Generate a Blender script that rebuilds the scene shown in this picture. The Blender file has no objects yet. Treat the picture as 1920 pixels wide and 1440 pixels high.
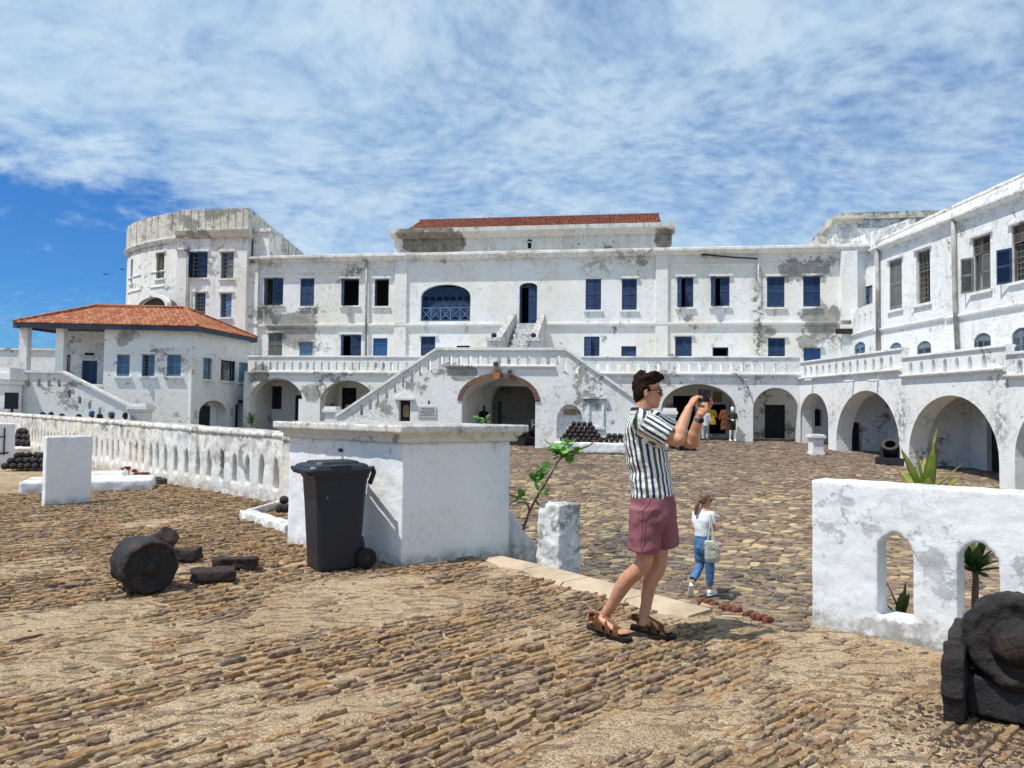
import bpy, bmesh, math, random
import numpy as np
from mathutils import Vector as V, Matrix, noise, Quaternion
from mathutils.geometry import tessellate_polygon
R = math.radians
rnd = random.Random(7)
scene = bpy.context.scene
col = scene.collection

# ------------------------------------------------------------------ camera
F = 1350.0
CAM = V((0, 0, 1.6))
PITCH, ROLL = R(1.95), R(0.7)
fwd = V((0, math.cos(PITCH), math.sin(PITCH)))
r0, u0 = V((1, 0, 0)), V((0, -math.sin(PITCH), math.cos(PITCH)))
right = r0 * math.cos(ROLL) + u0 * math.sin(ROLL)
upv = u0 * math.cos(ROLL) - r0 * math.sin(ROLL)
cd = bpy.data.cameras.new('camera'); cam = bpy.data.objects.new('camera', cd); col.objects.link(cam)
cd.sensor_width = 36; cd.lens = 36 * F / 1920; cd.clip_end = 20000; cd.clip_start = 0.05
cam.matrix_world = Matrix(((right.x, upv.x, -fwd.x, CAM.x), (right.y, upv.y, -fwd.y, CAM.y), (right.z, upv.z, -fwd.z, CAM.z), (0, 0, 0, 1)))
scene.camera = cam

# ------------------------------------------------------------------ light
SUN_EL, SUN_TH = R(66), R(62)          # elevation, and angle from straight behind the camera towards its left
sdir = V((-math.sin(SUN_TH) * math.cos(SUN_EL), -math.cos(SUN_TH) * math.cos(SUN_EL), math.sin(SUN_EL)))
sl = bpy.data.lights.new('sun', 'SUN'); sl.energy = 4.9; sl.angle = R(0.55); sl.color = (1, .965, .90)
so = bpy.data.objects.new('sun', sl); col.objects.link(so); so.location = (-20, -20, 60)
so.rotation_euler = (-sdir).to_track_quat('-Z', 'Y').to_euler()
scene.view_settings.view_transform = 'Standard'; scene.view_settings.look = 'None'
scene.view_settings.gamma = 1; scene.view_settings.use_curve_mapping = False
scene.view_settings.exposure = 0.12

class NT:
    """small helper for node trees"""
    def __init__(s, tree): s.t = tree; s.t.nodes.clear()
    def n(s, typ, ins=None, **props):
        nd = s.t.nodes.new(typ)
        for k, v in props.items(): setattr(nd, k, v)
        for k, v in (ins or {}).items():
            sock = nd.inputs[k]
            if isinstance(v, bpy.types.NodeSocket): s.t.links.new(v, sock)
            else:
                if hasattr(sock.default_value, '__len__') and not hasattr(v, '__len__'): v = (v,) * len(sock.default_value)
                if sock.type == 'RGBA' and len(v) == 3: v = (*v, 1)
                sock.default_value = v
        return nd
    def math(s, op, a, b=0.0, c=None, clamp=False):
        d = {0: a, 1: b}
        if c is not None: d[2] = c
        return s.n('ShaderNodeMath', d, operation=op, use_clamp=clamp).outputs[0]
    def vmath(s, op, a, b):
        return s.n('ShaderNodeVectorMath', {0: a, 1: b}, operation=op).outputs[0]
    def noise(s, vec, scale, detail=6, rough=.55, dist=0):
        return s.n('ShaderNodeTexNoise', {'Vector': vec, 'Scale': scale, 'Detail': detail, 'Roughness': rough, 'Distortion': dist}).outputs['Fac']
    def step(s, x, a, b):
        return s.n('ShaderNodeMapRange', {'Value': x, 'From Min': a, 'From Max': b}, interpolation_type='SMOOTHSTEP').outputs[0]
    def mix(s, f, a, b, blend='MIX'):
        nd = s.n('ShaderNodeMix', data_type='RGBA', blend_type=blend)
        for i, v in ((0, f), (6, a), (7, b)):
            if isinstance(v, bpy.types.NodeSocket): s.t.links.new(v, nd.inputs[i])
            else: nd.inputs[i].default_value = v if i == 0 else (*v, 1)
        return nd.outputs[2]
    def ramp(s, x, stops, interp='LINEAR'):
        nd = s.n('ShaderNodeValToRGB', {'Fac': x}); cr = nd.color_ramp; cr.interpolation = interp
        while len(cr.elements) < len(stops): cr.elements.new(.5)
        for e, (p, c) in zip(cr.elements, stops): e.position = p; e.color = (*c, 1)
        return nd.outputs[0]

w = bpy.data.worlds.new('World'); scene.world = w; w.use_nodes = True
t = NT(w.node_tree)
sky = t.n('ShaderNodeTexSky', sky_type='NISHITA', sun_disc=False, sun_elevation=SUN_EL, sun_rotation=math.atan2(sdir.x, sdir.y),
          air_density=1.0, dust_density=0.35, ozone_density=2.6, altitude=10)
dirv = t.n('ShaderNodeTexCoord').outputs['Generated']
sx = t.n('ShaderNodeSeparateXYZ', {0: dirv})
zz = t.math('MAXIMUM', t.math('ADD', sx.outputs[2], .30), .05)
px_ = t.math('DIVIDE', sx.outputs[0], zz); py_ = t.math('DIVIDE', sx.outputs[1], zz)
pv = t.n('ShaderNodeCombineXYZ', {0: px_, 1: py_, 2: 0.0}).outputs[0]
warp = t.n('ShaderNodeTexNoise', {'Vector': pv, 'Scale': .8, 'Detail': 3}).outputs['Color']
pw = t.vmath('ADD', pv, t.vmath('SCALE', warp, (0, 0, 0)))
pw.node.inputs[1].default_value = (0, 0, 0)
scn = t.n('ShaderNodeVectorMath', {0: warp, 3: .55}, operation='SCALE').outputs[0]
pw = t.vmath('ADD', pv, scn)
mp = t.n('ShaderNodeMapping', {'Vector': pw, 'Rotation': (0, 0, R(-28)), 'Scale': (.95, 1.12, 1)}).outputs[0]
big = t.noise(mp, .9, 3, .5)
mid = t.noise(mp, 6.5, 5, .55)
fine = t.noise(mp, 30.0, 4, .55, .1)
# the lower left of the sky is clear
zlow = t.math('MULTIPLY', t.step(t.math('MULTIPLY', sx.outputs[0], -1.0), .10, .50), .235)
wob = t.math('MULTIPLY', t.math('SUBTRACT', mid, .5), .22)
clear = t.step(t.math('ADD', t.math('SUBTRACT', sx.outputs[2], zlow), wob), .075, -.05)
sm = t.math('ADD', .88, t.math('MULTIPLY', t.math('SUBTRACT', big, .5), 1.5))
sm = t.math('ADD', sm, t.math('MULTIPLY', t.math('SUBTRACT', mid, .5), .55))
sm = t.math('ADD', sm, t.math('MULTIPLY', t.math('SUBTRACT', fine, .5), .82))
sm = t.math('SUBTRACT', sm, t.math('MULTIPLY', clear, .75))
dens = t.math('MULTIPLY', t.step(sm, .05, 1.2), .92)
cloudc = t.mix(t.step(mid, .35, .65), (4.1, 5.8, 7.5), (5.4, 6.8, 8.0))
skyc = t.mix(1.0, sky.outputs[0], (.26, .62, 1.06), 'MULTIPLY')
cmix = t.mix(dens, skyc, cloudc)
bg = t.n('ShaderNodeBackground', {'Color': cmix, 'Strength': .105})
t.n('ShaderNodeOutputWorld', {'Surface': bg.outputs[0]})

# ------------------------------------------------------------------ projection helpers (where photographed things stand)
def ray(px, py): return fwd + right * ((px - 960) / F) - upv * ((py - 720) / F)
def at(px, py, Y):
    d = ray(px, py); return CAM + d * (Y / d.y)
def flat(px, py, z=0.0):
    d = ray(px, py); return CAM + d * ((z - CAM.z) / d.z)
def zc(Y): return -1.4 + min(max(Y - 11.75, 0), 26.25) * .0552      # the courtyard climbs gently towards the castle
def court(px, py):
    d = ray(px, py); Y = 20.0
    for _ in range(60):
        p = CAM + d * ((zc(Y) - CAM.z) / d.z); Y = .5 * Y + .5 * p.y
    return CAM + d * (Y / d.y)

class Frame:
    """vertical plane: u to the right along the wall, z up, d out of the wall"""
    def __init__(s, o, U):
        s.o = V((o[0], o[1], 0)); s.U = V((U[0], U[1], 0)).normalized(); s.N = V((s.U.y, -s.U.x, 0))
    def p(s, u, z, d=0.0): return s.o + s.U * u + s.N * d + V((0, 0, z))
    def px(s, x, y, d=0.0):
        r = ray(x, y); o = s.o + s.N * d; k = (o - CAM).dot(s.N) / r.dot(s.N); q = CAM + r * k
        return ((q - s.o).dot(s.U), q.z)
    def rect(s, x0, y0, x1, y1, d=0.0):
        xm, ym = (x0 + x1) / 2, (y0 + y1) / 2
        return (s.px(x0, ym, d)[0], s.px(xm, y1, d)[1], s.px(x1, ym, d)[0], s.px(xm, y0, d)[1])   # u0,z0,u1,z1
    def off(s, d): return Frame(s.o + s.N * d, s.U)
    def mat(s, u, z, d=0.0): 
        p = s.p(u, z, d)
        return Matrix(((s.U.x, -s.N.x, 0, p.x), (s.U.y, -s.N.y, 0, p.y), (0, 0, 1, p.z), (0, 0, 0, 1)))   # local x=u, y=into the wall, z=up

# castle frames
RWF = Frame(flat(1522, 1168), flat(1760, 1217) - flat(1522, 1168))
WFAR, WNEAR = court(1500, 830), court(1880, 915)
AF = Frame(WFAR, (math.cos(R(8.5)), -math.sin(R(8.5))))      # front of the arcade under the terrace
TD = 3.2
MW = AF.off(-TD)                                               # main wall
SB = AF.off(6.0)                                               # front of the stair block
WA = Frame(WFAR, WNEAR - WFAR)                                 # arcade of the right wing
WU = WA.off(-TD)


# ------------------------------------------------------------------ objects
WM = {}
def setup(o, parent, mw):
    col.objects.link(o)
    mw = mw or Matrix()
    if parent is not None:
        o.parent = parent; o.matrix_parent_inverse = WM[parent.name].inverted()
    o.matrix_basis = mw; WM[o.name] = mw
    return o
def tag(o, label=None, cat=None, group=None, kind=None):
    if label: o['label'] = label
    if cat: o['category'] = cat
    if group: o['group'] = group
    if kind: o['kind'] = kind
    return o
def mesh_of(name, bm, smooth=False, weld=False):
    if weld: bmesh.ops.remove_doubles(bm, verts=bm.verts, dist=1e-4)
    bmesh.ops.recalc_face_normals(bm, faces=bm.faces)
    me = bpy.data.meshes.new(name); bm.to_mesh(me); bm.free()
    if smooth: me.polygons.foreach_set('use_smooth', [True] * len(me.polygons))
    return me
def obj(name, bm, mat, parent=None, mw=None, smooth=False, kind=None):
    me = bm if isinstance(bm, bpy.types.Mesh) else mesh_of(name, bm, smooth)
    if mat and not me.materials: me.materials.append(mat)
    o = bpy.data.objects.new(name, me); setup(o, parent, mw)
    if mat and me.materials and me.materials[0] != mat:
        o.material_slots[0].link = 'OBJECT'; o.material_slots[0].material = mat
    if kind: o['kind'] = kind
    return o
def thing(name, loc, label, cat, group=None):
    o = bpy.data.objects.new(name, None); o.empty_display_size = .2
    setup(o, None, Matrix.Translation(V(loc))); return tag(o, label, cat, group)
def copy_obj(o, mw, parent=None):
    c = o.copy(); setup(c, parent, mw); return c
def B(): return bmesh.new()

def box(bm, a, b, M=None):
    M = M or Matrix()
    vs = [bm.verts.new(M @ V((x, y, z))) for x in (a[0], b[0]) for y in (a[1], b[1]) for z in (a[2], b[2])]
    for f in ((0, 1, 3, 2), (4, 6, 7, 5), (0, 4, 5, 1), (2, 3, 7, 6), (0, 2, 6, 4), (1, 5, 7, 3)): bm.faces.new([vs[i] for i in f])
    return vs
def fbox(bm, fr, u0, u1, z0, z1, d0, d1):
    vs = [bm.verts.new(fr.p(u, z, d)) for u in (u0, u1) for d in (d0, d1) for z in (z0, z1)]
    for f in ((0, 1, 3, 2), (4, 6, 7, 5), (0, 4, 5, 1), (2, 3, 7, 6), (0, 2, 6, 4), (1, 5, 7, 3)): bm.faces.new([vs[i] for i in f])
def hexa(bm, pts):
    """8 points: bottom 4 then top 4, same winding"""
    vs = [bm.verts.new(p) for p in pts]
    for f in ((0, 1, 2, 3), (7, 6, 5, 4), (0, 4, 5, 1), (1, 5, 6, 2), (2, 6, 7, 3), (3, 7, 4, 0)): bm.faces.new([vs[i] for i in f])
def prism(bm, pts, h):
    """vertical prism on a list of xy points, h=(z0,z1)"""
    a = [bm.verts.new((p[0], p[1], h[0])) for p in pts]; b = [bm.verts.new((p[0], p[1], h[1])) for p in pts]
    bm.faces.new(a[::-1]); bm.faces.new(b); n = len(pts)
    for i in range(n): bm.faces.new((a[i], a[(i + 1) % n], b[(i + 1) % n], b[i]))
def panel(bm, fr, outer, holes=(), d0=0.0, thick=.3):
    loops = [list(outer)] + [list(h) for h in holes]
    flatp = [p for l in loops for p in l]
    tris = tessellate_polygon([[V((p[0], p[1], 0)) for p in l] for l in loops])
    fv = [bm.verts.new(fr.p(p[0], p[1], d0)) for p in flatp]
    bv = [bm.verts.new(fr.p(p[0], p[1], d0 - thick)) for p in flatp]
    for a, b, c in tris:
        try:
            bm.faces.new((fv[a], fv[b], fv[c])); bm.faces.new((bv[c], bv[b], bv[a]))
        except ValueError: pass
    k = 0
    for l in loops:
        n = len(l)
        for i in range(n):
            j = (i + 1) % n
            bm.faces.new((fv[k + i], fv[k + j], bv[k + j], bv[k + i]))
        k += n
def h_rect(u0, z0, u1, z1): return [(u0, z0), (u1, z0), (u1, z1), (u0, z1)]
def h_arch(u0, u1, zb, zs, zt, n=16):
    c, a = (u0 + u1) / 2, (u1 - u0) / 2
    return [(u0, zb), (u1, zb)] + [(c + a * math.cos(math.pi * i / n), zs + (zt - zs) * math.sin(math.pi * i / n)) for i in range(n + 1)]
def h_slit(u, wd, z0, z1, pt=.6):
    h = wd / 2; s = z1 - wd * pt
    return [(u - h, z0), (u + h, z0), (u + h, s), (u + h * .55, s + (z1 - s) * .62), (u, z1), (u - h * .55, s + (z1 - s) * .62), (u - h, s)]

def loft(bm, secs, n=14, caps=True):
    """secs: (centre, half-axis A, half-axis B)"""
    rings = []
    for c, A, Bv in secs:
        rings.append([bm.verts.new(c + A * math.cos(2 * math.pi * i / n) + Bv * math.sin(2 * math.pi * i / n)) for i in range(n)])
    for a, b in zip(rings, rings[1:]):
        for i in range(n): bm.faces.new((a[i], a[(i + 1) % n], b[(i + 1) % n], b[i]))
    if caps: bm.faces.new(rings[0][::-1]); bm.faces.new(rings[-1])
def tube(bm, pts, rad, n=10, flatv=None, caps=True):
    pts = [V(p) for p in pts]
    rad = rad if hasattr(rad, '__len__') else [rad] * len(pts)
    ref = None; secs = []
    for i, p in enumerate(pts):
        d = (pts[min(i + 1, len(pts) - 1)] - pts[max(i - 1, 0)]).normalized()
        if ref is None: ref = V((0, 0, 1)) if abs(d.z) < .9 else V((1, 0, 0))
        a = (ref - d * ref.dot(d)).normalized(); b = d.cross(a); ref = a
        secs.append((p, a * rad[i], b * rad[i]))
    loft(bm, secs, n, caps)
def ball(bm, c, r, sub=2, axes=None):
    M = Matrix.Translation(c)
    if axes: M = M @ Matrix(((axes[0].x, axes[1].x, axes[2].x, 0), (axes[0].y, axes[1].y, axes[2].y, 0), (axes[0].z, axes[1].z, axes[2].z, 0), (0, 0, 0, 1)))
    else: M = M @ Matrix.Diagonal((r, r, r, 1))
    bmesh.ops.create_icosphere(bm, subdivisions=sub, radius=1, matrix=M)
def lathe(bm, prof, o, ax, n=24, caps=True):
    ax = V(ax).normalized(); a = ax.orthogonal().normalized(); b = ax.cross(a)
    loft(bm, [(V(o) + ax * t_, a * r_, b * r_) for t_, r_ in prof], n, caps)
def displace(me, fn):
    n = len(me.vertices); co = np.empty(n * 3, 'f'); nr = np.empty(n * 3, 'f')
    me.vertices.foreach_get('co', co); me.vertices.foreach_get('normal', nr)
    c3 = co.reshape(-1, 3); k = np.array([fn(V(p)) for p in c3.tolist()], 'f')
    me.vertices.foreach_set('co', (c3 + nr.reshape(-1, 3) * k[:, None]).ravel()); me.update()
TMP = bpy.data.scenes.new('scratch')
def remesh(bm, voxel, smooth=3, factor=.5, name='m', disp=None):
    bmesh.ops.recalc_face_normals(bm, faces=bm.faces)
    me = bpy.data.meshes.new(name + '_raw'); bm.to_mesh(me); bm.free()
    o = bpy.data.objects.new('raw', me); TMP.collection.objects.link(o)
    m = o.modifiers.new('r', 'REMESH'); m.mode = 'VOXEL'; m.voxel_size = voxel; m.adaptivity = 0
    if smooth:
        s = o.modifiers.new('s', 'SMOOTH'); s.iterations = smooth; s.factor = factor
    vl = TMP.view_layers[0]; vl.update(); dg = vl.depsgraph
    out = bpy.data.meshes.new_from_object(o.evaluated_get(dg)); out.name = name
    bpy.data.objects.remove(o); bpy.data.meshes.remove(me)
    if disp:
        amp, sc = disp
        displace(out, lambda q: amp * noise.fractal(q * sc, 1.0, 2.0, 4))
    out.polygons.foreach_set('use_smooth', [True] * len(out.polygons))
    out.update()
    return out
def rock_box(sx_, sy_, sz_, seed, rough=.06, cuts=(4, 2, 1), chamfer=.22):
    """irregular worn block, centred, resting on z=0"""
    bm = B(); rr = random.Random(seed)
    nx, ny = cuts[0], cuts[1]
    grid = []
    for lev, (zz_, inset) in enumerate(((0, 0), (sz_ * .72, .0), (sz_, chamfer))):
        ring = []
        m = min(sx_, sy_) * inset
        pts = [(-.5 + i / nx, -.5) for i in range(nx)] + [(.5, -.5 + i / ny) for i in range(ny)] + [(.5 - i / nx, .5) for i in range(nx)] + [(-.5, .5 - i / ny) for i in range(ny)]
        for k, (x, y) in enumerate(pts):
            rr2 = random.Random(seed * 131 + k)
            jx, jy = rr2.uniform(-1, 1) * rough * sx_ * .5, rr2.uniform(-1, 1) * rough * sy_ * 1.6
            cx = (sx_ - 2 * m) * x; cy = (sy_ - 2 * m) * y
            if abs(x) > .49 and abs(y) > .49: cx *= .93; cy *= .84
            ring.append(bm.verts.new((cx + jx, cy + jy, zz_ + (rr.uniform(-1, 1) * sz_ * .1 if lev else 0))))
        grid.append(ring)
    n = len(grid[0])
    for a, b in zip(grid, grid[1:]):
        for i in range(n): bm.faces.new((a[i], a[(i + 1) % n], b[(i + 1) % n], b[i]))
    c = bm.verts.new((rr.uniform(-.1, .1) * sx_, 0, sz_ * rr.uniform(.98, 1.12)))
    for i in range(n): bm.faces.new((grid[-1][i], grid[-1][(i + 1) % n], c))
    return bm
# ------------------------------------------------------------------ materials
def new_mat(name):
    m = bpy.data.materials.new(name); m.use_nodes = True; return m, NT(m.node_tree)
def finish(t, colr, rough=.8, bump=None, bstr=.3, bdist=.02, spec=.3, **kw):
    ins = {'Base Color': colr, 'Roughness': rough, 'Specular IOR Level': spec}; ins.update(kw)
    if bump is not None:
        ins['Normal'] = t.n('ShaderNodeBump', {'Height': bump, 'Strength': bstr, 'Distance': bdist}).outputs[0]
    p = t.n('ShaderNodeBsdfPrincipled', ins)
    t.n('ShaderNodeOutputMaterial', {'Surface': p.outputs[0]}); return p
def wpos(t): return t.n('ShaderNodeNewGeometry').outputs['Position']

def whitewash(name, base=(.80, .805, .80), warm=.25, peel=.0, spots=.4, streak=.3, top=None, scale=1.0, seed=0.0, topdirt=.6, bstr=.35, foot=None, thr=.63, patches=(), moulds=(), plast=((.26, .25, .235), (.43, .41, .37)), edge_k=.5, lines=1.0, pamt=1.1):
    """old lime wash: cream patches, flaked plaster, mould spots, runs of dirt below copings"""
    m, t = new_mat(name)
    P = t.vmath('ADD', wpos(t), (seed, seed * 1.7, seed * .6))
    S = scale
    tone = t.noise(P, .5 * S, 7, .6)
    c = t.mix(t.math('MULTIPLY', t.step(tone, .40, .64), warm), base, (.76, .70, .57))
    cool = t.noise(P, 1.3 * S, 6, .6)
    c = t.mix(t.math('MULTIPLY', t.step(cool, .5, .75), .35), c, (.63, .65, .66))
    c = t.mix(t.math('MULTIPLY', t.step(t.noise(P, 9 * S, 8, .7), .45, .8), .22), c, (.50, .48, .43))
    # repainted patches and hairline flakes
    q1 = t.noise(P, .55 * S, 10, .62, .35); q2 = t.noise(P, 2.4 * S, 9, .68, .2)
    q3 = t.noise(P, 8.5 * S, 8, .7, .3)
    pk = t.math('ADD', t.math('MULTIPLY', q1, .5), t.math('ADD', t.math('MULTIPLY', q2, .33), t.math('MULTIPLY', q3, .17)))
    pk = t.math('ADD', t.math('MULTIPLY', t.math('SUBTRACT', pk, .5), 1.35), .5)
    e0 = thr - peel * .1
    for pc_, rad, amt in patches:
        dd = t.n('ShaderNodeVectorMath', {0: wpos(t), 1: tuple(pc_)}, operation='DISTANCE').outputs['Value']
        dd = t.math('ADD', dd, t.math('MULTIPLY', t.math('SUBTRACT', q2, .5), rad * 1.6))
        pk = t.math('ADD', pk, t.math('MULTIPLY', t.step(dd, rad * 1.1, rad * -.1), amt * pamt))
    pm = t.step(pk, e0, e0 + .012)
    edge = t.math('MULTIPLY', t.step(pk, e0 - .022, e0), t.math('SUBTRACT', 1.0, pm))
    plaster = t.mix(t.step(t.noise(P, 3.2 * S, 9, .72), .35, .65), *plast)
    c = t.mix(pm, c, plaster)
    c = t.mix(t.math('MULTIPLY', edge, edge_k), c, (.16, .155, .14))
    # hairline flakes and chipped edges
    hl = t.math('ABSOLUTE', t.math('SUBTRACT', t.noise(P, 2.1 * S, 10, .68, .6), .5))
    hm = t.math('MULTIPLY', t.step(hl, .016, .002), t.step(t.noise(P, .7 * S, 5, .6), .46, .60))
    c = t.mix(t.math('MULTIPLY', hm, min(1, .62 * lines)), c, (.17, .16, .145))
    hl2 = t.math('ABSOLUTE', t.math('SUBTRACT', t.noise(P, 6.5 * S, 9, .7, .4), .52))
    hm2 = t.math('MULTIPLY', t.step(hl2, .02, .004), t.step(t.noise(P, 1.1 * S, 5, .6), .50, .64))
    c = t.mix(t.math('MULTIPLY', hm2, min(1, .5 * lines)), c, (.26, .245, .22))
    # mould spots
    reg = t.step(t.noise(P, .8 * S, 5, .6), .48, .68)
    sp = t.step(t.noise(P, 7 * S, 9, .72), .60 - .03 * spots, .66)
    c = t.mix(t.math('MULTIPLY', t.math('MULTIPLY', reg, sp), min(spots, 1)), c, (.10, .10, .095))
    mn_ = t.step(t.noise(P, 5 * S, 9, .75), .44, .58) if moulds else None
    for pc_, rx_, rz_, amt in moulds:
        dv = t.n('ShaderNodeVectorMath', {0: t.vmath('SUBTRACT', wpos(t), tuple(pc_)), 1: (1 / rx_, 1 / rx_, 1 / rz_)}, operation='MULTIPLY').outputs[0]
        dl = t.n('ShaderNodeVectorMath', {0: dv}, operation='LENGTH').outputs['Value']
        mm_ = t.math('MULTIPLY', t.step(dl, 1.0, .2), mn_)
        c = t.mix(t.math('MULTIPLY', mm_, amt), c, (.06, .06, .055))
    # runs
    stv = t.n('ShaderNodeMapping', {'Vector': P, 'Scale': (3.2 * S, 3.2 * S, .22 * S)}).outputs[0]
    st = t.step(t.noise(stv, 1.0, 8, .7), .52, .72)
    zf = None
    if top is not None:
        z = t.n('ShaderNodeSeparateXYZ', {0: wpos(t)}).outputs[2]
        jz = t.math('ADD', z, t.math('MULTIPLY', t.math('SUBTRACT', t.noise(P, 1.6 * S, 5), .5), (top[1] - top[0]) * .8))
        zf = t.step(jz, top[0], top[1])
        mk = t.math('MULTIPLY', t.math('ADD', t.math('MULTIPLY', st, .75), t.math('MULTIPLY', t.step(t.noise(P, 3.5 * S, 9, .75), .46, .6), .55), clamp=True), zf)
        c = t.mix(t.math('MULTIPLY', mk, min(.92, streak * 1.5)), c, (.105, .10, .088))
    c = t.mix(t.math('MULTIPLY', t.math('MULTIPLY', st, t.step(t.noise(P, .4 * S, 3), .45, .7)), streak * .55), c, (.36, .34, .29))
    if foot is not None:
        z = t.n('ShaderNodeSeparateXYZ', {0: wpos(t)}).outputs[2]
        ff = t.math('MULTIPLY', t.step(z, foot[1], foot[0]), t.step(t.noise(P, 4 * S, 8, .7), .36, .62))
        c = t.mix(t.math('MULTIPLY', ff, .75), c, (.30, .255, .19))
    nz = t.n('ShaderNodeSeparateXYZ', {0: t.n('ShaderNodeNewGeometry').outputs['True Normal']}).outputs[2]
    tm = t.math('MULTIPLY', t.step(nz, .55, .9), t.step(t.noise(P, 3.0 * S, 9, .72), .30, .62))
    c = t.mix(t.math('MULTIPLY', tm, topdirt), c, (.22, .205, .175))
    bh = t.math('ADD', t.math('MULTIPLY', t.noise(P, 4 * S, 9, .65), .6), t.math('MULTIPLY', pm, -.35))
    bh = t.math('ADD', bh, t.math('MULTIPLY', t.noise(P, 26 * S, 5, .6), .22))
    finish(t, c, .88, bh, bstr, .06 / S, .15)
    return m

M = {}
def mwp(x, y): return MW.p(*MW.px(x, y))
PF_ = [(mwp(x, y), r_, k) for x, y, r_, k in ((500, 590, 1.9, .13), (545, 598, 1.7, .11), (590, 590, 1.4, .08), (575, 640, 1.9, .12), (545, 625, 1.3, .12), (610, 650, 1.2, .08), (470, 600, 1.2, .12),
       (1505, 505, 1.6, .17), (1478, 512, .9, .17), (1552, 500, 1.5, .15), (1560, 590, 1.5, .14), (1530, 598, 1.7, .13), (1490, 605, 1.5, .09), (1520, 640, 1.2, .12), (1440, 625, 1.2, .08), (835, 490, .9, .1), (870, 488, .6, .1), (690, 610, 1.2, .05))]
MF_ = [(mwp(x, y), a_, b_, k) for x, y, a_, b_, k in ((1421, 575, .55, 2.2, .9), (1424, 640, .6, 1.5, .85), (1422, 520, .5, 1.0, .6), (476, 490, .7, 1.6, .8), (510, 490, 1.2, .8, .5), (1120, 500, 1.5, 1.0, .5), (1560, 640, .8, .8, .6), (499, 588, .16, .7, .7), (590, 588, .18, .6, .6), (655, 590, .2, .9, .6), (716, 588, .16, .6, .55), (800, 612, .3, .5, .5), (874, 612, .3, .6, .5), (1102, 594, .16, .7, .6), (1180, 594, .2, .6, .5), (1275, 590, .16, .8, .6), (1362, 588, .16, .7, .55), (1455, 590, .2, .6, .6), (960, 480, 3.2, .5, .45), (1180, 482, 2.0, .7, .5), (780, 482, 1.2, .6, .5), (600, 482, 1.4, .5, .5), (1330, 478, 1.5, .5, .45))]
M['facade'] = whitewash('whitewash_facade', (.84, .84, .825), warm=.62, peel=.15, lines=.7, spots=.65, streak=.40, top=(9.9, 11.4), scale=.62, seed=3, patches=PF_, moulds=MF_)
M['arcade'] = whitewash('whitewash_arcade', (.82, .825, .82), warm=.4, peel=.3, spots=.95, streak=.5, top=(3.9, 5.4), scale=.7, seed=11, patches=[(AF.p(*AF.px(x, y)), r_, k) for x, y, r_, k in ((583, 738, .9, .16), (1425, 725, 1.3, .1), (1500, 735, .8, .1), (486, 705, .9, .1))])
M['stair'] = whitewash('whitewash_stair', (.83, .835, .83), warm=.35, peel=.1, spots=.85, streak=.4, top=(4.2, 5.6), scale=.7, seed=21, patches=[(SB.p(*SB.px(x, y)), r_, k) for x, y, r_, k in ((830, 697, .9, .14), (858, 700, .9, .13), (882, 703, .9, .15), (775, 735, .8, .10), (720, 762, .8, .1), (755, 725, .6, .1))])
M['attic'] = whitewash('whitewash_attic', (.80, .795, .76), warm=.5, peel=.2, spots=.9, streak=.62, top=(11.6, 13.6), scale=.75, seed=5, topdirt=.9, patches=[(mwp(x, y), r_, k) for x, y, r_, k in ((770, 455, 1.2, .2), (810, 455, 1.6, .22), (850, 455, 1.4, .2), (1245, 448, .9, .2))], plast=((.20, .165, .13), (.36, .32, .26)))
M['tower'] = whitewash('whitewash_tower', (.82, .815, .79), warm=.6, peel=.25, spots=1, streak=.85, top=(10.2, 13.4), scale=.62, seed=8, patches=[(at(x, y, 47), r_, k) for x, y, r_, k in ((325, 462, .9, .14), (428, 540, .7, .12), (375, 545, .6, .1), (462, 600, 1.4, .12))])
M['parapet'] = whitewash('weathered_parapet', (.60, .585, .53), warm=.8, peel=.75, spots=1, streak=1.0, top=(11.8, 14.2), scale=.75, seed=13)
M['guard'] = whitewash('whitewash_guardhouse', (.83, .835, .835), warm=.35, peel=.2, spots=.95, streak=.4, top=(5.0, 6.2), scale=.7, seed=31, patches=[(at(x, y, Y_), r_, k) for x, y, Y_, r_, k in ((248, 630, 38, 1.1, .14), (232, 632, 38, .8, .12), (372, 640, 38, .9, .14), (205, 705, 38, .5, .12), (323, 775, 38, .8, .13), (300, 700, 38, .6, .06), (105, 745, 35.6, 1.1, .085), (75, 730, 35.6, .9, .075), (140, 765, 35.6, 1.0, .075), (390, 740, 39.5, .9, .1))])
M['wing'] = whitewash('whitewash_wing', (.83, .84, .84), warm=.16, peel=.1, spots=1.0, streak=.95, top=(8.6, 11.0), scale=.8, seed=41, topdirt=.75)
M['wing_low'] = whitewash('whitewash_wing_arcade', (.83, .84, .835), warm=.2, peel=.1, spots=1.0, streak=.6, top=(3.3, 5.4), scale=.8, seed=47, topdirt=.75, moulds=[(WA.p(*WA.px(x, y)), a_, b_, k) for x, y, a_, b_, k in ((1690, 780, .7, 1.4, .7), (1875, 790, .6, 1.2, .6), (1560, 780, .5, 1.0, .5), (1770, 790, 3.0, .5, .6))])
M['near'] = whitewash('whitewash_bastion', (.81, .825, .84), warm=.14, peel=-.75, lines=.35, spots=1.3, streak=.5, top=(1.05, 1.42), scale=2.1, seed=51, bstr=.5, topdirt=.85, foot=(0.0, .14))
M['cap'] = whitewash('whitewash_capstone', (.66, .65, .62), warm=.4, peel=.25, spots=1.3, streak=1.2, top=(1.22, 1.44), scale=2.2, seed=57, bstr=.6, topdirt=.95)
M['lowwall'] = whitewash('whitewash_low_wall', (.76, .755, .73), warm=.7, peel=.3, spots=1.2, streak=1.25, top=(.1, 1.25), scale=1.3, seed=61, bstr=.6, topdirt=.85, foot=(0.0, .25))
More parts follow.
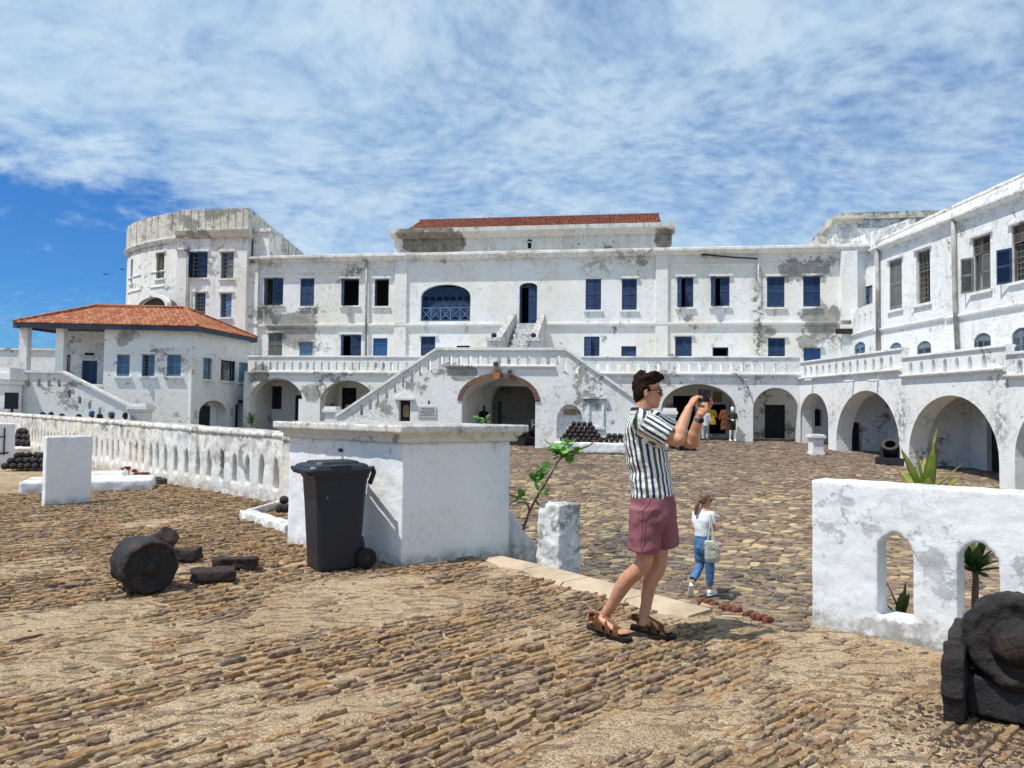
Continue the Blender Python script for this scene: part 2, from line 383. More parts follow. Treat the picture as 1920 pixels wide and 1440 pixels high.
M['rwall'] = whitewash('whitewash_pierced_wall', (.80, .825, .85), warm=.12, peel=.62, spots=.7, streak=.25, top=(1.0, 1.14), scale=2.6, seed=67.3, bstr=.34, pamt=.62, lines=.5, topdirt=.6, foot=(0.0, .2), patches=[(RWF.p(*RWF.px(x, y)), r_, k) for x, y, r_, k in ((1712, 985, .15, .15), (1700, 955, .10, .12), (1775, 975, .15, .13), (1757, 1045, .16, .15), (1770, 1110, .16, .15), (1740, 1075, .12, .12), (1775, 1165, .15, .14), (1735, 1190, .15, .13), (1850, 975, .2, .12), (1905, 970, .16, .12), (1905, 1060, .12, .1), (1660, 1180, .14, .12), (1590, 940, .08, .1))], plast=((.42, .43, .43), (.58, .59, .60)), edge_k=.22)
M['post'] = whitewash('whitewash_post', (.72, .72, .71), warm=.2, peel=.45, spots=1, streak=.6, top=(.3, .8), scale=2.6, seed=71, bstr=.6, topdirt=.9)
M['slab'] = whitewash('whitewash_slab', (.79, .80, .82), lines=.3, warm=.12, peel=-.2, spots=.45, streak=.35, top=(.8, 1.2), scale=1.5, seed=77, bstr=.35, topdirt=.7, foot=(0, .15))

def plain(name, c, rough=.7, c2=None, sc=6., bstr=.25, spec=.3, metallic=0., obj_space=False, bsc=None, bdist=.02):
    m, t = new_mat(name)
    P = t.n('ShaderNodeTexCoord').outputs['Object'] if obj_space else wpos(t)
    n1 = t.noise(P, sc, 8, .65)
    cc = t.mix(t.step(n1, .35, .7), c, c2 or tuple(x * .65 for x in c))
    finish(t, cc, rough, t.noise(P, bsc or sc * 3, 7, .65), bstr, bdist, spec, Metallic=metallic)
    return m
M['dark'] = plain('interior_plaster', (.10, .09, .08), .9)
M['sash'] = plain('grey_sash_paint', (.30, .30, .28), .6, (.42, .42, .40), 3)
M['door_black'] = plain('black_door_paint', (.012, .013, .016), .55, (.03, .03, .032), 5)
def slats(name, c, c2):
    m, t = new_mat(name)
    P = wpos(t); oi = t.n('ShaderNodeObjectInfo').outputs['Random']
    n1 = t.noise(P, 2.3, 7, .7)
    cc = t.mix(t.step(n1, .4, .72), c, c2)
    cc = t.mix(t.math('MULTIPLY', oi, .35), cc, tuple(x * 1.55 + .01 for x in c2))
    finish(t, cc, .6, t.noise(P, 18, 5), .15, .01)
    return m
M['blue'] = slats('navy_shutter_paint', (.012, .036, .098), (.03, .068, .15))
M['greyblue'] = slats('grey_blue_shutter', (.09, .125, .16), (.16, .20, .23))
M['lblue'] = slats('pale_blue_shutter_paint', (.065, .15, .25), (.14, .24, .34))
M['bluedoor'] = slats('blue_door_paint', (.02, .085, .24), (.05, .15, .32))
M['grey'] = slats('weathered_grey_shutter', (.115, .12, .115), (.20, .205, .195))
M['brown'] = slats('brown_grey_shutter', (.10, .085, .07), (.17, .15, .13))
M['blackshut'] = slats('blackened_shutter', (.014, .016, .022), (.03, .034, .045))
M['pipe'] = plain('old_drain_pipe', (.22, .21, .19), .6, (.48, .47, .45), 1.5)
M['pvc'] = plain('white_plastic_pipe', (.72, .72, .70), .4, (.60, .60, .57), 2)
M['blackpipe'] = plain('black_hose', (.02, .02, .02), .5)
M['fascia'] = plain('faded_blue_fascia', (.035, .055, .09), .6, (.07, .10, .14), 1.2)
M['soffit'] = plain('brown_soffit_boards', (.07, .035, .025), .7, (.10, .06, .04), 2)
M['glass'] = None
m, t = new_mat('window_glass'); finish(t, (.035, .045, .05), .12, spec=.6); M['glass'] = m
def tile_mat(name, a, b, c3):
    m, t = new_mat(name)
    P = wpos(t)
    av = t.n('ShaderNodeAttribute', attribute_name='tint').outputs['Fac']
    x = t.math('ADD', t.math('MULTIPLY', av, .65), t.math('MULTIPLY', t.noise(P, 1.2, 6, .6), .4))
    cc = t.ramp(x, [(.1, a), (.5, b), (.82, c3), (1, (.16, .10, .075))])
    cc = t.mix(t.math('MULTIPLY', t.step(t.noise(P, 9, 8, .7), .52, .68), .5), cc, (.12, .075, .05))
    finish(t, cc, .85, t.noise(P, 30, 5), .3, .01, .2)
    return m
M['tile'] = tile_mat('clay_roof_tile', (.21, .065, .03), (.30, .10, .048), (.38, .175, .10))
M['tile2'] = tile_mat('old_red_roof_tile', (.13, .04, .026), (.19, .058, .035), (.24, .09, .055))
def brick_mat(name):
    m, t = new_mat(name)
    P = wpos(t)
    av = t.n('ShaderNodeAttribute', attribute_name='tint').outputs['Fac']
    cc = t.ramp(av, [(0, (.19, .115, .065)), (.16, (.33, .17, .06)), (.30, (.25, .135, .075)), (.42, (.12, .078, .072)), (.55, (.19, .10, .08)), (.66, (.085, .075, .075)), (.78, (.28, .19, .11)), (.9, (.40, .225, .075)), (1, (.06, .055, .058))])
    n1 = t.noise(P, 16, 9, .7)
    cc = t.mix(t.math('MULTIPLY', t.step(n1, .38, .62), .68), cc, (.46, .335, .205))
    cc = t.mix(t.math('MULTIPLY', t.step(t.noise(P, 34, 8, .75), .54, .66), .6), cc, (.055, .045, .04))
    bh = t.math('ADD', t.noise(P, 20, 9, .7), t.math('MULTIPLY', t.noise(P, 75, 4), .35))
    cc = t.mix(t.math('MULTIPLY', t.step(t.noise(P, 70, 4, .8), .5, .64), .4), cc, (.30, .23, .15))
    finish(t, cc, .93, bh, 1.0, .03, .12)
    return m
M['brick'] = brick_mat('weathered_paving_brick')
def cobble_mat():
    m, t = new_mat('courtyard_stone')
    P = wpos(t)
    av = t.n('ShaderNodeAttribute', attribute_name='tint').outputs['Fac']
    cc = t.ramp(av, [(0, (.31, .235, .13)), (.11, (.45, .35, .20)), (.22, (.135, .088, .075)), (.34, (.25, .175, .10)), (.46, (.09, .068, .066)), (.57, (.19, .105, .078)), (.67, (.15, .14, .125)), (.77, (.37, .28, .16)), (.87, (.115, .083, .08)), (1, (.22, .14, .085))])
    n1 = t.noise(P, 6, 9, .7)
    cc = t.mix(t.math('MULTIPLY', t.step(n1, .42, .7), .5), cc, (.36, .29, .185))
    cc = t.mix(t.math('MULTIPLY', t.step(t.noise(P, 17, 8, .75), .53, .66), .55), cc, (.06, .05, .045))
    # darker patches, at random and at set spots near the ramp
    blk = t.step(t.noise(P, .42, 5, .6), .58, .66)
    cc = t.mix(t.math('MULTIPLY', blk, .6), cc, (.055, .05, .05))
    for bc_, br_ in ((court(1110, 1045), 2.0), (court(1190, 1010), 1.4), (court(1420, 1080), .9), (court(1480, 1130), .8)):
        dd = t.n('ShaderNodeVectorMath', {0: P, 1: tuple(bc_)}, operation='DISTANCE').outputs['Value']
        dk = t.math('MULTIPLY', t.step(t.math('ADD', dd, t.math('MULTIPLY', t.math('SUBTRACT', n1, .5), 2.0)), br_, br_ * .3), t.step(t.noise(P, 2.2, 7, .7), .36, .56))
        cc = t.mix(t.math('MULTIPLY', dk, .8), cc, (.05, .047, .05))
    far = t.step(t.n('ShaderNodeSeparateXYZ', {0: P}).outputs[1], 16, 34)
    cc = t.mix(t.math('MULTIPLY', t.math('MULTIPLY', far, t.step(t.noise(P, .25, 5, .6), .30, .55)), .65), cc, (.155, .112, .095))
    bh = t.noise(P, 10, 8, .7)
    finish(t, cc, .9, bh, .6, .03, .2)
    return m
M['cobble'] = cobble_mat()
def sand_mat():
    m, t = new_mat('sandy_lime_mortar')
    P = wpos(t)
    n1 = t.noise(P, .9, 8, .6); n2 = t.noise(P, 8, 9, .7); n3 = t.noise(P, 60, 4, .7)
    cc = t.ramp(n1, [(.3, (.41, .28, .17)), (.5, (.54, .395, .25)), (.7, (.61, .475, .32))])
    cc = t.mix(t.math('MULTIPLY', t.step(n2, .5, .72), .6), cc, (.26, .185, .115))
    cc = t.mix(t.math('MULTIPLY', t.step(n3, .48, .66), .45), cc, (.20, .145, .095))
    cc = t.mix(t.math('MULTIPLY', t.step(t.noise(P, 27, 5, .8), .52, .62), .5), cc, (.20, .145, .09))
    cc = t.mix(t.math('MULTIPLY', t.step(t.noise(P, 3.2, 9, .75), .585, .65), .55), cc, (.085, .065, .048))
    gm = t.n('ShaderNodeMapping', {'Vector': P, 'Rotation': (0, 0, R(-41)), 'Scale': (5.0, 15.0, 5.0)}).outputs[0]
    gh = t.noise(gm, 1.0, 5, .6, .2)
    ghm = t.math('MULTIPLY', t.step(gh, .53, .60), t.step(t.noise(P, 1.1, 5), .32, .50))
    gcol = t.ramp(t.noise(gm, .45, 2), [(.3, (.27, .16, .075)), (.45, (.17, .115, .095)), (.58, (.36, .22, .09)), (.7, (.14, .115, .105))])
    cc = t.mix(t.math('MULTIPLY', ghm, .72), cc, gcol)
    grit = t.step(t.noise(P, 95, 4, .85), .52, .64)
    cc = t.mix(t.math('MULTIPLY', grit, .5), cc, (.10, .075, .05))
    vor = t.n('ShaderNodeTexVoronoi', {'Vector': t.vmath('ADD', P, t.n('ShaderNodeVectorMath', {0: t.n('ShaderNodeTexNoise', {'Vector': P, 'Scale': 6.0}).outputs['Color'], 3: .22}, operation='SCALE').outputs[0]), 'Scale': 2.6}, feature='DISTANCE_TO_EDGE').outputs['Distance']
    crack = t.math('MULTIPLY', t.step(vor, .008, .0), t.step(t.noise(P, 1.4, 4), .44, .6))
    cc = t.mix(t.math('MULTIPLY', crack, .4), cc, (.14, .10, .065))
    bh = t.math('ADD', t.math('MULTIPLY', n2, 1.0), t.math('ADD', t.math('MULTIPLY', n3, .4), t.math('ADD', t.math('MULTIPLY', crack, -.6), t.math('MULTIPLY', ghm, .6))))
    bh = t.math('ADD', bh, t.math('MULTIPLY', grit, -.25))
    finish(t, cc, .95, bh, 1.0, .028, .1)
    return m
M['sand'] = sand_mat()
M['joint'] = plain('courtyard_joint_earth', (.145, .115, .08), .95, (.235, .185, .12), 3, .5)
M['kerb'] = plain('pale_kerb_mortar', (.48, .38, .275), .9, (.34, .26, .18), 2.2, .45, .15, bsc=22)
M['red'] = plain('red_kerb_brick', (.19, .065, .042), .9, (.11, .05, .04), 9, .5, .15)
M['earth'] = plain('outer_ground', (.26, .21, .14), .95)
M['sea'] = plain('sea_water', (.02, .07, .10), .15, (.03, .09, .13), .02, .3)
def iron_mat(name, a, b, rough=.75, sc=9):
    m, t = new_mat(name)
    P = wpos(t)
    n1 = t.noise(P, sc, 9, .7); n2 = t.noise(P, sc * 3.5, 8, .7)
    cc = t.mix(t.step(n1, .42, .68), a, b)
    cc = t.mix(t.math('MULTIPLY', t.step(n2, .52, .7), .5), cc, (.012, .011, .012))
    cc = t.mix(t.math('MULTIPLY', t.step(t.noise(P, sc * .5, 6), .56, .7), .35), cc, (.085, .036, .02))
    finish(t, cc, rough, t.math('ADD', n1, t.math('MULTIPLY', n2, .6)), .8, .03, .35)
    return m
M['iron'] = iron_mat('corroded_iron', (.012, .011, .012), (.032, .022, .018), .52)
M['iron2'] = iron_mat('rusted_iron', (.011, .010, .0105), (.034, .02, .016), .55, 8)
M['ballmat'] = iron_mat('rusty_shot', (.022, .018, .019), (.055, .035, .031), .75, 11)
M['flake'] = plain('rust_flakes', (.035, .022, .018), .9, (.07, .045, .03), 30)
M['timber'] = iron_mat('tarred_timber', (.016, .016, .02), (.035, .03, .03), .6, 6)
M['wood'] = iron_mat('charred_wood', (.03, .022, .02), (.06, .04, .033), .8, 14)
M['binp'] = plain('dark_grey_plastic', (.010, .014, .024), .45, (.014, .018, .028), 7, .08, .4)
M['rubber'] = plain('black_rubber', (.012, .012, .012), .7)
M['board'] = plain('black_board', (.008, .009, .012), .35)
M['plaque'] = plain('grey_marble_plaque', (.45, .45, .43), .5, (.55, .55, .53), 4)
M['line'] = plain('engraved_line', (.09, .09, .09), .8)
M['archbrick'] = plain('arch_brick', (.235, .135, .095), .9, (.16, .095, .07), 5, .4)
M['keystone'] = plain('ochre_keystone', (.42, .19, .08), .85, (.33, .15, .07), 5)
M['ochre'] = plain('ochre_plaque', (.38, .27, .13), .8, (.26, .18, .09), 6)
M['orange'] = plain('orange_sign_paint', (.62, .22, .06), .6)
M['white'] = plain('white_paint', (.80, .80, .79), .6, (.72, .72, .70), 4)
# ------------------------------------------------------------------ ground
def grid_mesh(name, xs, ys, zf, keep=None):
    vs = [(x, y, zf(x, y)) for y in ys for x in xs]; nx = len(xs); fs = []
    for j in range(len(ys) - 1):
        for i in range(nx - 1):
            if keep is None or keep(xs[i], ys[j], xs[i + 1], ys[j + 1]): fs.append((j * nx + i, j * nx + i + 1, (j + 1) * nx + i + 1, (j + 1) * nx + i))
    me = bpy.data.meshes.new(name); me.from_pydata(vs, [], fs)
    me.polygons.foreach_set('use_smooth', [True] * len(me.polygons)); me.update(); return me
def lin(a, b, n): return [a + (b - a) * i / n for i in range(n + 1)]
def inside(p, poly):
    x, y = p; c = False; n = len(poly)
    for i in range(n):
        x1, y1 = poly[i][:2]; x2, y2 = poly[(i + 1) % n][:2]
        if (y1 > y) != (y2 > y) and x < (x2 - x1) * (y - y1) / (y2 - y1) + x1: c = not c
    return c

me = bpy.data.meshes.new('ground'); me.from_pydata([(-3000, -3000, -2.2), (3000, -3000, -2.2), (3000, 3000, -2.2), (-3000, 3000, -2.2)], [], [(0, 1, 2, 3)])
tag(obj('ground', me, M['earth']), kind='structure')

# platform outline (z = 0)
KE = [flat(925, 1040), flat(1040, 1066), flat(1240, 1119), flat(1503, 1188)]      # far edge of the kerb
RW0, RW1 = flat(1522, 1168), flat(1760, 1217)                                        # foot of the pierced wall
rwd = (RW1 - RW0).normalized(); RW2 = RW0 + rwd * 6.5
BA, BB, BC = flat(752, 1060), flat(537, 1016), flat(956, 1034)                     # bastion corners
BD = BB + (BC - BA)
LW = [flat(530, 943), flat(300, 903), flat(22, 836)]                                # foot of the low wall
lw0 = LW[0] + (LW[0] - LW[1]).normalized() * 2.1; lw3 = LW[2] + (LW[2] - LW[1]).normalized() * 14
PLAT = [(-45, -12), (14, -12), (14, RW2.y - 2), (RW2.x, RW2.y), (RW0.x, RW0.y)] + [(p.x, p.y) for p in KE[::-1]] + \
       [((BC.x + BD.x) / 2, (BC.y + BD.y) / 2), (lw0.x + .1, lw0.y), (LW[0].x, LW[0].y), (LW[1].x, LW[1].y), (LW[2].x, LW[2].y), (lw3.x, lw3.y), (-45, lw3.y)]
bm = B(); prism(bm, PLAT, (-1.9, -.036)); plat = tag(obj('platform', bm, M['sand']), kind='structure')

RDIR = R(41); ru = V((math.cos(RDIR), math.sin(RDIR), 0)); rv = V((-ru.y, ru.x, 0))
def sandcov(x, y):
    """how deep loose mortar and sand lies over the paving (about -1..1)"""
    q = V((x, y, 0)); a, b = q.dot(ru), q.dot(rv)
    k = noise.fractal(V((a * .55, b * 1.25, 3.1)), 1.0, 2.0, 5) * 1.15
    k += noise.noise(V((x * .2, y * .25, 9.))) * .6 - .27
    k += 1.05 * max(0, min(1, (x - .3) / 1.4)) * max(0, min(1, (6.2 - y) / 1.6))
    k -= .34 * max(0, min(1, (y - 7.6) / 2.5))
    k += .7 * math.exp(-((x + 1.0) ** 2 * .6 + (y - 6.4) ** 2 * 2.6)) + .5 * math.exp(-((x + 2.1) ** 2 * .6 + (y - 3.9) ** 2 * 3))
    return k
def sandz(x, y):
    k = sandcov(x, y)
    h = -.026 + .029 / (1 + math.exp(-6 * (k - .14)))
    return h + .0075 * noise.fractal(V((x * 6, y * 6, 0)), 1, 2, 4) + .004 * noise.noise(V((x * 23, y * 23, 2)))
def kp(x0, y0, x1, y1):
    return all(inside(p, PLAT) for p in ((x0, y0), (x1, y0), (x0, y1), (x1, y1)))
me = grid_mesh('sand', lin(-8, 4.6, 400), lin(1.6, 11, 300), sandz, kp)
tag(obj('sand', me, M['sand'], plat), kind='stuff')

# paving bricks of the platform
def brick_variants(n):
    out = []
    for k in range(n):
        r_ = random.Random(k + 50)
        bm = rock_box(r_.uniform(.09, .27), r_.uniform(.028, .052), .05, k + 3, .10, (5, 1), r_.uniform(.05, .14))
        me = mesh_of('paving_brick', bm)
        me.materials.append(M['brick'])
        at_ = me.attributes.new('tint', 'FLOAT', 'POINT'); at_.data.foreach_set('value', [r_.random()] * len(me.vertices))
        out.append(me)
    return out
BV = brick_variants(40)
bricks = []
HBW = Frame(BA, BC - BA)
boxpoly = [(p.x, p.y) for p in (BA, BB, BD, BC)]
row = 0
for j in range(-80, 275):
    bb = j * .0565
    aa = -14 + rnd.random() * .3
    while aa < 16:
        me = rnd.choice(BV); L_ = me.vertices[4].co.x - me.vertices[0].co.x
        Lx = max(v.co.x for v in me.vertices) * 2 if 'L' not in me else me['L']
        me['L'] = Lx
        aa += Lx / 2 + .008
        q = ru * aa + rv * (bb + .012 * noise.noise(V((aa * .8, bb, 0))) + .05 * noise.noise(V((aa * .15, bb * .2, 4))))
        aa += Lx / 2 + .008 + (rnd.random() ** 3) * .06
        if not (-26 < q.x < 6.5 and 1.6 < q.y < 27): continue
        if abs(q.x) > q.y * .78 + .6: continue
        if not inside((q.x, q.y), PLAT) or inside((q.x, q.y), boxpoly): continue
        k = sandcov(q.x, q.y)
        if k > .75 or rnd.random() < .07 + .7 * max(0, k - .2): continue
        # keep the pale kerb strip free
        dk = min(((p1 - p0).normalized().cross(V((q.x, q.y, 0)) - p0)).length for p0, p1 in zip(KE, KE[1:]))
        if dk < .37 and -.3 < q.x < 2.3: continue
        bricks.append((q.x, q.y, rnd.uniform(-.062, -.047) + rnd.random() ** 4 * .013, RDIR + rnd.gauss(0, .055), me, rnd.uniform(-.05, .05)))
bricks.sort(key=lambda b: b[1] + abs(b[0]) * .15)
def vis(b):
    d = V((b[0], b[1], 0)) - CAM; f = d.dot(fwd)
    return f > 1 and abs(d.dot(right) / f) < .705 and abs(d.dot(upv) / f) < .53
front = [b for b in bricks if vis(b) and sandcov(b[0], b[1]) < .3][:300]; fs = set(id(b) for b in front)
def place_stuff(name, items, parent, mat):
    vs, fc, tn = [], [], []
    for (x, y, z, rz, me, rx) in items:
        Mx = Matrix.Translation((x, y, z)) @ Matrix.Rotation(rz, 4, 'Z') @ Matrix.Rotation(rx, 4, 'X')
        o_ = len(vs); vs += [tuple(Mx @ v.co) for v in me.vertices]
        fc += [tuple(i + o_ for i in p.vertices) for p in me.polygons]
        tn += [rnd.random()] * len(me.vertices)
    m_ = bpy.data.meshes.new(name); m_.from_pydata(vs, [], fc)
    m_.attributes.new('tint', 'FLOAT', 'POINT').data.foreach_set('value', tn); m_.update()
    return obj(name, m_, mat, parent, kind='stuff')
for b in front:
    obj('paving_brick', b[4], M['brick'], plat, Matrix.Translation(b[:3]) @ Matrix.Rotation(b[3], 4, 'Z') @ Matrix.Rotation(b[5], 4, 'X'))
place_stuff('brick_paving', [b for b in bricks if id(b) not in fs], plat, M['brick'])
# small stones and crumbs lying on the paving
pebs = []
for k in range(6):
    me = mesh_of('pebble', rock_box(.03, .022, .016, 900 + k, .12, (2, 2), .3)); pebs.append(me)
its = []
for k in range(2600):
    x, y = rnd.uniform(-6, 4.5), rnd.uniform(2.4, 9)
    if not inside((x, y), PLAT) or inside((x, y), boxpoly) or abs(x) > y * .75: continue
    near = math.exp(-((x - 2.3) ** 2 + (y - 3.9) ** 2) * 1.2)
    if rnd.random() > .22 + .78 * near: continue
    its.append((x, y, max(-.03, sandz(x, y)) - .003, rnd.uniform(0, 6.3), rnd.choice(pebs), rnd.uniform(-.3, .3)))
place_stuff('loose_pebbles', its, plat, M['brick'])
its = []
flk = [mesh_of('flake', rock_box(.016 * q_, .012 * q_, .008, 950 + k, .15, (2, 2), .3)) for k, q_ in enumerate((.6, .8, 1.0, 1.3, 1.7))]
for k in range(1300):
    a_, r_ = rnd.uniform(0, 6.3), abs(rnd.gauss(0, .30)); x, y = 2.36 + r_ * math.cos(a_) * .8, 3.62 + r_ * math.sin(a_)
    if inside((x, y), PLAT): its.append((x, y, max(-.03, sandz(x, y)) - .004, rnd.uniform(0, 6.3), rnd.choice(flk), rnd.uniform(-.3, .3)))
place_stuff('iron_flakes', its, plat, M['flake'])

# kerb slabs along the platform edge
tot = [(KE[i], KE[i + 1]) for i in range(3)]
def kerb_pt(s):
    for a, b in tot:
        L_ = (b - a).length
        if s <= L_: return a + (b - a) * (s / L_), (b - a).normalized()
        s -= L_
    return tot[-1][1] + (tot[-1][1] - tot[-1][0]).normalized() * s, (tot[-1][1] - tot[-1][0]).normalized()
KL = sum((b - a).length for a, b in tot)
cuts = [0, .75, 1.4, 2.15, KL - .75]
for s0, s1 in zip(cuts, cuts[1:]):
    bm = B(); n = 6; rows = []
    for i in range(n + 1):
        p, d = kerb_pt(s0 + .006 + (s1 - s0 - .012) * i / n); nrm = V((d.y, -d.x, 0))
        wv = .36 + .09 * noise.noise(V((s0 * 3 + i * .4, 2, 0)))
        if s0 < .1: wv *= .55 + .45 * i / n
        rows.append([p + V((0, 0, -.16)), p + V((0, 0, .004)), p + nrm * .014 + V((0, 0, .012)), p + nrm * (wv - .04) + V((0, 0, .010)), p + nrm * wv + V((0, 0, -.02))])
    vv = [[bm.verts.new(q) for q in r_] for r_ in rows]
    for a, b in zip(vv, vv[1:]):
        for k in range(4): bm.faces.new((a[k], a[k + 1], b[k + 1], b[k]))
    bm.faces.new(vv[0]); bm.faces.new(vv[-1][::-1])
    obj('kerb_slab', bm, M['kerb'], plat)

# courtyard
ct = tag(obj('courtyard', grid_mesh('courtyard', lin(-60, 40, 50), [2, 6, 9, 11.75] + lin(12, 38, 26)[0:] + [45, 60, 75], lambda x, y: zc(y) - .03), M['joint']), kind='structure')
def voronoi_cells(x0, x1, y0, y1, sx_, sy_, keep):
    """irregular stones: cells of scattered points, cut against their neighbours"""
    nx, ny = int((x1 - x0) / sx_), int((y1 - y0) / sy_); pts = {}
    for j in range(ny):
        for i in range(nx):
            if rnd.random() < .2: continue
            pts[(i, j)] = (x0 + (i + .5 + .5 * (j % 2) + rnd.uniform(-.46, .46)) * sx_, y0 + (j + .5 + rnd.uniform(-.46, .46)) * sy_)
    out = []; ky = sx_ / sy_ * 1.0
    for (i, j), (cx, cy) in pts.items():
        if not keep(cx, cy): continue
        pl = [(cx - sx_ * 1.3, cy - sy_ * 1.1), (cx + sx_ * 1.3, cy - sy_ * 1.1), (cx + sx_ * 1.3, cy + sy_ * 1.1), (cx - sx_ * 1.3, cy + sy_ * 1.1)]
        for dj in (-2, -1, 0, 1, 2):
            for di in (-2, -1, 0, 1, 2):
                q = pts.get((i + di, j + dj))
                if q is None or (di == 0 and dj == 0): continue
                nx_, ny_ = q[0] - cx, (q[1] - cy) * ky * ky; m_ = nx_ * (q[0] + cx) / 2 + ny_ * (q[1] + cy) / 2
                res = []; n = len(pl)
                for a in range(n):
                    p, r_ = pl[a], pl[(a + 1) % n]; dp, dr_ = p[0] * nx_ + p[1] * ny_ - m_, r_[0] * nx_ + r_[1] * ny_ - m_
                    if dp <= 0: res.append(p)
                    if (dp < 0 < dr_) or (dr_ < 0 < dp): f_ = dp / (dp - dr_); res.append((p[0] + (r_[0] - p[0]) * f_, p[1] + (r_[1] - p[1]) * f_))
                pl = res
                if len(pl) < 3: break
            if len(pl) < 3: break
        if len(pl) >= 3: out.append(pl)
    return out
def kcourt(cx, cy):
    return not (cy > 41.5 or cx > 17.5 or cx < -6 or (cx < -.05 * cy - 1.5 and cy < 30) or cx > .72 * cy + 1 or inside((cx, cy), PLAT))
stones = []
for pl in voronoi_cells(-7, 18, 7.5, 41.5, .235, .165, kcourt):
    cx = sum(p[0] for p in pl) / len(pl); cy = sum(p[1] for p in pl) / len(pl)
    stones.append((cx, cy, pl, rnd.uniform(.006, .018) + .014 * max(0, noise.noise(V((cx * 1.3, cy * 1.7, 5)))), rnd.uniform(.0, .022), rnd.gauss(0, .015), rnd.gauss(0, .025)))
def stone_geo(s):
    cx, cy, pl, gap, h, tx, ty = s; vs = []
    n = len(pl); ring = []
    for a in range(n):
        (xa, ya), (x, y), (xb, yb) = pl[a - 1], pl[a], pl[(a + 1) % n]
        for (ux, uy) in ((xa, ya), (xb, yb)):
            L_ = math.hypot(ux - x, uy - y); k = min(.4, (.05 + gap) / max(L_, 1e-4)); ring.append((x + (ux - x) * k, y + (uy - y) * k))
    m_ = len(ring)
    for lev in range(2):
        g = gap if lev == 0 else gap + .012
        for (x, y) in ring:
            dx, dy = x - cx, y - cy; L_ = math.hypot(dx, dy) + 1e-5; k = max(.2, 1 - g / L_)
            qx, qy = cx + dx * k, cy + dy * k; z = zc(cy) + (qy - cy) * (.0552 if 11.75 < cy < 38 else 0)
            z += -.04 if lev == 0 else h + tx * (qx - cx) * 3 + ty * (qy - cy) * 3 - .016
            vs.append((qx, qy, z))
    fc = [(i, (i + 1) % m_, m_ + (i + 1) % m_, m_ + i) for i in range(m_)] + [tuple(range(m_, 2 * m_))]
    return vs, fc
def svis(s):
    d = V((s[0], s[1], zc(s[1]))) - CAM; f = d.dot(fwd)
    if abs(d.dot(right) / f) > .7: return False
    px_, py_ = 960 + F * d.dot(right) / f, 720 - F * d.dot(upv) / f
    return 1085 < px_ < 1515 and py_ < 1080 + (px_ - 1085) * .26
stones.sort(key=lambda s: s[1] + abs(s[0]) * .2)
big = [s for s in stones if svis(s)][:300]; bs = set(id(s) for s in big)
for s in big:
    vs, fc = stone_geo(s); me = bpy.data.meshes.new('cobble'); me.from_pydata(vs, [], fc)
    me.attributes.new('tint', 'FLOAT', 'POINT').data.foreach_set('value', [rnd.random()] * len(vs))
    obj('cobble', me, M['cobble'], ct)
vs, fc, tn = [], [], []
for s in stones:
    if id(s) in bs: continue
    a, b = stone_geo(s); o_ = len(vs); vs += a; fc += [tuple(i + o_ for i in f) for f in b]
    tn += [min(1, max(0, rnd.random() + .32 * noise.noise(V((s[0] * .22, s[1] * .5, 1)))))] * len(a)
me = bpy.data.meshes.new('cobblestone_paving'); me.from_pydata(vs, [], fc); me.attributes.new('tint', 'FLOAT', 'POINT').data.foreach_set('value', tn)
obj('cobblestone_paving', me, M['cobble'], ct, kind='stuff')
# red brick edging beside the kerb, down in the courtyard
ra, rb_ = court(1312, 1126), court(1446, 1166)
dr = (rb_ - ra); ang = math.atan2(dr.y, dr.x)
for k in range(12):
    if k in (3, 7): continue
    p = ra + dr * (k + .5) / 12
    bm = rock_box(.19, dr.length / 12 * .9, .1, 300 + k, .05, (2, 1), .12)
    obj('red_edging_brick', bm, M['red'], ct, Matrix.Translation((p.x, p.y, zc(p.y) - .05 + rnd.uniform(-.02, .02))) @ Matrix.Rotation(ang + math.pi / 2 + rnd.uniform(-.2, .2), 4, 'Z') @ Matrix.Rotation(rnd.uniform(-.12, .12), 4, 'Y'))

# ------------------------------------------------------------------ castle frames
def slat_leaf():
    bm = B()
    st = .11
    box(bm, (0, -.02, 0), (st, .02, 1)); box(bm, (1 - st, -.02, 0), (1, .02, 1))
    for z in (0, .48, .945): box(bm, (st, -.0185, z), (1 - st, .0185, z + .055))
    for a, b in ((.055, .48), (.535, .945)):
        n = 9
        for i in range(n):
            z = a + (b - a) * (i + .5) / n
            h = (b - a) / n * .46
            vs = [bm.verts.new(p) for p in ((st, -.014, z - h), (1 - st, -.014, z - h), (1 - st, .014, z + h), (st, .014, z + h), (st, -.008, z - h * .55), (1 - st, -.008, z - h * .55))]
            bm.faces.new(vs[0:4])
            bm.faces.new((vs[0], vs[1], vs[5], vs[4]))
    return mesh_of('louvred_shutter', bm)
LEAF = slat_leaf(); LEAF.materials.append(M['blue'])
def board_leaf(n=4):
    bm = B()
    for i in range(n): box(bm, (i / n + .006, -.02, 0), ((i + 1) / n - .006, .02, 1))
    box(bm, (.06, -.035, .12), (.94, -.0205, .2)); box(bm, (.06, -.035, .78), (.94, -.0205, .86))
    return mesh_of('door_leaf', bm)
DOOR = board_leaf(); DOOR.materials.append(M['blue'])
def sash_mesh(nx, nz):
    bm = B()
    box(bm, (0, -.02, 0), (.07, .02, 1)); box(bm, (.93, -.02, 0), (1, .02, 1))
    for z in (0, .96): box(bm, (.07, -.019, z), (.93, .019, z + .04))
    for i in range(1, nx): box(bm, (.07 + .86 * i / nx - .015, -.012, .04), (.07 + .86 * i / nx + .015, .012, .96))
    for i in range(1, nz): box(bm, (.07, -.011, .04 + .92 * i / nz - .012), (.93, .011, .04 + .92 * i / nz + .012))
    return mesh_of('sash', bm)
SASH = sash_mesh(3, 6); SASH.materials.append(M['sash'])
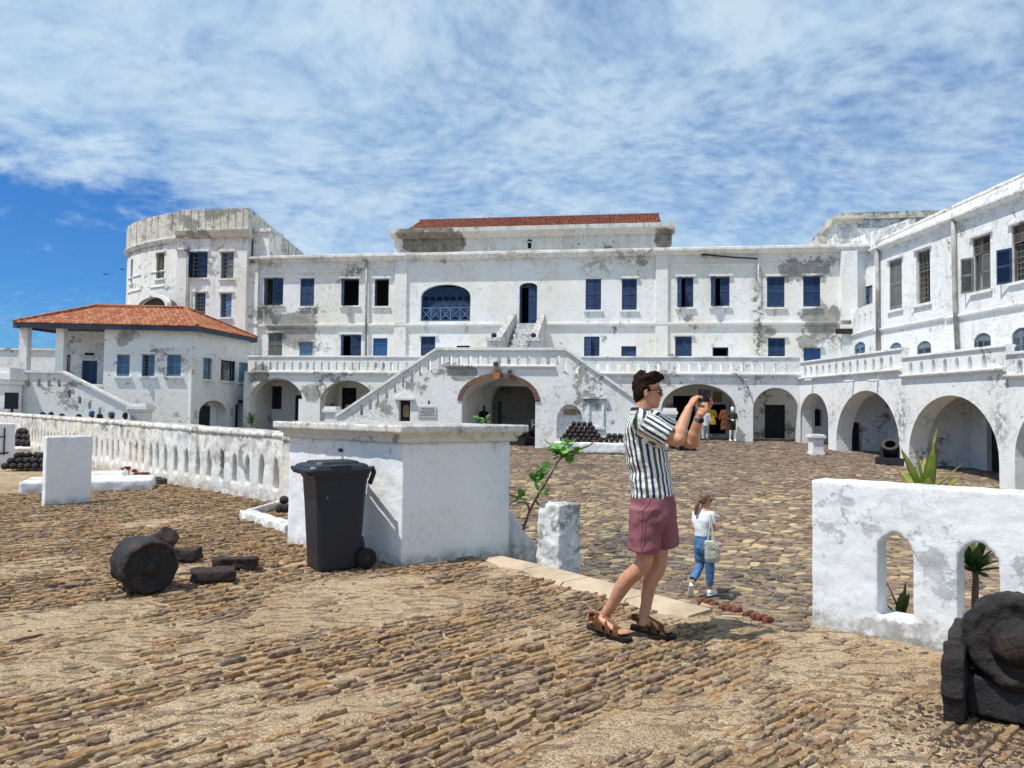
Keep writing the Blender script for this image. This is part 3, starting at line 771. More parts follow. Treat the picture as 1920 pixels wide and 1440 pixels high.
pb = B(); box(pb, (.05, -.002, .03), (.95, .002, .97)); PANE = mesh_of('pane', pb); PANE.materials.append(M['glass'])

def leaf(fr, parent, u, z0, w_, h, ang, mat, d=0.0, mesh=None, name='shutter'):
    """w_>0 hinged on its left side, w_<0 on its right; opens outwards by ang degrees"""
    s = 1 if w_ > 0 else -1
    Mx = fr.mat(u, z0, d) @ Matrix.Rotation(-s * R(ang), 4, 'Z') @ Matrix.Diagonal((w_, 1, h, 1))
    return obj(name, mesh or LEAF, mat, parent, Mx)
def opening(fr, parent, holes, rc, name='window', d=-.1, fw=.07, mat=None, arch=0.0, hood=True, sill=True):
    u0, z0, u1, z1 = rc
    if arch: holes.append(h_arch(u0, u1, z0, z1 - arch, z1, 10))
    else: holes.append(h_rect(u0, z0, u1, z1))
    bm = B(); zt_ = z1 - arch
    fbox(bm, fr, u0, u0 + fw, z0, zt_, d - .08, d); fbox(bm, fr, u1 - fw, u1, z0, zt_, d - .08, d)
    if arch: fbox(bm, fr, u0 + fw, u1 - fw, zt_ - .02, zt_ + .04, d - .08, d)
    else: fbox(bm, fr, u0 + fw, u1 - fw, z1 - fw, z1, d - .08, d)
    o = obj(name, bm, mat or M['sash'], parent)
    if sill:
        bm = B(); fbox(bm, fr, u0 - .12, u1 + .12, z0 - .11, z0 - .005, -.02, .1); obj('window_sill', bm, sill if sill is not True else WALLMAT[0], o)
    if hood:
        bm = B(); fbox(bm, fr, u0 - .14, u1 + .14, z1 + .04, z1 + .15, -.02, .11); obj('window_hood', bm, WALLMAT[0], o)
    return o
WALLMAT = [M['facade']]
def shut_window(fr, parent, holes, px, mode, mat, hood=True, sill=True, arch=0.0, glaz=False):
    rc = fr.rect(*px); u0, z0, u1, z1 = rc; wd, h = u1 - u0, z1 - z0
    o = opening(fr, parent, holes, rc, arch=arch, hood=hood, sill=sill, mat=mat)
    hh = h - arch - .02
    L_, R_ = mode                                   # opening angle of each leaf, None = no leaf
    if L_ is not None: leaf(fr, o, u0 + .02, z0 + .01, wd / 2 - .025, hh, L_, mat, -.04)
    if R_ is not None: leaf(fr, o, u1 - .02, z0 + .01, -(wd / 2 - .025), hh, R_, mat, -.04)
    if arch:
        bm = B(); fbox(bm, fr, u0 + .02, u1 - .02, z1 - arch, z1 - .02, -.1, -.05); obj('fanlight', bm, mat, o)
    if glaz:
        obj('sash', SASH, M['sash'], o, fr.mat(u0 + .04, z0, -.22) @ Matrix.Diagonal((wd - .08, 1, h - arch, 1)))
        obj('pane', PANE, M['glass'], o, fr.mat(u0 + .04, z0, -.23) @ Matrix.Diagonal((wd - .08, 1, h - arch, 1)))
    return o
def spout(fr, parent, x, y, d, mat):
    u, z = fr.px(x, y, d); bm = B()
    tube(bm, [fr.p(u, z, d - .1), fr.p(u, z - .03, d + .45)], .05, 8); obj('drain_spout', bm, mat, parent)

# ------------------------------------------------------------------ main building
oc = MW.p(-15, 0, -3); castle = thing('castle_main_block', (oc.x, oc.y, .05), 'long white castle block with blue shuttered windows behind the grand staircase', 'castle')
uL, uR = MW.px(464, 600)[0], MW.px(1640, 600)[0]
zTop = MW.px(960, 478)[1]
H = []
BL = M['blue']
up = [((495, 522, 531, 572), (58, 30)), ((563, 522, 589, 574), (0, 0)), ((640, 523, 673, 573), (55, None)), ((702, 523, 729, 574), (None, None)),
      ((1098, 523, 1127, 581), (0, 0)), ((1166, 523, 1194, 581), (0, 0)), ((1270, 520, 1300, 576), (68, 0)), ((1333, 519, 1368, 574), (72, 0)),
      ((1438, 519, 1471, 576), (0, 0)), ((1506, 518, 1538, 575), (0, 0))]
for rc, md in up: shut_window(MW, castle, H, rc, md, BL, hood=rc[0] not in (1098,))
lo = [((503, 625, 529, 668), (0, 0), M['grey']), ((639, 628, 677, 670), (60, 12), BL), ((789, 631, 816, 672), (0, 0), BL), ((1095, 631, 1124, 676), (20, 0), BL),
      ((1266, 631, 1297, 678), (0, 6), BL), ((1440, 634, 1472, 682), (0, 0), BL)]
for rc, md, mt in lo: shut_window(MW, castle, H, rc, md, mt, sill=False, hood=rc[0] not in (1095,))
def boarded(fr, parent, holes, px, mat, name='door', ang=0, hood=True, both=False, arch=0, inset=-.1, twoleaf=False):
    rc = fr.rect(*px); u0, z0, u1, z1 = rc
    o = opening(fr, parent, holes, rc, name=name, mat=mat, hood=hood, sill=False, arch=arch)
    h = z1 - z0 - arch - .02
    if twoleaf:
        leaf(fr, o, u0 + .03, z0 + .01, (u1 - u0) / 2 - .04, h, ang, mat, inset, DOOR, 'door_leaf'); leaf(fr, o, u1 - .03, z0 + .01, -(u1 - u0) / 2 + .04, h, 0, mat, inset, DOOR, 'door_leaf')
    else: leaf(fr, o, u0 + .03, z0 + .01, u1 - u0 - .06, h, ang, mat, inset, DOOR, 'door_leaf')
    return o
boarded(MW, castle, H, (561, 642, 586, 690), M['lblue'])
boarded(MW, castle, H, (699, 634, 726, 690), M['bluedoor'], hood=False)
boarded(MW, castle, H, (1165, 649, 1193, 675), BL, 'hatch', hood=False)
boarded(MW, castle, H, (1507, 653, 1539, 690), M['bluedoor'])
o = opening(MW, castle, H, MW.rect(856, 648, 881, 656), 'slot_window', hood=False, sill=False, mat=M['door_black'])
o = opening(MW, castle, H, MW.rect(1336, 651, 1366, 677), 'window', hood=False, sill=False, mat=BL)
# great arched window with X railing
rc = MW.rect(789, 533, 882, 602); u0, z0, u1, z1 = rc
H.append(h_arch(u0, u1, z0, z1 - .75, z1, 18))
bm = B(); panel(bm, MW, h_arch(u0 - .01, u1 + .01, z0, z1 - .75, z1 - .12, 18), [], -.3, .05); gw = obj('arched_window', bm, M['blackshut'], castle)
nW = 7
for i in range(nW):
    for zz0, zz1 in ((z0 + .05, z0 + 1.25), (z0 + 1.28, z1 - .72)):
        leaf(MW, gw, u0 + .05 + (u1 - u0 - .1) * i / nW, zz0, (u1 - u0 - .1) / nW - .02, zz1 - zz0, 0, BL, -.26)
bm = B()
n = 12
for i in range(n):      # louvred head of the arch
    z = z1 - .7 + .58 * i / n; s = math.sqrt(max(0, 1 - ((z - (z1 - .75)) / .75) ** 2)); c = (u0 + u1) / 2; hw = (u1 - u0) / 2 * s - .06
    fbox(bm, MW, c - hw, c + hw, z, z + .03, -.27, -.235)
obj('arched_louvre', bm, BL, gw, kind='stuff')
zr = z0 + .78
bm = B(); fbox(bm, MW, u0 + .01, u1 - .01, zr, zr + .06, -.1, -.04); fbox(bm, MW, u0 + .01, u1 - .01, z0 + .03, z0 + .08, -.1, -.04); obj('railing', bm, M['lblue'], gw)
for i in range(5):
    a, b = u0 + .02 + (u1 - u0 - .04) * i / 5, u0 + .02 + (u1 - u0 - .04) * (i + 1) / 5
    bm = B(); tube(bm, [MW.p(a, z0 + .07, -.06), MW.p(b, zr, -.06)], .02, 6); tube(bm, [MW.p(a, zr, -.085), MW.p(b, z0 + .07, -.085)], .02, 6); obj('cross_brace', bm, M['lblue'], gw)
    bm = B(); fbox(bm, MW, b - .025, b + .025, z0 + .08, zr, -.095, -.045); obj('baluster', bm, M['lblue'], gw)
# central door
rc = MW.rect(974, 530, 1007, 608); u0, z0, u1, z1 = rc; DU0, DU1, DZ = u0, u1, z0
o = opening(MW, castle, H, rc, 'door', mat=BL, arch=.25, hood=False, sill=False)
leaf(MW, o, u1 - .03, z0, -.5, z1 - z0 - .3, 10, BL, -.2, DOOR, 'door_leaf'); leaf(MW, o, u0 + .04, z0, .42, z1 - z0 - .3, 78, BL, -.25, DOOR, 'door_leaf')
bm = B(); fbox(bm, MW, (u0 + u1) / 2 - .22, (u0 + u1) / 2 + .22, z1 - .2, z1 - .05, -.12, -.09); obj('door_plate', bm, M['timber'], o)
# ground floor openings seen inside the arcade
shut_window(MW, castle, H, (495, 724, 528, 767), (35, 4), M['blackshut'], hood=False)
boarded(MW, castle, H, (553, 741, 572, 800), M['door_black'], hood=False)
shut_window(MW, castle, H, (641, 727, 668, 775), (0, 0), M['blackshut'], hood=False)
u0, z0, u1, z1 = MW.rect(1262, 742, 1304, 800); H.append(h_rect(u0, .06, u1, z1))
u0, z0, u1, z1 = MW.rect(1330, 758, 1362, 812); H.append(h_rect(u0, .3, u1, z1)); SHOP = (u0, u1, z1)
dr_ = MW.rect(1434, 759, 1472, 822); o = opening(MW, castle, H, (dr_[0], .10, dr_[2], dr_[3]), 'door', mat=M['door_black'], hood=False, sill=False)
leaf(MW, o, dr_[0] + .05, .12, (dr_[2] - dr_[0]) / 2 - .06, dr_[3] - .16, 0, M['door_black'], -.1, DOOR, 'door_leaf')
leaf(MW, o, dr_[2] - .05, .12, -(dr_[2] - dr_[0]) / 2 + .06, dr_[3] - .16, 0, M['door_black'], -.1, DOOR, 'door_leaf')
bm = B(); panel(bm, MW, [(uL, -.4), (uR, -.4), (uR, zTop), (uL, zTop)], H, 0, .4); obj('wall', bm, M['facade'], castle)
bm = B()      # hollow body behind the front wall
fbox(bm, MW, uL + .05, uR, -.4, zTop - .2, -9.4, -9.0); fbox(bm, MW, uL + .05, uL + .4, -.4, zTop - .2, -9.0, -.42); fbox(bm, MW, uR - .3, uR, -.4, zTop - .2, -9.0, -.42)
obj('rear_wall', bm, M['facade'], castle)
bm = B(); fbox(bm, MW, uL, uR, zTop - .2, zTop - .02, -9.5, -.38); obj('flat_roof', bm, M['facade'], castle)
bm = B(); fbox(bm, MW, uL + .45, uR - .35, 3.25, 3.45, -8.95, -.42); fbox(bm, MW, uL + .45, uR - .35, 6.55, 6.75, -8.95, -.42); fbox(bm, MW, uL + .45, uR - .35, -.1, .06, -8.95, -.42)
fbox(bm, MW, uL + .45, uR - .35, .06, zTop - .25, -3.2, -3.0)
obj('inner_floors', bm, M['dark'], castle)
zb = MW.px(960, 609)[1]
def strip(fr, name, u0, u1, prof, mat, parent):
    """horizontal moulding, prof = list of (z, d)"""
    bm = B(); a = [bm.verts.new(fr.p(u0, z, d)) for z, d in prof]; b = [bm.verts.new(fr.p(u1, z, d)) for z, d in prof]
    n = len(prof)
    for i in range(n): bm.faces.new((a[i], a[(i + 1) % n], b[(i + 1) % n], b[i]))
    bm.faces.new(a); bm.faces.new(b[::-1]); return obj(name, bm, mat, parent)
def band(fr, name, u0, u1, z0, z1, d, mat, parent):
    return strip(fr, name, u0, u1, [(z0, -.02), (z0, d * .55), (z0 + (z1 - z0) * .5, d), (z1 - .02, d), (z1, d * .8), (z1, -.02)], mat, parent)
band(MW, 'band_course', uL, MW.px(965, 609)[0] - .0, zb - .12, zb + .1, .14, M['facade'], castle)
band(MW, 'band_course', MW.px(1016, 609)[0], uR, zb - .12, zb + .1, .14, M['facade'], castle)
uc0, uc1 = MW.px(741, 500)[0], MW.px(1252, 500)[0]
strip(MW, 'cornice', uL, uR, [(zTop - .22, -.02), (zTop - .22, .12), (zTop - .05, .3), (zTop + .0, .42), (zTop + .13, .42), (zTop + .18, .34), (zTop + .18, -.3), (zTop - .02, -.3)], M['facade'], castle)
for a, b, d in ((741, 763, .14), (1229, 1252, .14), (1574, 1603, .45), (464, 486, .2)):
    ua, ub = MW.px(a, 560)[0], MW.px(b, 560)[0]
    bm = B(); fbox(bm, MW, ua, ub, zb + .1, zTop - .22, -.02, d); fbox(bm, MW, ua, ub, zc(50), zb - .12, -.02, d); obj('pilaster', bm, M['facade'], castle)
zf = MW.px(620, 509)[1]
for a, b in ((488, 738), (1256, 1572)):      # frieze line under the cornice of the side bays
    band(MW, 'frieze_moulding', MW.px(a, 505)[0], MW.px(b, 505)[0], zf - .07, zf + .07, .07, M['facade'], castle)
# pipes on the facade
def pipe(fr, parent, pts, r_, mat, d=.16, name='drain_pipe'):
    bm = B(); tube(bm, [fr.p(*fr.px(x, y, d), d) for x, y in pts], r_, 8); return obj(name, bm, mat, parent, smooth=True)
pipe(MW, castle, [(687, 486), (687, 560), (686, 668)], .075, M['pipe'])
pipe(MW, castle, [(547, 485), (692, 484)], .04, M['pipe'], name='gutter_pipe')
pipe(MW, castle, [(1316, 477), (1370, 482), (1420, 485)], .045, M['blackpipe'], name='hose'); pipe(MW, castle, [(1422, 475), (1422, 560)], .035, M['pvc'], name='waste_pipe')
pipe(MW, castle, [(485, 490), (481, 600), (479, 662)], .03, M['pipe'])

# attic storey and its tiled roof
za0, za1 = zTop + .16, MW.px(1000, 437)[1]
ua0, ua1 = MW.px(743, 455)[0], MW.px(1255, 450)[0]
Hh = []; u0, z0, u1, z1 = MW.rect(987, 447, 998, 465); o = opening(MW, castle, Hh, (u0, z0, u1, z1), 'vent_window', arch=.2, hood=False, sill=False, mat=M['attic'])
bm = B(); panel(bm, MW, [(ua0, za0), (ua1, za0), (ua1, za1), (ua0, za1)], Hh, -.1, .35); obj('attic_wall', bm, M['attic'], castle)
bm = B(); fbox(bm, MW, ua0, ua0 + .35, za0, za1, -6.4, -.46); fbox(bm, MW, ua1 - .35, ua1, za0, za1, -6.4, -.46); fbox(bm, MW, ua0, ua1, za0, za1, -6.75, -6.41); obj('attic_side_wall', bm, M['attic'], castle)
npil = 26
for i in range(npil + 1):
    u = ua0 + .28 + (ua1 - ua0 - .56) * i / npil
    if abs(u - (u0 + u1) / 2 - 0) < .0: continue
    if MW.rect(980, 447, 1004, 465)[0] < u < MW.rect(980, 447, 1004, 465)[2]: continue
    bm = B(); wd = .17 if 0 < i < npil else .42
    fbox(bm, MW, u - wd, u + wd, za0, za1 - .02, -.12, -.05); obj('attic_pilaster', bm, M['attic'], castle)
strip(MW, 'attic_cornice', ua0 - .3, ua1 + .3, [(za1 - .2, -.15), (za1 - .2, .05), (za1, .2), (za1 + .12, .4), (za1 + .34, .42), (za1 + .38, .3), (za1 + .38, -.3), (za1 - .2, -.3)], M['attic'], castle)
for (ua, ub) in ((ua0 - .3, ua0 - .0), (ua1 + .0, ua1 + .3)):
    bm = B(); fbox(bm, MW, ua, ub, za1, za1 + .36, -6.8, -.31); obj('attic_cornice', bm, M['attic'], castle)
ze = za1 + .36; zr = MW.px(1000, 408.5, -3.2)[1]
rl, rr_ = MW.px(766, 424)[0], MW.px(1240, 413)[0]; hl = MW.px(786, 412, -3)[0]
bm = B()
pts = [MW.p(rl, ze, .18), MW.p(rr_, ze, .18), MW.p(rr_, zr, -3.2), MW.p(hl, zr, -3.2), MW.p(rl, ze, -6.6), MW.p(rr_, ze, -6.6)]
v = [bm.verts.new(p) for p in pts]
for f in ((0, 1, 2, 3), (3, 2, 5, 4), (0, 3, 4), (1, 5, 2), (0, 4, 5, 1)): bm.faces.new([v[i] for i in f])
roof2 = obj('roof', bm, M['tile2'], castle)
bm = B(); tn2 = []
sl_ = V((0, 0, 0)); P0, P1 = MW.p(rl, ze, .2), MW.p(rl, zr, -3.2)
nrow, ncol = 9, int((rr_ - rl) / .22)
nrm = (P1 - P0).cross(MW.U).normalized(); nrm = nrm if nrm.z > 0 else -nrm
for i in range(nrow):
    for j in range(ncol):
        f0 = i / nrow; u = (j + .5) * .22
        if u < (hl - rl) * f0: continue
        c0 = P0 + (P1 - P0) * f0 + MW.U * u; c1 = P0 + (P1 - P0) * ((i + 1.25) / nrow) + MW.U * u
        q = [c0 - MW.U * .1 + nrm * .02, c0 + nrm * (.085 + rnd.uniform(-.012, .012)), c0 + MW.U * .1 + nrm * .02, c1 + MW.U * .1 + nrm * .0, c1 + nrm * .045, c1 - MW.U * .1 + nrm * .0]
        vv = [bm.verts.new(p) for p in q]; tn2 += [rnd.random()] * 6
        bm.faces.new((vv[0], vv[1], vv[4], vv[5])); bm.faces.new((vv[1], vv[2], vv[3], vv[4])); bm.faces.new((vv[0], vv[2], vv[1]))
me = mesh_of('roof_tiling', bm); me.attributes.new('tint', 'FLOAT', 'POINT').data.foreach_set('value', tn2)
obj('roof_tiling', me, M['tile2'], roof2, kind='stuff')
bm = B(); nr = 46
for j in range(nr):
    a = hl + (rr_ - hl) * j / nr; b = hl + (rr_ - hl) * (j + 1.08) / nr
    tube(bm, [MW.p(a, zr + .0, -3.2), MW.p(b, zr + .025, -3.2)], .085, 7)
me = mesh_of('ridge_cap', bm); me.attributes.new('tint', 'FLOAT', 'POINT').data.foreach_set('value', [.4] * len(me.vertices)); obj('ridge_cap', me, M['tile2'], roof2, kind='stuff')

# arcade, terrace and balustrade in front of the main wall
WALLMAT[0] = M['arcade']
zt = AF.px(700, 699)[1]; ztop = AF.px(700, 670)[1]
sbL, sbR = SB.px(632, 780)[0], SB.px(1243, 784)[0]
ua, ub = AF.px(466, 750)[0] - .3, 0.6
HA = []
for x0, x1, yc, ys in ((467, 567, 709, 752), (600, 702, 713, 755), (1240, 1380, 720, 768), (1412, 1497, 727, 770)):
    a, b = AF.px(x0, ys)[0], AF.px(x1, ys)[0]
    HA.append(h_arch(a, b, -.3, AF.px((x0 + x1) / 2, ys)[1], AF.px((x0 + x1) / 2, yc)[1], 20))
ta, tb = SB.px(872, 751)[0], SB.px(1003, 751)[0]
HA.append(h_arch(ta + .1, tb - .4, -.3, 1.9, 3.15, 18))
bm = B(); panel(bm, AF, [(ua, -.42), (ub, -.42), (ub, zt), (ua, zt)], HA, 0, .75); obj('arcade', bm, M['arcade'], castle)
bm = B(); fbox(bm, AF, ua, ub, zt - .4, zt - .01, -TD + .01, -.752); obj('terrace_slab', bm, M['arcade'], castle)
for x in (452, 583, 722, 1226, 1396):
    u = AF.px(x, 760)[0]; bm = B(); fbox(bm, AF, u - .3, u + .3, -.3, zt - .42, -TD + .01, -.752); obj('cross_wall', bm, M['arcade'], castle)
def balustrade(fr, parent, u0, u1, z0, z1, mat, pitch, sw, d0=0.0, th=.28, zlo=.16, zhi=.72, skip=(), name='balustrade'):
    n = int((u1 - u0 - .3) / pitch); hs = []
    for i in range(n):
        u = u0 + .25 + pitch * (i + .5)
        if any(a < u < b for a, b in skip): continue
        hs.append(h_slit(u + rnd.uniform(-.03, .03), sw, z0 + (z1 - z0) * zlo + rnd.uniform(-.01, .01), z0 + (z1 - z0) * zhi + rnd.uniform(-.015, .015)))
    bm = B(); panel(bm, fr, [(u0, z0), (u1, z0), (u1, z1), (u0, z1)], hs, d0, th); return obj(name, bm, mat, parent)
usl = SB.px(815, 658)[0]
balustrade(AF, castle, ua + .2, AF.px(800, 690)[0], zt + .002, ztop, M['arcade'], .455, .17)
balustrade(AF, castle, AF.px(1065, 690)[0], 0.0, zt + .002, ztop, M['arcade'], .54, .17)
for a, b in ((ua + .15, AF.px(800, 690)[0]), (AF.px(1065, 690)[0], 0.0)):
    band(AF, 'string_course', a, b, zt - .1, zt + .08, .14, M['arcade'], castle)
    strip(AF, 'coping', a, b, [(ztop, -.33), (ztop, .05), (ztop + .07, .05), (ztop + .09, .0), (ztop + .09, -.28), (ztop + .07, -.33)], M['arcade'], castle)
for x, y in ((586, 699), (661, 700), (733, 702), (1160, 710), (1298, 712), (1397, 712)): spout(AF, castle, x, y, 0.0, M['pvc'])
# two small pedestals and a buttress below the left arcade
def pedestal(base, side, h, label, cat='pedestal', balln=None, mat=None, group=None, rot=0.0, name='pedestal'):
    t_ = thing(name, base, label, cat, group); s = side / 2
    Mx = Matrix.Translation(base) @ Matrix.Rotation(rot, 4, 'Z')
    bm = B(); box(bm, (-s, -s, -.1), (s, s, h * .76), Mx); bmesh.ops.bevel(bm, geom=bm.edges[:], offset=.02, segments=1, affect='EDGES'); obj('shaft', bm, mat or M['arcade'], t_)
    bm = B()
    for z0, z1, k in ((.76, .83, 1.16), (.83, .92, 1.34), (.92, 1.0, 1.12)): box(bm, (-s * k, -s * k, h * z0 + .001), (s * k, s * k, h * z1), Mx)
    obj('capital', bm, mat or M['arcade'], t_)
    bm = B(); box(bm, (-s * 1.15, -s * 1.15, -.1), (s * 1.15, s * 1.15, h * .1), Mx); obj('base', bm, mat or M['arcade'], t_)
    return t_
BALLME = None
bmb = B(); ball(bmb, V((0, 0, 0)), 1, 2)
for v_ in bmb.verts: v_.co *= 1 + .035 * noise.noise(v_.co * 2.3)
BALLME = mesh_of('cannonball', bmb, True); BALLME.materials.append(M['ballmat'])
def cannonball(p, r_, label, group=None):
    o = obj('cannonball', BALLME, M['ballmat'], None, Matrix.Translation(p) @ Matrix.Rotation(rnd.uniform(0, 6), 4, 'Z') @ Matrix.Rotation(rnd.uniform(0, 6), 4, 'X') @ Matrix.Scale(r_, 4))
    return tag(o, label, 'cannonball', group)
# ------------------------------------------------------------------ grand staircase
WALLMAT[0] = M['stair']
oc = SB.p((sbL + sbR) / 2, 0, 0); stairs = thing('grand_staircase', (oc.x, oc.y, .05), 'white double staircase with brick edged arch tunnel under its landing', 'staircase')
lz = SB.px(940, 657)[1]                       # top of the landing parapet
l0, l1 = SB.px(818, 658)[0], SB.px(1060, 658)[0]
ul, zl = SB.px(630, 783); ur, zr_ = SB.px(1240, 784)
zg = -.3
hs = []
a0, a1, az, as_ = SB.px(866, 752)[0], SB.px(1004, 752)[0], SB.px(935, 708)[1], SB.px(935, 752)[1]
ARCH = h_arch(a0, a1, zg - .1 + .11, as_, az, 24)
for i in range(13):                            # slits of the landing parapet
    u = SB.px(827, 675)[0] + (SB.px(1047, 675)[0] - SB.px(827, 675)[0]) * i / 12
    hs.append(h_slit(u, .17, SB.px(940, 683.5)[1], SB.px(940, 665)[1]))
for i in range(9):                             # slits stepping down both flights
    for (x0, y0, x1, y1) in ((805, 684, 678, 768), (1060, 685, 1163, 754)):
        f = i / 8 if x0 < 900 else i / 5
        if f > 1: continue
        x, y = x0 + (x1 - x0) * f, y0 + (y1 - y0) * f
        u, z = SB.px(x, y); hs.append(h_slit(u, .16, z - .27, z + .27))
nu0, nz0, nu1, nz1 = SB.rect(748, 751, 769, 790); hs.append(h_rect(nu0, nz0, nu1, nz1))
ku0, kz0, ku1, kz1 = SB.rect(1044, 758, 1092, 822); nich = h_arch(ku0, ku1, kz0, kz1 - .75, kz1, 14); hs.append(nich)
hu0, hz0, hu1, hz1 = SB.rect(802, 751, 806, 758); hs.append(h_rect(hu0, hz0, hu1, hz1))
bm = B(); panel(bm, SB, [(ul, zg), (ur, zg), (ur, zr_), (l1, lz), (l0, lz), (ul, zl)], hs + [ARCH], 0, .32); obj('front_wall', bm, M['stair'], stairs)
def coping(fr, pts, d0, d1, th, mat, parent):
    for (u0, z0), (u1, z1) in zip(pts, pts[1:]):
        bm = B(); hexa(bm, [fr.p(u0, z0, d0), fr.p(u0, z0, d1), fr.p(u1, z1, d1), fr.p(u1, z1, d0), fr.p(u0, z0 + th, d0), fr.p(u0, z0 + th, d1), fr.p(u1, z1 + th, d1), fr.p(u1, z1 + th, d0)])
        obj('coping', bm, mat, parent)
coping(SB, [(ul, zl + .003), (l0, lz + .003), (l1, lz + .003), (ur, zr_ + .003)], .09, -.42, .13, M['stair'], stairs)
band(SB, 'string_course', l0 + .45, l1 - .45, SB.px(940, 690)[1], SB.px(940, 684.5)[1], .12, M['stair'], stairs)
# stepped mass behind the front wall
fl = lz - 1.0; ns = 13
outl = [(ul + .5, zg), (ur - .5, zg)]
for i in range(ns):
    z = .05 + (fl - .05) * (i + 1) / ns; outl += [(ur - .5 - (ur - .5 - l1) * i / ns, z), (ur - .5 - (ur - .5 - l1) * (i + 1) / ns, z)]
for i in range(ns - 1, -1, -1):
    z = .05 + (fl - .05) * (i + 1) / ns; outl += [(ul + .5 + (l0 - ul - .5) * (i + 1) / ns, z), (ul + .5 + (l0 - ul - .5) * i / ns, z)]
A2 = h_arch(a0 + .0, a1 - .0, zg + .01, as_, az, 24)
bm = B(); panel(bm, SB, outl, [A2], -.322, 2.4); obj('steps', bm, M['stair'], stairs)
am = a0 + (a1 - a0) * .72
bm = B(); panel(bm, SB, [(l0, zg), (a0 - .01, zg), (a0 - .01, fl - .01), (l0, fl - .01)], [], -2.724, 3.2); obj('landing_block', bm, M['stair'], stairs)
bm = B(); fbox(bm, SB, a0, am, az + .1, fl - .02, -5.92, -2.73); obj('landing_slab', bm, M['stair'], stairs)
bm = B(); fbox(bm, SB, l0, l1, fl - .5, fl + .0, -5.93, -5.2); obj('landing_slab', bm, M['stair'], stairs)
# tunnel doors and window niches
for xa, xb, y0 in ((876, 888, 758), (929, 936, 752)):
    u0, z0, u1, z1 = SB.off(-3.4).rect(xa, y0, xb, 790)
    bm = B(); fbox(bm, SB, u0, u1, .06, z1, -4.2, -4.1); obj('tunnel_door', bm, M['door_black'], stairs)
# brick ring of the arch
ring = []
cu, ra_ = (a0 + a1) / 2, (a1 - a0) / 2
nb = 52; bm = B()
for i in range(nb):
    t0, t1 = math.pi * (i + .06) / nb, math.pi * (i + .94) / nb
    jj = rnd.uniform(-.015, .02)
    p = []
    for tt, k in ((t0, .0), (t1, .0), (t1, .23), (t0, .23)):
        p.append((cu + (ra_ + k - .02) * math.cos(tt), as_ + (az - as_ + k - .02) * math.sin(tt)))
    hexa(bm, [SB.p(u, z, -.05) for u, z in p] + [SB.p(u, z, .05 + jj) for u, z in p])
obj('arch_bricks', bm, M['archbrick'], stairs, kind='stuff')
ku, kz = SB.px(932, 703)
bm = B(); hexa(bm, [SB.p(ku - .13, kz - .2, .0), SB.p(ku + .13, kz - .2, .0), SB.p(ku + .2, kz + .26, 0), SB.p(ku - .2, kz + .2, 0), SB.p(ku - .13, kz - .2, .16), SB.p(ku + .13, kz - .2, .16), SB.p(ku + .2, kz + .26, .16), SB.p(ku - .2, kz + .26, .16)]); obj('keystone', bm, M['keystone'], stairs)
def pediment(fr, parent, u0, u1, z, h, d, mat):
    bm = B(); c = (u0 + u1) / 2
    panel(bm, fr, [(u0 - .16, z), (u1 + .16, z), (c, z + h)], [], d, d + .02)
    fbox(bm, fr, u0 - .22, u1 + .22, z - .1, z - .002, -.02, d + .05); obj('pediment', bm, mat, parent)
pediment(SB, stairs, nu0, nu1, nz1 + .14, .26, .1, M['stair'])
u0, z0, u1, z1 = nu0, nz0, nu1, nz1
bm = B(); fbox(bm, SB, u0, u1, z0, z1, -.315, -.29); nd = obj('niche_door', bm, M['door_black'], stairs)
bm = B(); panel(bm, SB, h_arch(u0 + .13, u1 - .13, z0 + .2, z0 + .62, z0 + .78, 10), [], -.27, .02); obj('arched_slab', bm, M['ochre'], nd)
u0, z0, u1, z1 = SB.rect(1105, 752, 1128, 800); bm = B()
for a_, b_, c_, d_ in ((u0 - .1, u0, z0, z1), (u1, u1 + .1, z0, z1), (u0 - .1, u1 + .1, z1, z1 + .08), (u0 - .14, u1 + .14, z0 - .12, z0)): fbox(bm, SB, a_, b_, c_, d_, -.02, .08)
obj('blind_window_frame', bm, M['stair'], stairs); pediment(SB, stairs, u0 - .06, u1 + .06, z1 + .2, .26, .1, M['stair'])
bm = B(); panel(bm, SB, nich, [], -.22, .09); obj('niche_back', bm, M['stair'], stairs)
u0, z0, u1, z1 = SB.rect(1057, 767, 1080, 778); bm = B(); fbox(bm, SB, u0, u1, z0, z1, -.219, -.16); obj('ochre_tablet', bm, M['ochre'], stairs)
u0, z0, u1, z1 = SB.rect(784, 762, 819, 783); bm = B(); fbox(bm, SB, u0, u1, z0, z1, .001, .04); pq = obj('plaque', bm, M['plaque'], stairs)
bm = B()
for k in range(6):
    z = z1 - .1 - (z1 - z0 - .16) * k / 5.5; q = rnd.uniform(.06, .26)
    x = u0 + q
    while x < u1 - q:
        wl = rnd.uniform(.03, .11); fbox(bm, SB, x, min(x + wl, u1 - .05), z - .016, z + .016, .0405, .043); x += wl + .025
obj('engraving', bm, M['line'], pq, kind='stuff')
for x, y in ((930, 683), (956, 698)):
    u, z = SB.px(x, y, .2); bm = B(); fbox(bm, SB, u - .13, u + .13, z - .1, z + .12, .1, .24); fbox(bm, SB, u - .03, u + .03, z - .16, z + .16, -.01, .1); lp = obj('floodlight', bm, M['pipe'], stairs)
    bm = B(); fbox(bm, SB, u - .1, u + .1, z - .07, z + .09, .241, .25); obj('lamp_glass', bm, M['glass'], lp)
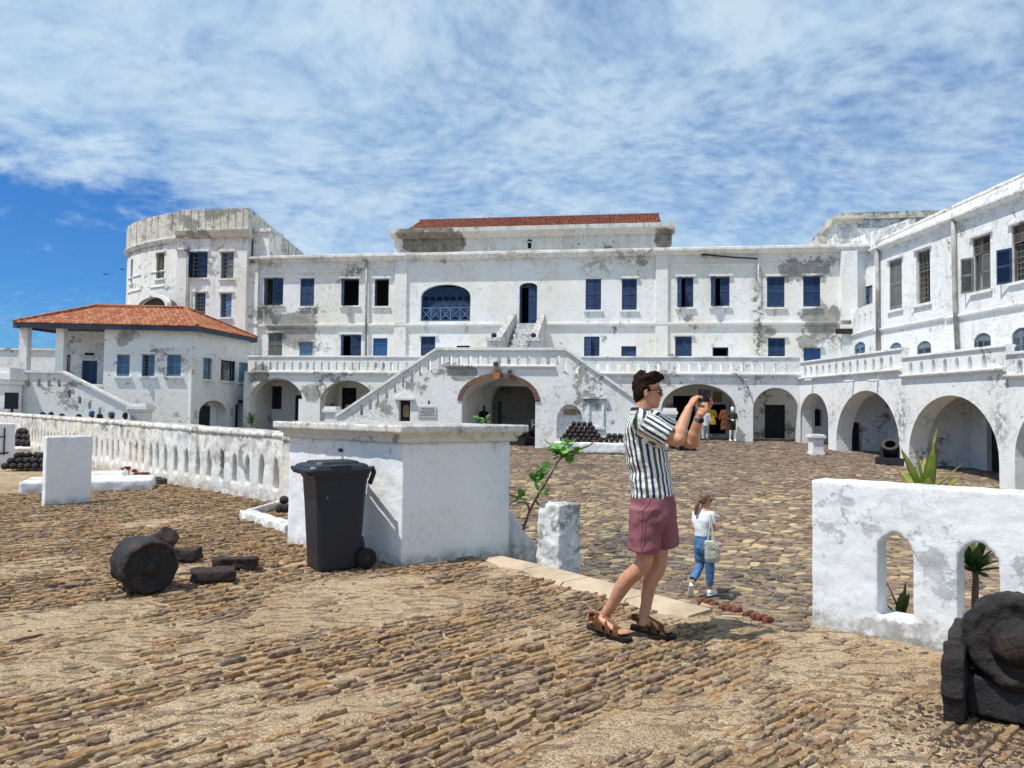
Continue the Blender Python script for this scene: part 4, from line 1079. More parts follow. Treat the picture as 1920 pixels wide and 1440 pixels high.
# upper flight to the central door
bm = B(); nst = 9; ud0, ud1 = MW.px(958, 640, 1.0)[0], MW.px(1006, 640, 1.0)[0]
uf0, uf1 = MW.px(942, 655, 2.4)[0], MW.px(996, 655, 2.4)[0]
for i in range(nst):
    d0, d1 = 2.6 - 2.4 * i / nst, 2.6 - 2.4 * (i + 1) / nst; z = zt + (DZ - zt) * (i + 1) / nst
    f = (i + .5) / nst; a_, b_ = uf0 + (DU0 - uf0) * f, uf1 + (DU1 - uf1) * f
    bm = B(); fbox(bm, MW, a_ - .05, b_ + .05, zt - .02, z, d1 - .02 if i < nst - 1 else -.05, d0 + rnd.uniform(0, .03)); obj('step', bm, M['post'], stairs)
for (xa, ya, xb, yb, s) in ((962, 586, 932, 634, -1), (1016, 586, 1000, 634, 1)):
    ua_ = MW.px(xa, ya, .2)[0]; ub_ = MW.px(xb, yb, 2.5)[0]; za_ = MW.px(xa, ya, .2)[1]; zb_ = MW.px(xb, yb, 2.5)[1]
    wa_, wb_ = .16, .22
    bm = B(); hexa(bm, [MW.p(ua_ - wa_, zt, -.05), MW.p(ua_ + wa_, zt, -.05), MW.p(ub_ + wb_, zt, 2.5), MW.p(ub_ - wb_, zt, 2.5),
                        MW.p(ua_ - wa_, za_, -.05), MW.p(ua_ + wa_, za_, -.05), MW.p(ub_ + wb_, zb_, 2.5), MW.p(ub_ - wb_, zb_, 2.5)])
    obj('stair_cheek', bm, M['post'], stairs)
    pu = MW.px(xb - 6 if s < 0 else xb, 645, 2.9)[0]; zq = MW.px(xb, 634, 2.9)[1]
    bm = B(); fbox(bm, MW, pu - .33, pu + .33, zt, zq - .18, 2.52, 3.2); fbox(bm, MW, pu - .42, pu + .42, zq - .178, zq, 2.51, 3.3); obj('stair_pier', bm, M['post'], stairs)
    pp = MW.p(pu, zq + .15, 2.9); cannonball(pp, .16, 'small dark iron ball on the %s pier of the upper door steps' % ('left' if s < 0 else 'right'), 'iron balls topping the pedestals')
# pedestals at the foot of the flights
for (x, yb, yt, Yd, lab, lb2) in ((622, 812, 762, 36.3, 'white pedestal with iron ball at the left foot of the grand staircase', 'dark iron ball on the pedestal at the left foot of the grand staircase'),
                           (651, 812, 768, 38.5, 'lower white pedestal with iron ball just right of the one at the stair foot', 'dark iron ball on the second pedestal beside the left stair foot'),
                           (1255, 842, 765, 35.2, 'tall white pedestal with iron ball behind the photographing man', 'dark iron ball on the tall pedestal behind the photographing man')):
    p = at(x, yb, Yd); p.z = zc(Yd); top = at(x, yt, Yd).z
    pedestal(p, .55, top - p.z, lab, group='pedestals at the foot of the staircase', rot=-R(8.5))
    cannonball(V((p.x, p.y, top + .13)), .15 if x < 1000 else .2, lb2, 'iron balls topping the pedestals')
p = at(582, 790, 42.0); bm = B(); Mx = Matrix.Translation((p.x, p.y, .05)) @ Matrix.Rotation(-R(8.5), 4, 'Z'); box(bm, (-.52, -.5, -.2), (.52, .5, at(582, 750, 42).z), Mx)
tag(obj('buttress_block', bm, M['arcade']), 'plain white block standing between the two left arches', 'block')

# ------------------------------------------------------------------ round tower on the left
WALLMAT[0] = M['tower']
oc = MW.p(MW.px(400, 600)[0], 0, -4); tower = thing('round_tower', (oc.x, oc.y, .05), 'tall white round fronted tower with stained parapet at left end', 'tower')
TF = MW.off(.5)
z14 = TF.px(400, 393)[1]; zcn = TF.px(400, 437)[1]
f0, f1 = TF.px(338, 480)[0], TF.px(463, 480)[0]
HT = []
for rc, md, mt in (((357, 473, 389, 521), (72, 30), BL), ((414, 473, 438, 522), (None, 0), M['grey'])): 
    shut_window(TF, tower, HT, rc, md, mt, glaz=True)
for rc, md, mt in (((365, 549, 385, 591), (None, None), M['grey']), ((413, 550, 434, 595), (None, 0), M['lblue'])): shut_window(TF, tower, HT, rc, md, mt, glaz=True)
bm = B(); panel(bm, TF, [(f0, -.4), (f1, -.4), (f1, zcn), (f0, zcn)], HT, 0, .5); obj('front_wall', bm, M['tower'], tower)
strip(TF, 'cornice', f0 - .25, f1 + .25, [(zcn - .35, -.02), (zcn - .3, .12), (zcn, .3), (zcn + .12, .34), (zcn + .15, -.1), (zcn - .3, -.1)], M['parapet'], tower)
bm = B(); fbox(bm, TF, f0 - .1, f1 + .1, zcn + .151, z14, -.35, .12); obj('parapet', bm, M['parapet'], tower)
seam = B()
for k in range(9):
    u = f0 + (f1 - f0) * (k + .5) / 9; bm = B(); fbox(bm, TF, u - .015, u + .015, zcn + .2, z14 - .03, .121, .14); obj('parapet_seam', bm, M['pipe'], tower)
# curved side
cpts = []
for x, yv in ((338, 394.5), (314, 397.6), (286, 404), (268, 409.5), (252, 415.5), (243.5, 421), (241, 428)):
    hz = 765 + (x - 960) * .0122; Yv = (z14 - 1.6) * F / (hz - yv); q = at(x, yv, Yv); cpts.append(V((q.x, q.y, 0)))
d_ = (cpts[-1] - cpts[-2]).normalized()
cpts.append(cpts[-1] + V((.6, 3.5, 0))); cpts.append(cpts[-1] + V((3, 3, 0)))
for i, (a, b) in enumerate(zip(cpts, cpts[1:])):
    fr = Frame(b, a - b); L_ = (a - b).length; hh = []
    if i == 1: shut_window(fr, tower, hh, (293, 475, 308, 522), (20, None), M['grey'])
    if i == 4: shut_window(fr, tower, hh, (244.5, 486, 249.5, 531), (None, None), BL, hood=False)
    bm = B(); panel(bm, fr, [(-.05, -.4), (L_ + .05, -.4), (L_ + .05, zcn - .1), (-.05, zcn - .1)], hh, 0, .5); obj('curved_wall', bm, M['tower'], tower)
    bm = B(); fbox(bm, fr, -.06, L_ + .06, zcn - .098, z14, -.5, .1); obj('parapet', bm, M['parapet'], tower)
    strip(fr, 'cornice', -.06, L_ + .06, [(zcn - .45, -.02), (zcn - .4, .12), (zcn - .2, .22), (zcn - .1, .22), (zcn - .097, -.02)], M['tower'], tower)
    if i < 5:
        bm = B(); u = L_ * .5; fbox(bm, fr, u - .015, u + .015, zcn + .0, z14 - .03, .101, .12); obj('parapet_seam', bm, M['pipe'], tower)
    for zz_ in (zcn - 2.2, zcn - 3.2): 
        if i in (1, 3, 4): band(fr, 'panel_moulding', .05, L_ - .05, zz_ - .05, zz_ + .05, .06, M['tower'], tower)
# blind arch on the curved side
fr = Frame(cpts[3], cpts[1] - cpts[3]); u0, z0, u1, z1 = fr.rect(276, 560, 330, 600, .6); bm = B(); panel(bm, fr, h_arch(u0, u1, z0 - 1, z1 - .7, z1, 14), [], 1.0, .5); obj('arched_recess', bm, M['dark'], tower)
bm = B(); panel(bm, fr, h_arch(u0 - .2, u1 + .2, z0 - 1, z1 - .6, z1 + .2, 14), [h_arch(u0, u1, z0 - .98, z1 - .7, z1, 14)], 1.3, .28); obj('arch_surround', bm, M['tower'], tower)
# right flank and back
sr = TF.p(f1, 0, -.5); back = at(567, 468, 58.0); back.z = 0
fr = Frame(TF.p(f1 + .02, 0, 0), back - TF.p(f1 + .02, 0, 0)); L_ = (back - TF.p(f1, 0, 0)).length
bm = B(); fbox(bm, fr, .52, L_, zTop - 3, zcn + .1, -.6, 0); obj('flank_wall', bm, M['tower'], tower)
bm = B(); fbox(bm, fr, .3, L_ * .62, zcn + .102, z14 - .003, -.6, .12); obj('parapet', bm, M['parapet'], tower)
bm = B(); fbox(bm, fr, L_ * .62 + .01, L_, zcn + .102, z14 + .02, -.6, .1); obj('parapet', bm, M['tower'], tower)
strip(fr, 'cornice', .55, L_, [(zcn - .3, -.02), (zcn - .25, .15), (zcn, .35), (zcn + .1, .35), (zcn + .1, -.1)], M['tower'], tower)
u, z = TF.px(468, 428)[0], 0
bm = B(); fbox(bm, TF, f1 + .1, f1 + 1.15, zTop + .2, TF.px(470, 431)[1], -2.2, -.6); fbox(bm, TF, f1 + .1, f1 + 1.3, TF.px(470, 431)[1] + .002, TF.px(470, 427)[1] + .08, -2.3, -.5); obj('corner_pier', bm, M['tower'], tower)
bm = B(); prism(bm, [(p.x, p.y) for p in [TF.p(f0, 0, -.4)] + cpts[1:] + [back, TF.p(f1, 0, -.4)]], (zcn - .5, zcn - .2)); obj('roof_deck', bm, M['tower'], tower)
pipe(TF, tower, [(353, 470), (351, 600), (350, 640)], .04, M['pipe'])
bm = B(); fbox(bm, TF, f0 - .12, f0 + .55, .1, TF.px(340, 470)[1], -.02, .16); fbox(bm, TF, f0 - .2, f0 + .65, TF.px(340, 470)[1] + .002, TF.px(340, 466)[1], -.02, .3); obj('pilaster', bm, M['tower'], tower)

# ------------------------------------------------------------------ guardhouse with tiled hip roof
WALLMAT[0] = M['guard']
EFL, EFR, EBR = at(25, 613, 37.2), at(369, 620, 38.0), at(482, 641, 44.5)
ez = (EFL.z + EFR.z + EBR.z) / 3
EFL.z = EFR.z = EBR.z = ez; EBL = EFL + (EBR - EFR)
guard = thing('guardhouse', ((EFL.x + EBR.x) / 2, (EFL.y + EBR.y) / 2, .05), 'white two storey guardhouse with orange tiled hip roof and veranda', 'house')
GF = Frame(EFL + V((0, .35, 0)), EFR - EFL); GR = Frame(EFR + V((-.35, .2, 0)), EBR - EFR)
gfl = 2.62
HG, HR_ = [], []
for x0, x1, md in ((219, 243, (0, 0)), (266, 290, (70, 0)), (313, 339, (0, 0))):
    shut_window(GF, guard, HG, (x0, 665, x1, 705), md, M['lblue'], glaz=True)
for (x0, y0, x1, y1), md, mt in (((381, 671, 398, 711), (0, None), M['lblue']), ((414, 676, 437, 714), (None, 40), BL), ((448, 680, 469, 717), (0, 50), M['lblue'])): shut_window(GR, guard, HR_, (x0, y0, x1, y1), md, mt, hood=False, glaz=False)
ua_, ub_ = GF.px(195, 660)[0], GF.px(364, 660)[0]
bm = B(); panel(bm, GF, [(ua_, -.3), (ub_, -.3), (ub_, ez + .12), (ua_, ez + .12)], HG, 0, .4); obj('wall', bm, M['guard'], guard)
rz0, rz1 = 0.0, GR.px(480, 660)[0]
ga, gb = GR.px(373, 780)[0], GR.px(425, 780)[0]; HR_.append(h_arch(ga, gb, -.25, GR.px(400, 775)[1], GR.px(400, 751)[1], 14))
da, db = GR.px(441, 780)[0], GR.px(454, 780)[0]; HR_.append(h_rect(da, -.25, db, GR.px(447, 758)[1]))
bm = B(); panel(bm, GR, [(.08, -.3), (rz1, -.3), (rz1, ez + .12), (.08, ez + .12)], HR_, 0, .6); obj('wall', bm, M['guard'], guard)
bm = B(); fbox(bm, GR, ga + .05, ga + (gb - ga) * .68, -.2, GR.px(395, 761)[1], -.62, -.5); obj('door', bm, M['door_black'], guard)
bm = B(); fbox(bm, GR, ga + (gb - ga) * .68, gb + .2, -.2, 2.5, -.9, -.62); obj('arch_back', bm, M['guard'], guard)
bm = B(); fbox(bm, GR, da, db, -.2, GR.px(447, 758)[1], -.4, -.3); obj('door', bm, M['door_black'], guard)
for x, y in ((366, 777), (434, 772)):
    u, z = GR.px(x, y); bm = B(); fbox(bm, GR, u - .14, u + .14, z - .22, z + .22, .001, .03); obj('notice_board', bm, M['plaque'], guard)
u, z = GR.px(450, 753); bm = B(); fbox(bm, GR, u - .25, u + .25, z - .06, z + .08, .001, .06); obj('name_plate', bm, M['timber'], guard)
# veranda: base, floor, recessed wall, posts
uv0 = GF.px(38, 660)[0]
bm = B(); fbox(bm, GF, uv0, ua_ - .005, -.3, gfl - .16, -.4, -.05); obj('veranda_base', bm, M['guard'], guard)
bm = B(); fbox(bm, GF, uv0 - .05, ua_ - .005, gfl - .158, gfl, -2.6, .02); obj('veranda_floor', bm, M['guard'], guard)
hv = []; VR = GF.off(-2.2)
u0, z0, u1, z1 = VR.rect(153, 676, 182, 722); vd = opening(VR, guard, hv, (u0, gfl + .005, u1, z1), 'door', mat=M['bluedoor'], sill=False)
leaf(VR, vd, u0 + .04, gfl + .02, (u1 - u0) / 2 - .05, z1 - gfl - .06, 0, M['blue'], -.1, DOOR, 'door_leaf'); leaf(VR, vd, u1 - .04, gfl + .02, -(u1 - u0) / 2 + .05, z1 - gfl - .06, 0, M['blue'], -.1, DOOR, 'door_leaf')
u0, z0, u1, z1 = VR.rect(122, 665, 132, 705); shut_window(VR, guard, hv, (122, 665, 132, 699), (0, None), BL)
u0, u1 = VR.px(104, 660)[0], ua_ + .3
bm = B(); panel(bm, VR, [(u0, gfl + .003), (u1, gfl + .003), (u1, ez + .1), (u0, ez + .1)], hv, 0, .3); obj('veranda_wall', bm, M['guard'], guard)
bm = B(); fbox(bm, VR, u0, u0 + .3, gfl + .003, ez + .1, -4, -.31); obj('veranda_wall', bm, M['guard'], guard)
u, z = VR.px(168, 664); bm = B(); fbox(bm, VR, u - .24, u + .24, z - .07, z + .07, .001, .05); obj('name_plate', bm, M['timber'], guard)
bm = B(); fbox(bm, GF, ua_, ua_ + .4, gfl, ez + .1, -2.5, -.41); obj('veranda_wall', bm, M['guard'], guard)
for x in (47, 115):
    u = GF.px(x, 660, -.25)[0]; bm = B(); fbox(bm, GF, u - .2, u + .2, gfl + .003, ez + .02, -.45, -.05); obj('veranda_post', bm, M['guard'], guard)
bm = B(); fbox(bm, GF, ua_ + .4, ub_ - .1, -.3, ez, -6.3, -6.0); obj('rear_wall', bm, M['guard'], guard)
# roof
inw = V((0, 0, 0)); RGR, RGL = at(348, 577, 41.3), at(182, 576, 40.7); rzz = (RGR.z + RGL.z) / 2; RGR.z = RGL.z = rzz
FD = .24
bm = B(); c_ = [EFL, EFR, EBR, EBL]
v = [bm.verts.new(p + V((0, 0, FD))) for p in c_] + [bm.verts.new(RGL + V((0, 0, .0))), bm.verts.new(RGR)] + [bm.verts.new(p + V((0, 0, FD - .06))) for p in c_]
for f in ((0, 1, 5, 4), (1, 2, 5), (2, 3, 4, 5), (3, 0, 4), (9, 8, 7, 6), (0, 6, 7, 1), (1, 7, 8, 2), (2, 8, 9, 3), (3, 9, 6, 0)): bm.faces.new([v[i] for i in f])
groof = obj('roof', bm, M['tile'], guard)
bm = B(); prism(bm, [(p.x, p.y) for p in [a * .985 + (EFL + EBR) * .0075 for a in c_]], (ez + .08, ez + .1)); obj('soffit', bm, M['soffit'], guard)
for a, b in zip(c_, c_[1:] + c_[:1]):
    fr = Frame(a, b - a); bm = B(); fbox(bm, fr, 0, (b - a).length, ez - .04, ez + .2, -.03, .025); obj('fascia_board', bm, M['fascia'], guard)
def tile_mesh(tint):
    bm = B(); w2, l2 = .115, .2
    q = [(-w2, -l2, .015), (-w2 * .35, -l2, .05), (w2 * .35, -l2, .05), (w2, -l2, .02), (-w2, l2, .0), (-w2 * .35, l2, .03), (w2 * .35, l2, .03), (w2, l2, .0), (-w2, -l2, -.01), (w2, -l2, -.01)]
    v = [bm.verts.new(p) for p in q]
    for i in range(3): bm.faces.new((v[i], v[i + 1], v[i + 5], v[i + 4]))
    bm.faces.new((v[8], v[9], v[3], v[2], v[1], v[0]))
    me = mesh_of('roof_tile', bm); me.materials.append(M['tile'])
    me.attributes.new('tint', 'FLOAT', 'POINT').data.foreach_set('value', [tint] * len(me.vertices)); return me
TV = [tile_mesh(i / 11) for i in range(12)]
tiles = []
for a, b, c, d in ((EFL, EFR, RGR, RGL), (EFR, EBR, RGR, RGR), (EBR, EBL, RGL, RGR), (EBL, EFL, RGL, RGL)):
    a, b = a + V((0, 0, FD)), b + V((0, 0, FD)); U_ = (b - a).normalized(); apex = c
    dn = (c - a); up_ = (dn - U_ * dn.dot(U_)); Ls = up_.length; up_.normalize(); N_ = U_.cross(up_)
    nr = round(Ls / .31); W_ = (b - a).length; cl, cr = (d - a).dot(U_), (c - a).dot(U_)
    for i in range(nr):
        f = (i + .35) / nr; l_, r2 = cl * f, W_ + (cr - W_) * f; n_ = int((r2 - l_) / .235)
        for j in range(n_):
            u = l_ + (r2 - l_) * (j + .5) / n_
            p = a + U_ * u + up_ * (Ls * (i + .42) / nr) + N_ * .012
            rot = Matrix(((U_.x, up_.x, N_.x, 0), (U_.y, up_.y, N_.y, 0), (U_.z, up_.z, N_.z, 0), (0, 0, 0, 1)))
            tiles.append((p, Matrix.Translation(p + N_ * rnd.uniform(0, .012)) @ rot @ Matrix.Rotation(rnd.gauss(0, .03), 4, 'Z') @ Matrix.Rotation(.055, 4, 'X'), a is not None and (a - EFL).length < 1))
tiles.sort(key=lambda t_: (not t_[2], (t_[0] - CAM).length))
for p, Mx, _ in tiles[:300]: obj('roof_tile', rnd.choice(TV), M['tile'], groof, Mx)
vs, fc, tn = [], [], []
for p, Mx, _ in tiles[300:]:
    me = TV[0]; o_ = len(vs); vs += [tuple(Mx @ v.co) for v in me.vertices]; fc += [tuple(i + o_ for i in q.vertices) for q in me.polygons]; tn += [rnd.random()] * len(me.vertices)
me = bpy.data.meshes.new('roof_tiling'); me.from_pydata(vs, [], fc); me.attributes.new('tint', 'FLOAT', 'POINT').data.foreach_set('value', tn); obj('roof_tiling', me, M['tile'], groof, kind='stuff')
for a, b in ((RGL, RGR), (EFL + V((0, 0, FD)), RGL), (EFR + V((0, 0, FD)), RGR), (EBR + V((0, 0, FD)), RGR)):
    n = int((b - a).length / .36); bm = B()
    for i in range(n):
        p, q = a + (b - a) * (i / n), a + (b - a) * ((i + 1.12) / n); tube(bm, [p + V((0, 0, .02)), q + V((0, 0, .05))], [.12, .1], 7)
    me = mesh_of('ridge_cap', bm); me.attributes.new('tint', 'FLOAT', 'POINT').data.foreach_set('value', [.62] * len(me.vertices)); obj('ridge_cap', me, M['tile'], groof, kind='stuff')
# stair up to the veranda
GS = Frame(at(20, 700, 35.6), (EFR - EFL)); s0, s1, s2 = GS.px(18, 700)[0], GS.px(116, 700)[0], GS.px(250, 768)[0]
zt0 = GS.px(66, 699)[1]; zt2 = GS.px(250, 768)[1]
gst = thing('veranda_stair', tuple(GS.p((s0 + s2) / 2, zc(36), -.5)), 'white walled stair sloping down from the guardhouse veranda', 'staircase')
hs = []
for x, y in ((33, 715), (53, 715), (73, 715), (92, 715), (111, 716), (130, 735), (149, 747), (168, 757), (187, 768)):
    u, z = GS.px(x, y + 2); hs.append(h_slit(u, .16, z - .2, z + .18))
bm = B(); panel(bm, GS, [(s0 - .5, -.6), (s2, -.6), (s2, zt2), (s1, zt0), (s0 - .5, zt0)], hs, 0, .3); obj('side_wall', bm, M['guard'], gst)
coping(GS, [(s0 - .5, zt0 + .003), (s1, zt0 + .003), (s2, zt2 + .003)], .08, -.4, .12, M['guard'], gst)
bm = B(); n = 12; o2 = [(s0 - .4, -.5), (s2 - .2, -.5)]
for i in range(n): o2 += [(s2 - .2 - (s2 - .2 - s1) * i / n, -.3 + (gfl + .2) * (i + 1) / n), (s2 - .2 - (s2 - .2 - s1) * (i + 1) / n, -.3 + (gfl + .2) * (i + 1) / n)]
o2 += [(s0 - .4, gfl - .1)]
bm = B(); panel(bm, GS, o2, [], -.303, 1.3); obj('steps', bm, M['guard'], gst)
p = at(264, 800, 35.0); p.z = zc(35); pedestal(p, .72, at(264, 756, 35).z - p.z, 'white capped pier ending the guardhouse stair wall', cat='pier', mat=M['guard'], name='stair_pier')
p = at(9, 780, 35.0); p.z = zc(35); pedestal(p, .95, at(9, 690, 35).z - p.z, 'white pier at the far left end of the veranda stair', cat='pier', mat=M['guard'], name='stair_pier')
p = at(22, 684, 37.0); 
# distant white curtain wall at the far left
a, b = at(-80, 655, 49), at(262, 660, 49)
bm = B(); fr = Frame(a, b - a); fbox(bm, fr, 0, (b - a).length, -.5, a.z, -.4, 0); fbox(bm, fr, 0, (b - a).length, a.z + .002, a.z + .12, -.5, .1); tag(obj('curtain_wall', bm, M['guard']), 'plain white wall seen behind the veranda posts', 'wall')

# ------------------------------------------------------------------ right wing
WALLMAT[0] = M['wing']
oc = WU.p(WU.px(1800, 600)[0], 0, -3); wing = thing('right_wing', (oc.x, oc.y, -.6), 'white two storey castle wing on the right with tall grey shutters', 'castle wing')
HW = []
w0 = WU.px(1642, 560)[0]; w1 = WU.px(1990, 560)[0] + 4
shut_window(WU, wing, HW, (1668, 487, 1691, 580), (0, 0), M['grey'])
rc = WU.rect(1718, 468, 1744, 569); u0, z0, u1, z1 = rc; o = opening(WU, wing, HW, rc, mat=M['sash'])
obj('sash', SASH, M['brown'], o, WU.mat(u0 + .05, z0 + (z1 - z0) * .6, -.12) @ Matrix.Diagonal((u1 - u0 - .1, 1, (z1 - z0) * .4, 1))); obj('pane', PANE, M['glass'], o, WU.mat(u0 + .05, z0 + (z1 - z0) * .6, -.14) @ Matrix.Diagonal((u1 - u0 - .1, 1, (z1 - z0) * .4, 1)))
obj('sash', SASH, M['brown'], o, WU.mat(u0 + .05, z0, -.16) @ Matrix.Diagonal(((u1 - u0) * .58, 1, (z1 - z0) * .6, 1)))
rc = WU.rect(1824, 443, 1857, 545); u0, z0, u1, z1 = rc; o = opening(WU, wing, HW, rc, mat=M['brown']); wd, h = u1 - u0, z1 - z0
leaf(WU, o, u0 + .03, z0 + h * .68, wd / 2 - .04, h * .31, 0, M['brown'], -.06); leaf(WU, o, u1 - .03, z0 + h * .68, -wd / 2 + .04, h * .31, 0, M['brown'], -.06)
leaf(WU, o, u0 + .03, z0, wd / 2 - .04, h * .66, 150, M['grey'], .02); leaf(WU, o, u1 - .03, z0, -wd / 2 + .04, h * .66, 0, M['grey'], -.04)
rc = WU.rect(1897, 418, 1936, 526); u0, z0, u1, z1 = rc; o = opening(WU, wing, HW, rc, mat=M['brown']); wd, h = u1 - u0, z1 - z0
leaf(WU, o, u0 + .03, z0 + h * .68, wd / 2 - .04, h * .31, 0, M['brown'], -.06); leaf(WU, o, u1 - .03, z0 + h * .68, -wd / 2 + .04, h * .31, 0, M['brown'], -.06)
leaf(WU, o, u0 + .02, z0, wd / 2 + .05, h * .62, 160, BL, .03)
obj('sash', SASH, M['brown'], o, WU.mat(u0 + .06, z0, -.16) @ Matrix.Diagonal((wd * .6, 1, h * .66, 1))); obj('pane', PANE, M['glass'], o, WU.mat(u0 + .06, z0, -.18) @ Matrix.Diagonal((wd * .9, 1, h * .66, 1)))
for (x0, y0, x1, y1), md, mt in (((1668, 642, 1691, 668), (0, 0), M['lblue']), ((1719, 639, 1746, 672), (0, 0), M['greyblue']), ((1826, 624, 1858, 660), (25, 0), M['greyblue']), ((1897, 614, 1931, 664), (0, 0), M['greyblue'])):
    shut_window(WU, wing, HW, (x0, y0, x1, y1), md, mt, arch=.32, hood=False, sill=False)
wz = WU.px(1900, 371)[1]
bm = B(); panel(bm, WU, [(w0, -1.4), (w1, -1.4), (w1, wz), (w0, wz)], HW, 0, .4); obj('wall', bm, M['wing'], wing)
bm = B(); fbox(bm, WU, w0, w1, -1.4, wz, -7, -6.6); fbox(bm, WU, w0, w0 + .35, -1.4, wz, -6.6, -.41); obj('rear_wall', bm, M['wing'], wing)
bm = B(); fbox(bm, WU, w0, w1, wz + .001, wz + .2, -7.1, -.3); obj('flat_roof', bm, M['wing'], wing)
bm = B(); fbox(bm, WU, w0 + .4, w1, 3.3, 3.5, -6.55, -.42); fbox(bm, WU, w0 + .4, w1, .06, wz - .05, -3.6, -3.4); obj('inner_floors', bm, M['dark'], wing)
strip(WU, 'cornice', w0 - .2, w1, [(wz - .12, -.02), (wz - .08, .1), (wz + .04, .26), (wz + .12, .26), (wz + .14, -.29), (wz - .1, -.29)], M['wing'], wing)
wp = WU.px(1910, 326)[1]
bm = B(); hexa(bm, [WU.p(w0 + .2, wz + .15, -.3), WU.p(w0 + .2, wz + .15, .2), WU.p(w1, wz + .15, .2), WU.p(w1, wz + .15, -.3), WU.p(w0 + .2, wp - .45, -.3), WU.p(w0 + .2, wp - .45, -.02), WU.p(w1, wp, -.02), WU.p(w1, wp, -.3)]); obj('parapet', bm, M['wing'], wing)
bm = B(); tube(bm, [WU.p(w0 + .2 + (w1 - w0 - .2) * i / 30, wp - .45 + .45 * i / 30 + .05 * noise.noise(V((i * .7, 0, 0))), -.16) for i in range(31)], .2, 8); obj('coping', bm, M['post'], wing, smooth=True)
bz = WU.px(1790, 594)[1]; ms = WU.px(1772, 560)[0]
band(WU, 'band_course', w0, ms, bz - .05, bz + .1, .11, M['wing'], wing); band(WU, 'band_course', ms + .1, w1, bz - .1, bz + .06, .11, M['wing'], wing)
pipe(WU, wing, [(1645, 455), (1646, 662)], .1, M['pipe'], .14); pipe(WU, wing, [(1787, 400), (1790, 560), (1795, 660)], .09, M['pipe'], .14)
# chamfered corner with pierced balcony, and the taller blocks behind it
ca, cb = MW.p(MW.px(1592, 640)[0], 0, 0), WU.p(w0, 0, 0)
CH = Frame(ca, cb - ca); cl = (cb - ca).length; hh = []
ctop, cbot = CH.px(1615, 576)[1], CH.px(1615, 622)[1]
shut_window(CH, wing, hh, (1602, 641, 1622, 668), (0, 0), M['lblue'], arch=.3, hood=False, sill=False)
for k in range(4):
    u = cl * (.22 + .2 * k); hh.append(h_slit(u, .17, ctop - .95, ctop - .35))
bm = B(); panel(bm, CH, [(0, -.4), (cl, -.4), (cl, ctop), (0, ctop)], hh, 0, .35); obj('corner_wall', bm, M['wing'], wing)
band(CH, 'band_course', 0, cl, cbot - .12, cbot, .1, M['wing'], wing)
bm = B(); fbox(bm, CH, .0, cl, cbot - .1, cbot, -4, -.36); obj('balcony_floor', bm, M['wing'], wing)
RC = Frame(MW.p(MW.px(1604, 560)[0], 0, -1.5), WU.p(w0 + 1, 0, -2.2) - MW.p(MW.px(1604, 560)[0], 0, -1.5)); hh = []
shut_window(RC, wing, hh, (1621, 536, 1636, 575), (0, None), BL, hood=False); rt = RC.px(1620, 440)[1]
o = opening(RC, wing, hh, RC.rect(1625, 470, 1640, 500), hood=False, sill=False, mat=M['wing'])
bm = B(); panel(bm, RC, [(-1, cbot), (5, cbot), (5, rt), (-1, rt)], hh, 0, .35); obj('recess_wall', bm, M['wing'], wing)
T0 = MW.off(-1.2); a_, b_ = T0.px(1562, 440)[0], T0.px(1612, 440)[0]; q0, q1 = T0.px(1585, 470)[1], T0.px(1585, 420)[1]
bm = B(); fbox(bm, T0, a_ + .12, b_ - .12, zTop + .17, q1, -1.6, 0); obj('corner_turret', bm, M['wing'], wing)
strip(T0, 'turret_cornice', a_ - .1, b_ + .1, [(q1 + .002, -1.7), (q1 + .002, .05), (q1 + .25, .3), (q1 + .42, .3), (q1 + .45, -1.7)], M['parapet'], wing)
T1 = MW.off(-5); a_, b_ = T1.px(1575, 440)[0], T1.px(1760, 440)[0]; z0, z1 = T1.px(1640, 470)[1], T1.px(1650, 397)[1]
bm = B(); fbox(bm, T1, a_, b_, zTop - 1.5, z1 - .45, -6, 0); obj('rear_block', bm, M['wing'], wing)
bm = B(); fbox(bm, T1, a_ - .15, b_, z1 - .448, z1 - .25, -6.1, .15); fbox(bm, T1, a_ + .05, b_, z1 - .248, z1, -6, .02); obj('rear_block_cornice', bm, M['parapet'], wing)
fr = T1; bm = B(); u = T1.px(1520, 452)[0]
hexa(bm, [T1.p(u, zTop, -2), T1.p(u, zTop, 1.5), T1.p(a_ + .2, zTop, 1.5), T1.p(a_ + .2, zTop, -2), T1.p(u, T1.px(1522, 455)[1], -2), T1.p(u, T1.px(1522, 455)[1], 1.5), T1.p(a_ + .2, z1 - .5, 1.5), T1.p(a_ + .2, z1 - .5, -2)]); obj('sloping_parapet', bm, M['parapet'], wing)
bm = B(); hexa(bm, [CH.p(0, 4.6, .05), CH.p(.9, 4.3, .3), CH.p(.9, 4.3, .42), CH.p(0, 4.6, .3), CH.p(0, 5.0, .05), CH.p(.9, 4.75, .3), CH.p(.9, 4.75, .42), CH.p(0, 5.0, .3)]); 
bm.free(); bm = B(); q = CH.px(1590, 615, .3); u = MW.px(1571, 622, .5)[0]; z = MW.px(1571, 622, .5)[1]; fbox(bm, MW.off(.5), u - .1, u + .95, z - .12, z + .16, -.1, .12); obj('timber_beam', bm, M['timber'], wing)
pipe(MW, wing, [(1573, 632), (1586, 664)], .05, M['pvc'], .3)
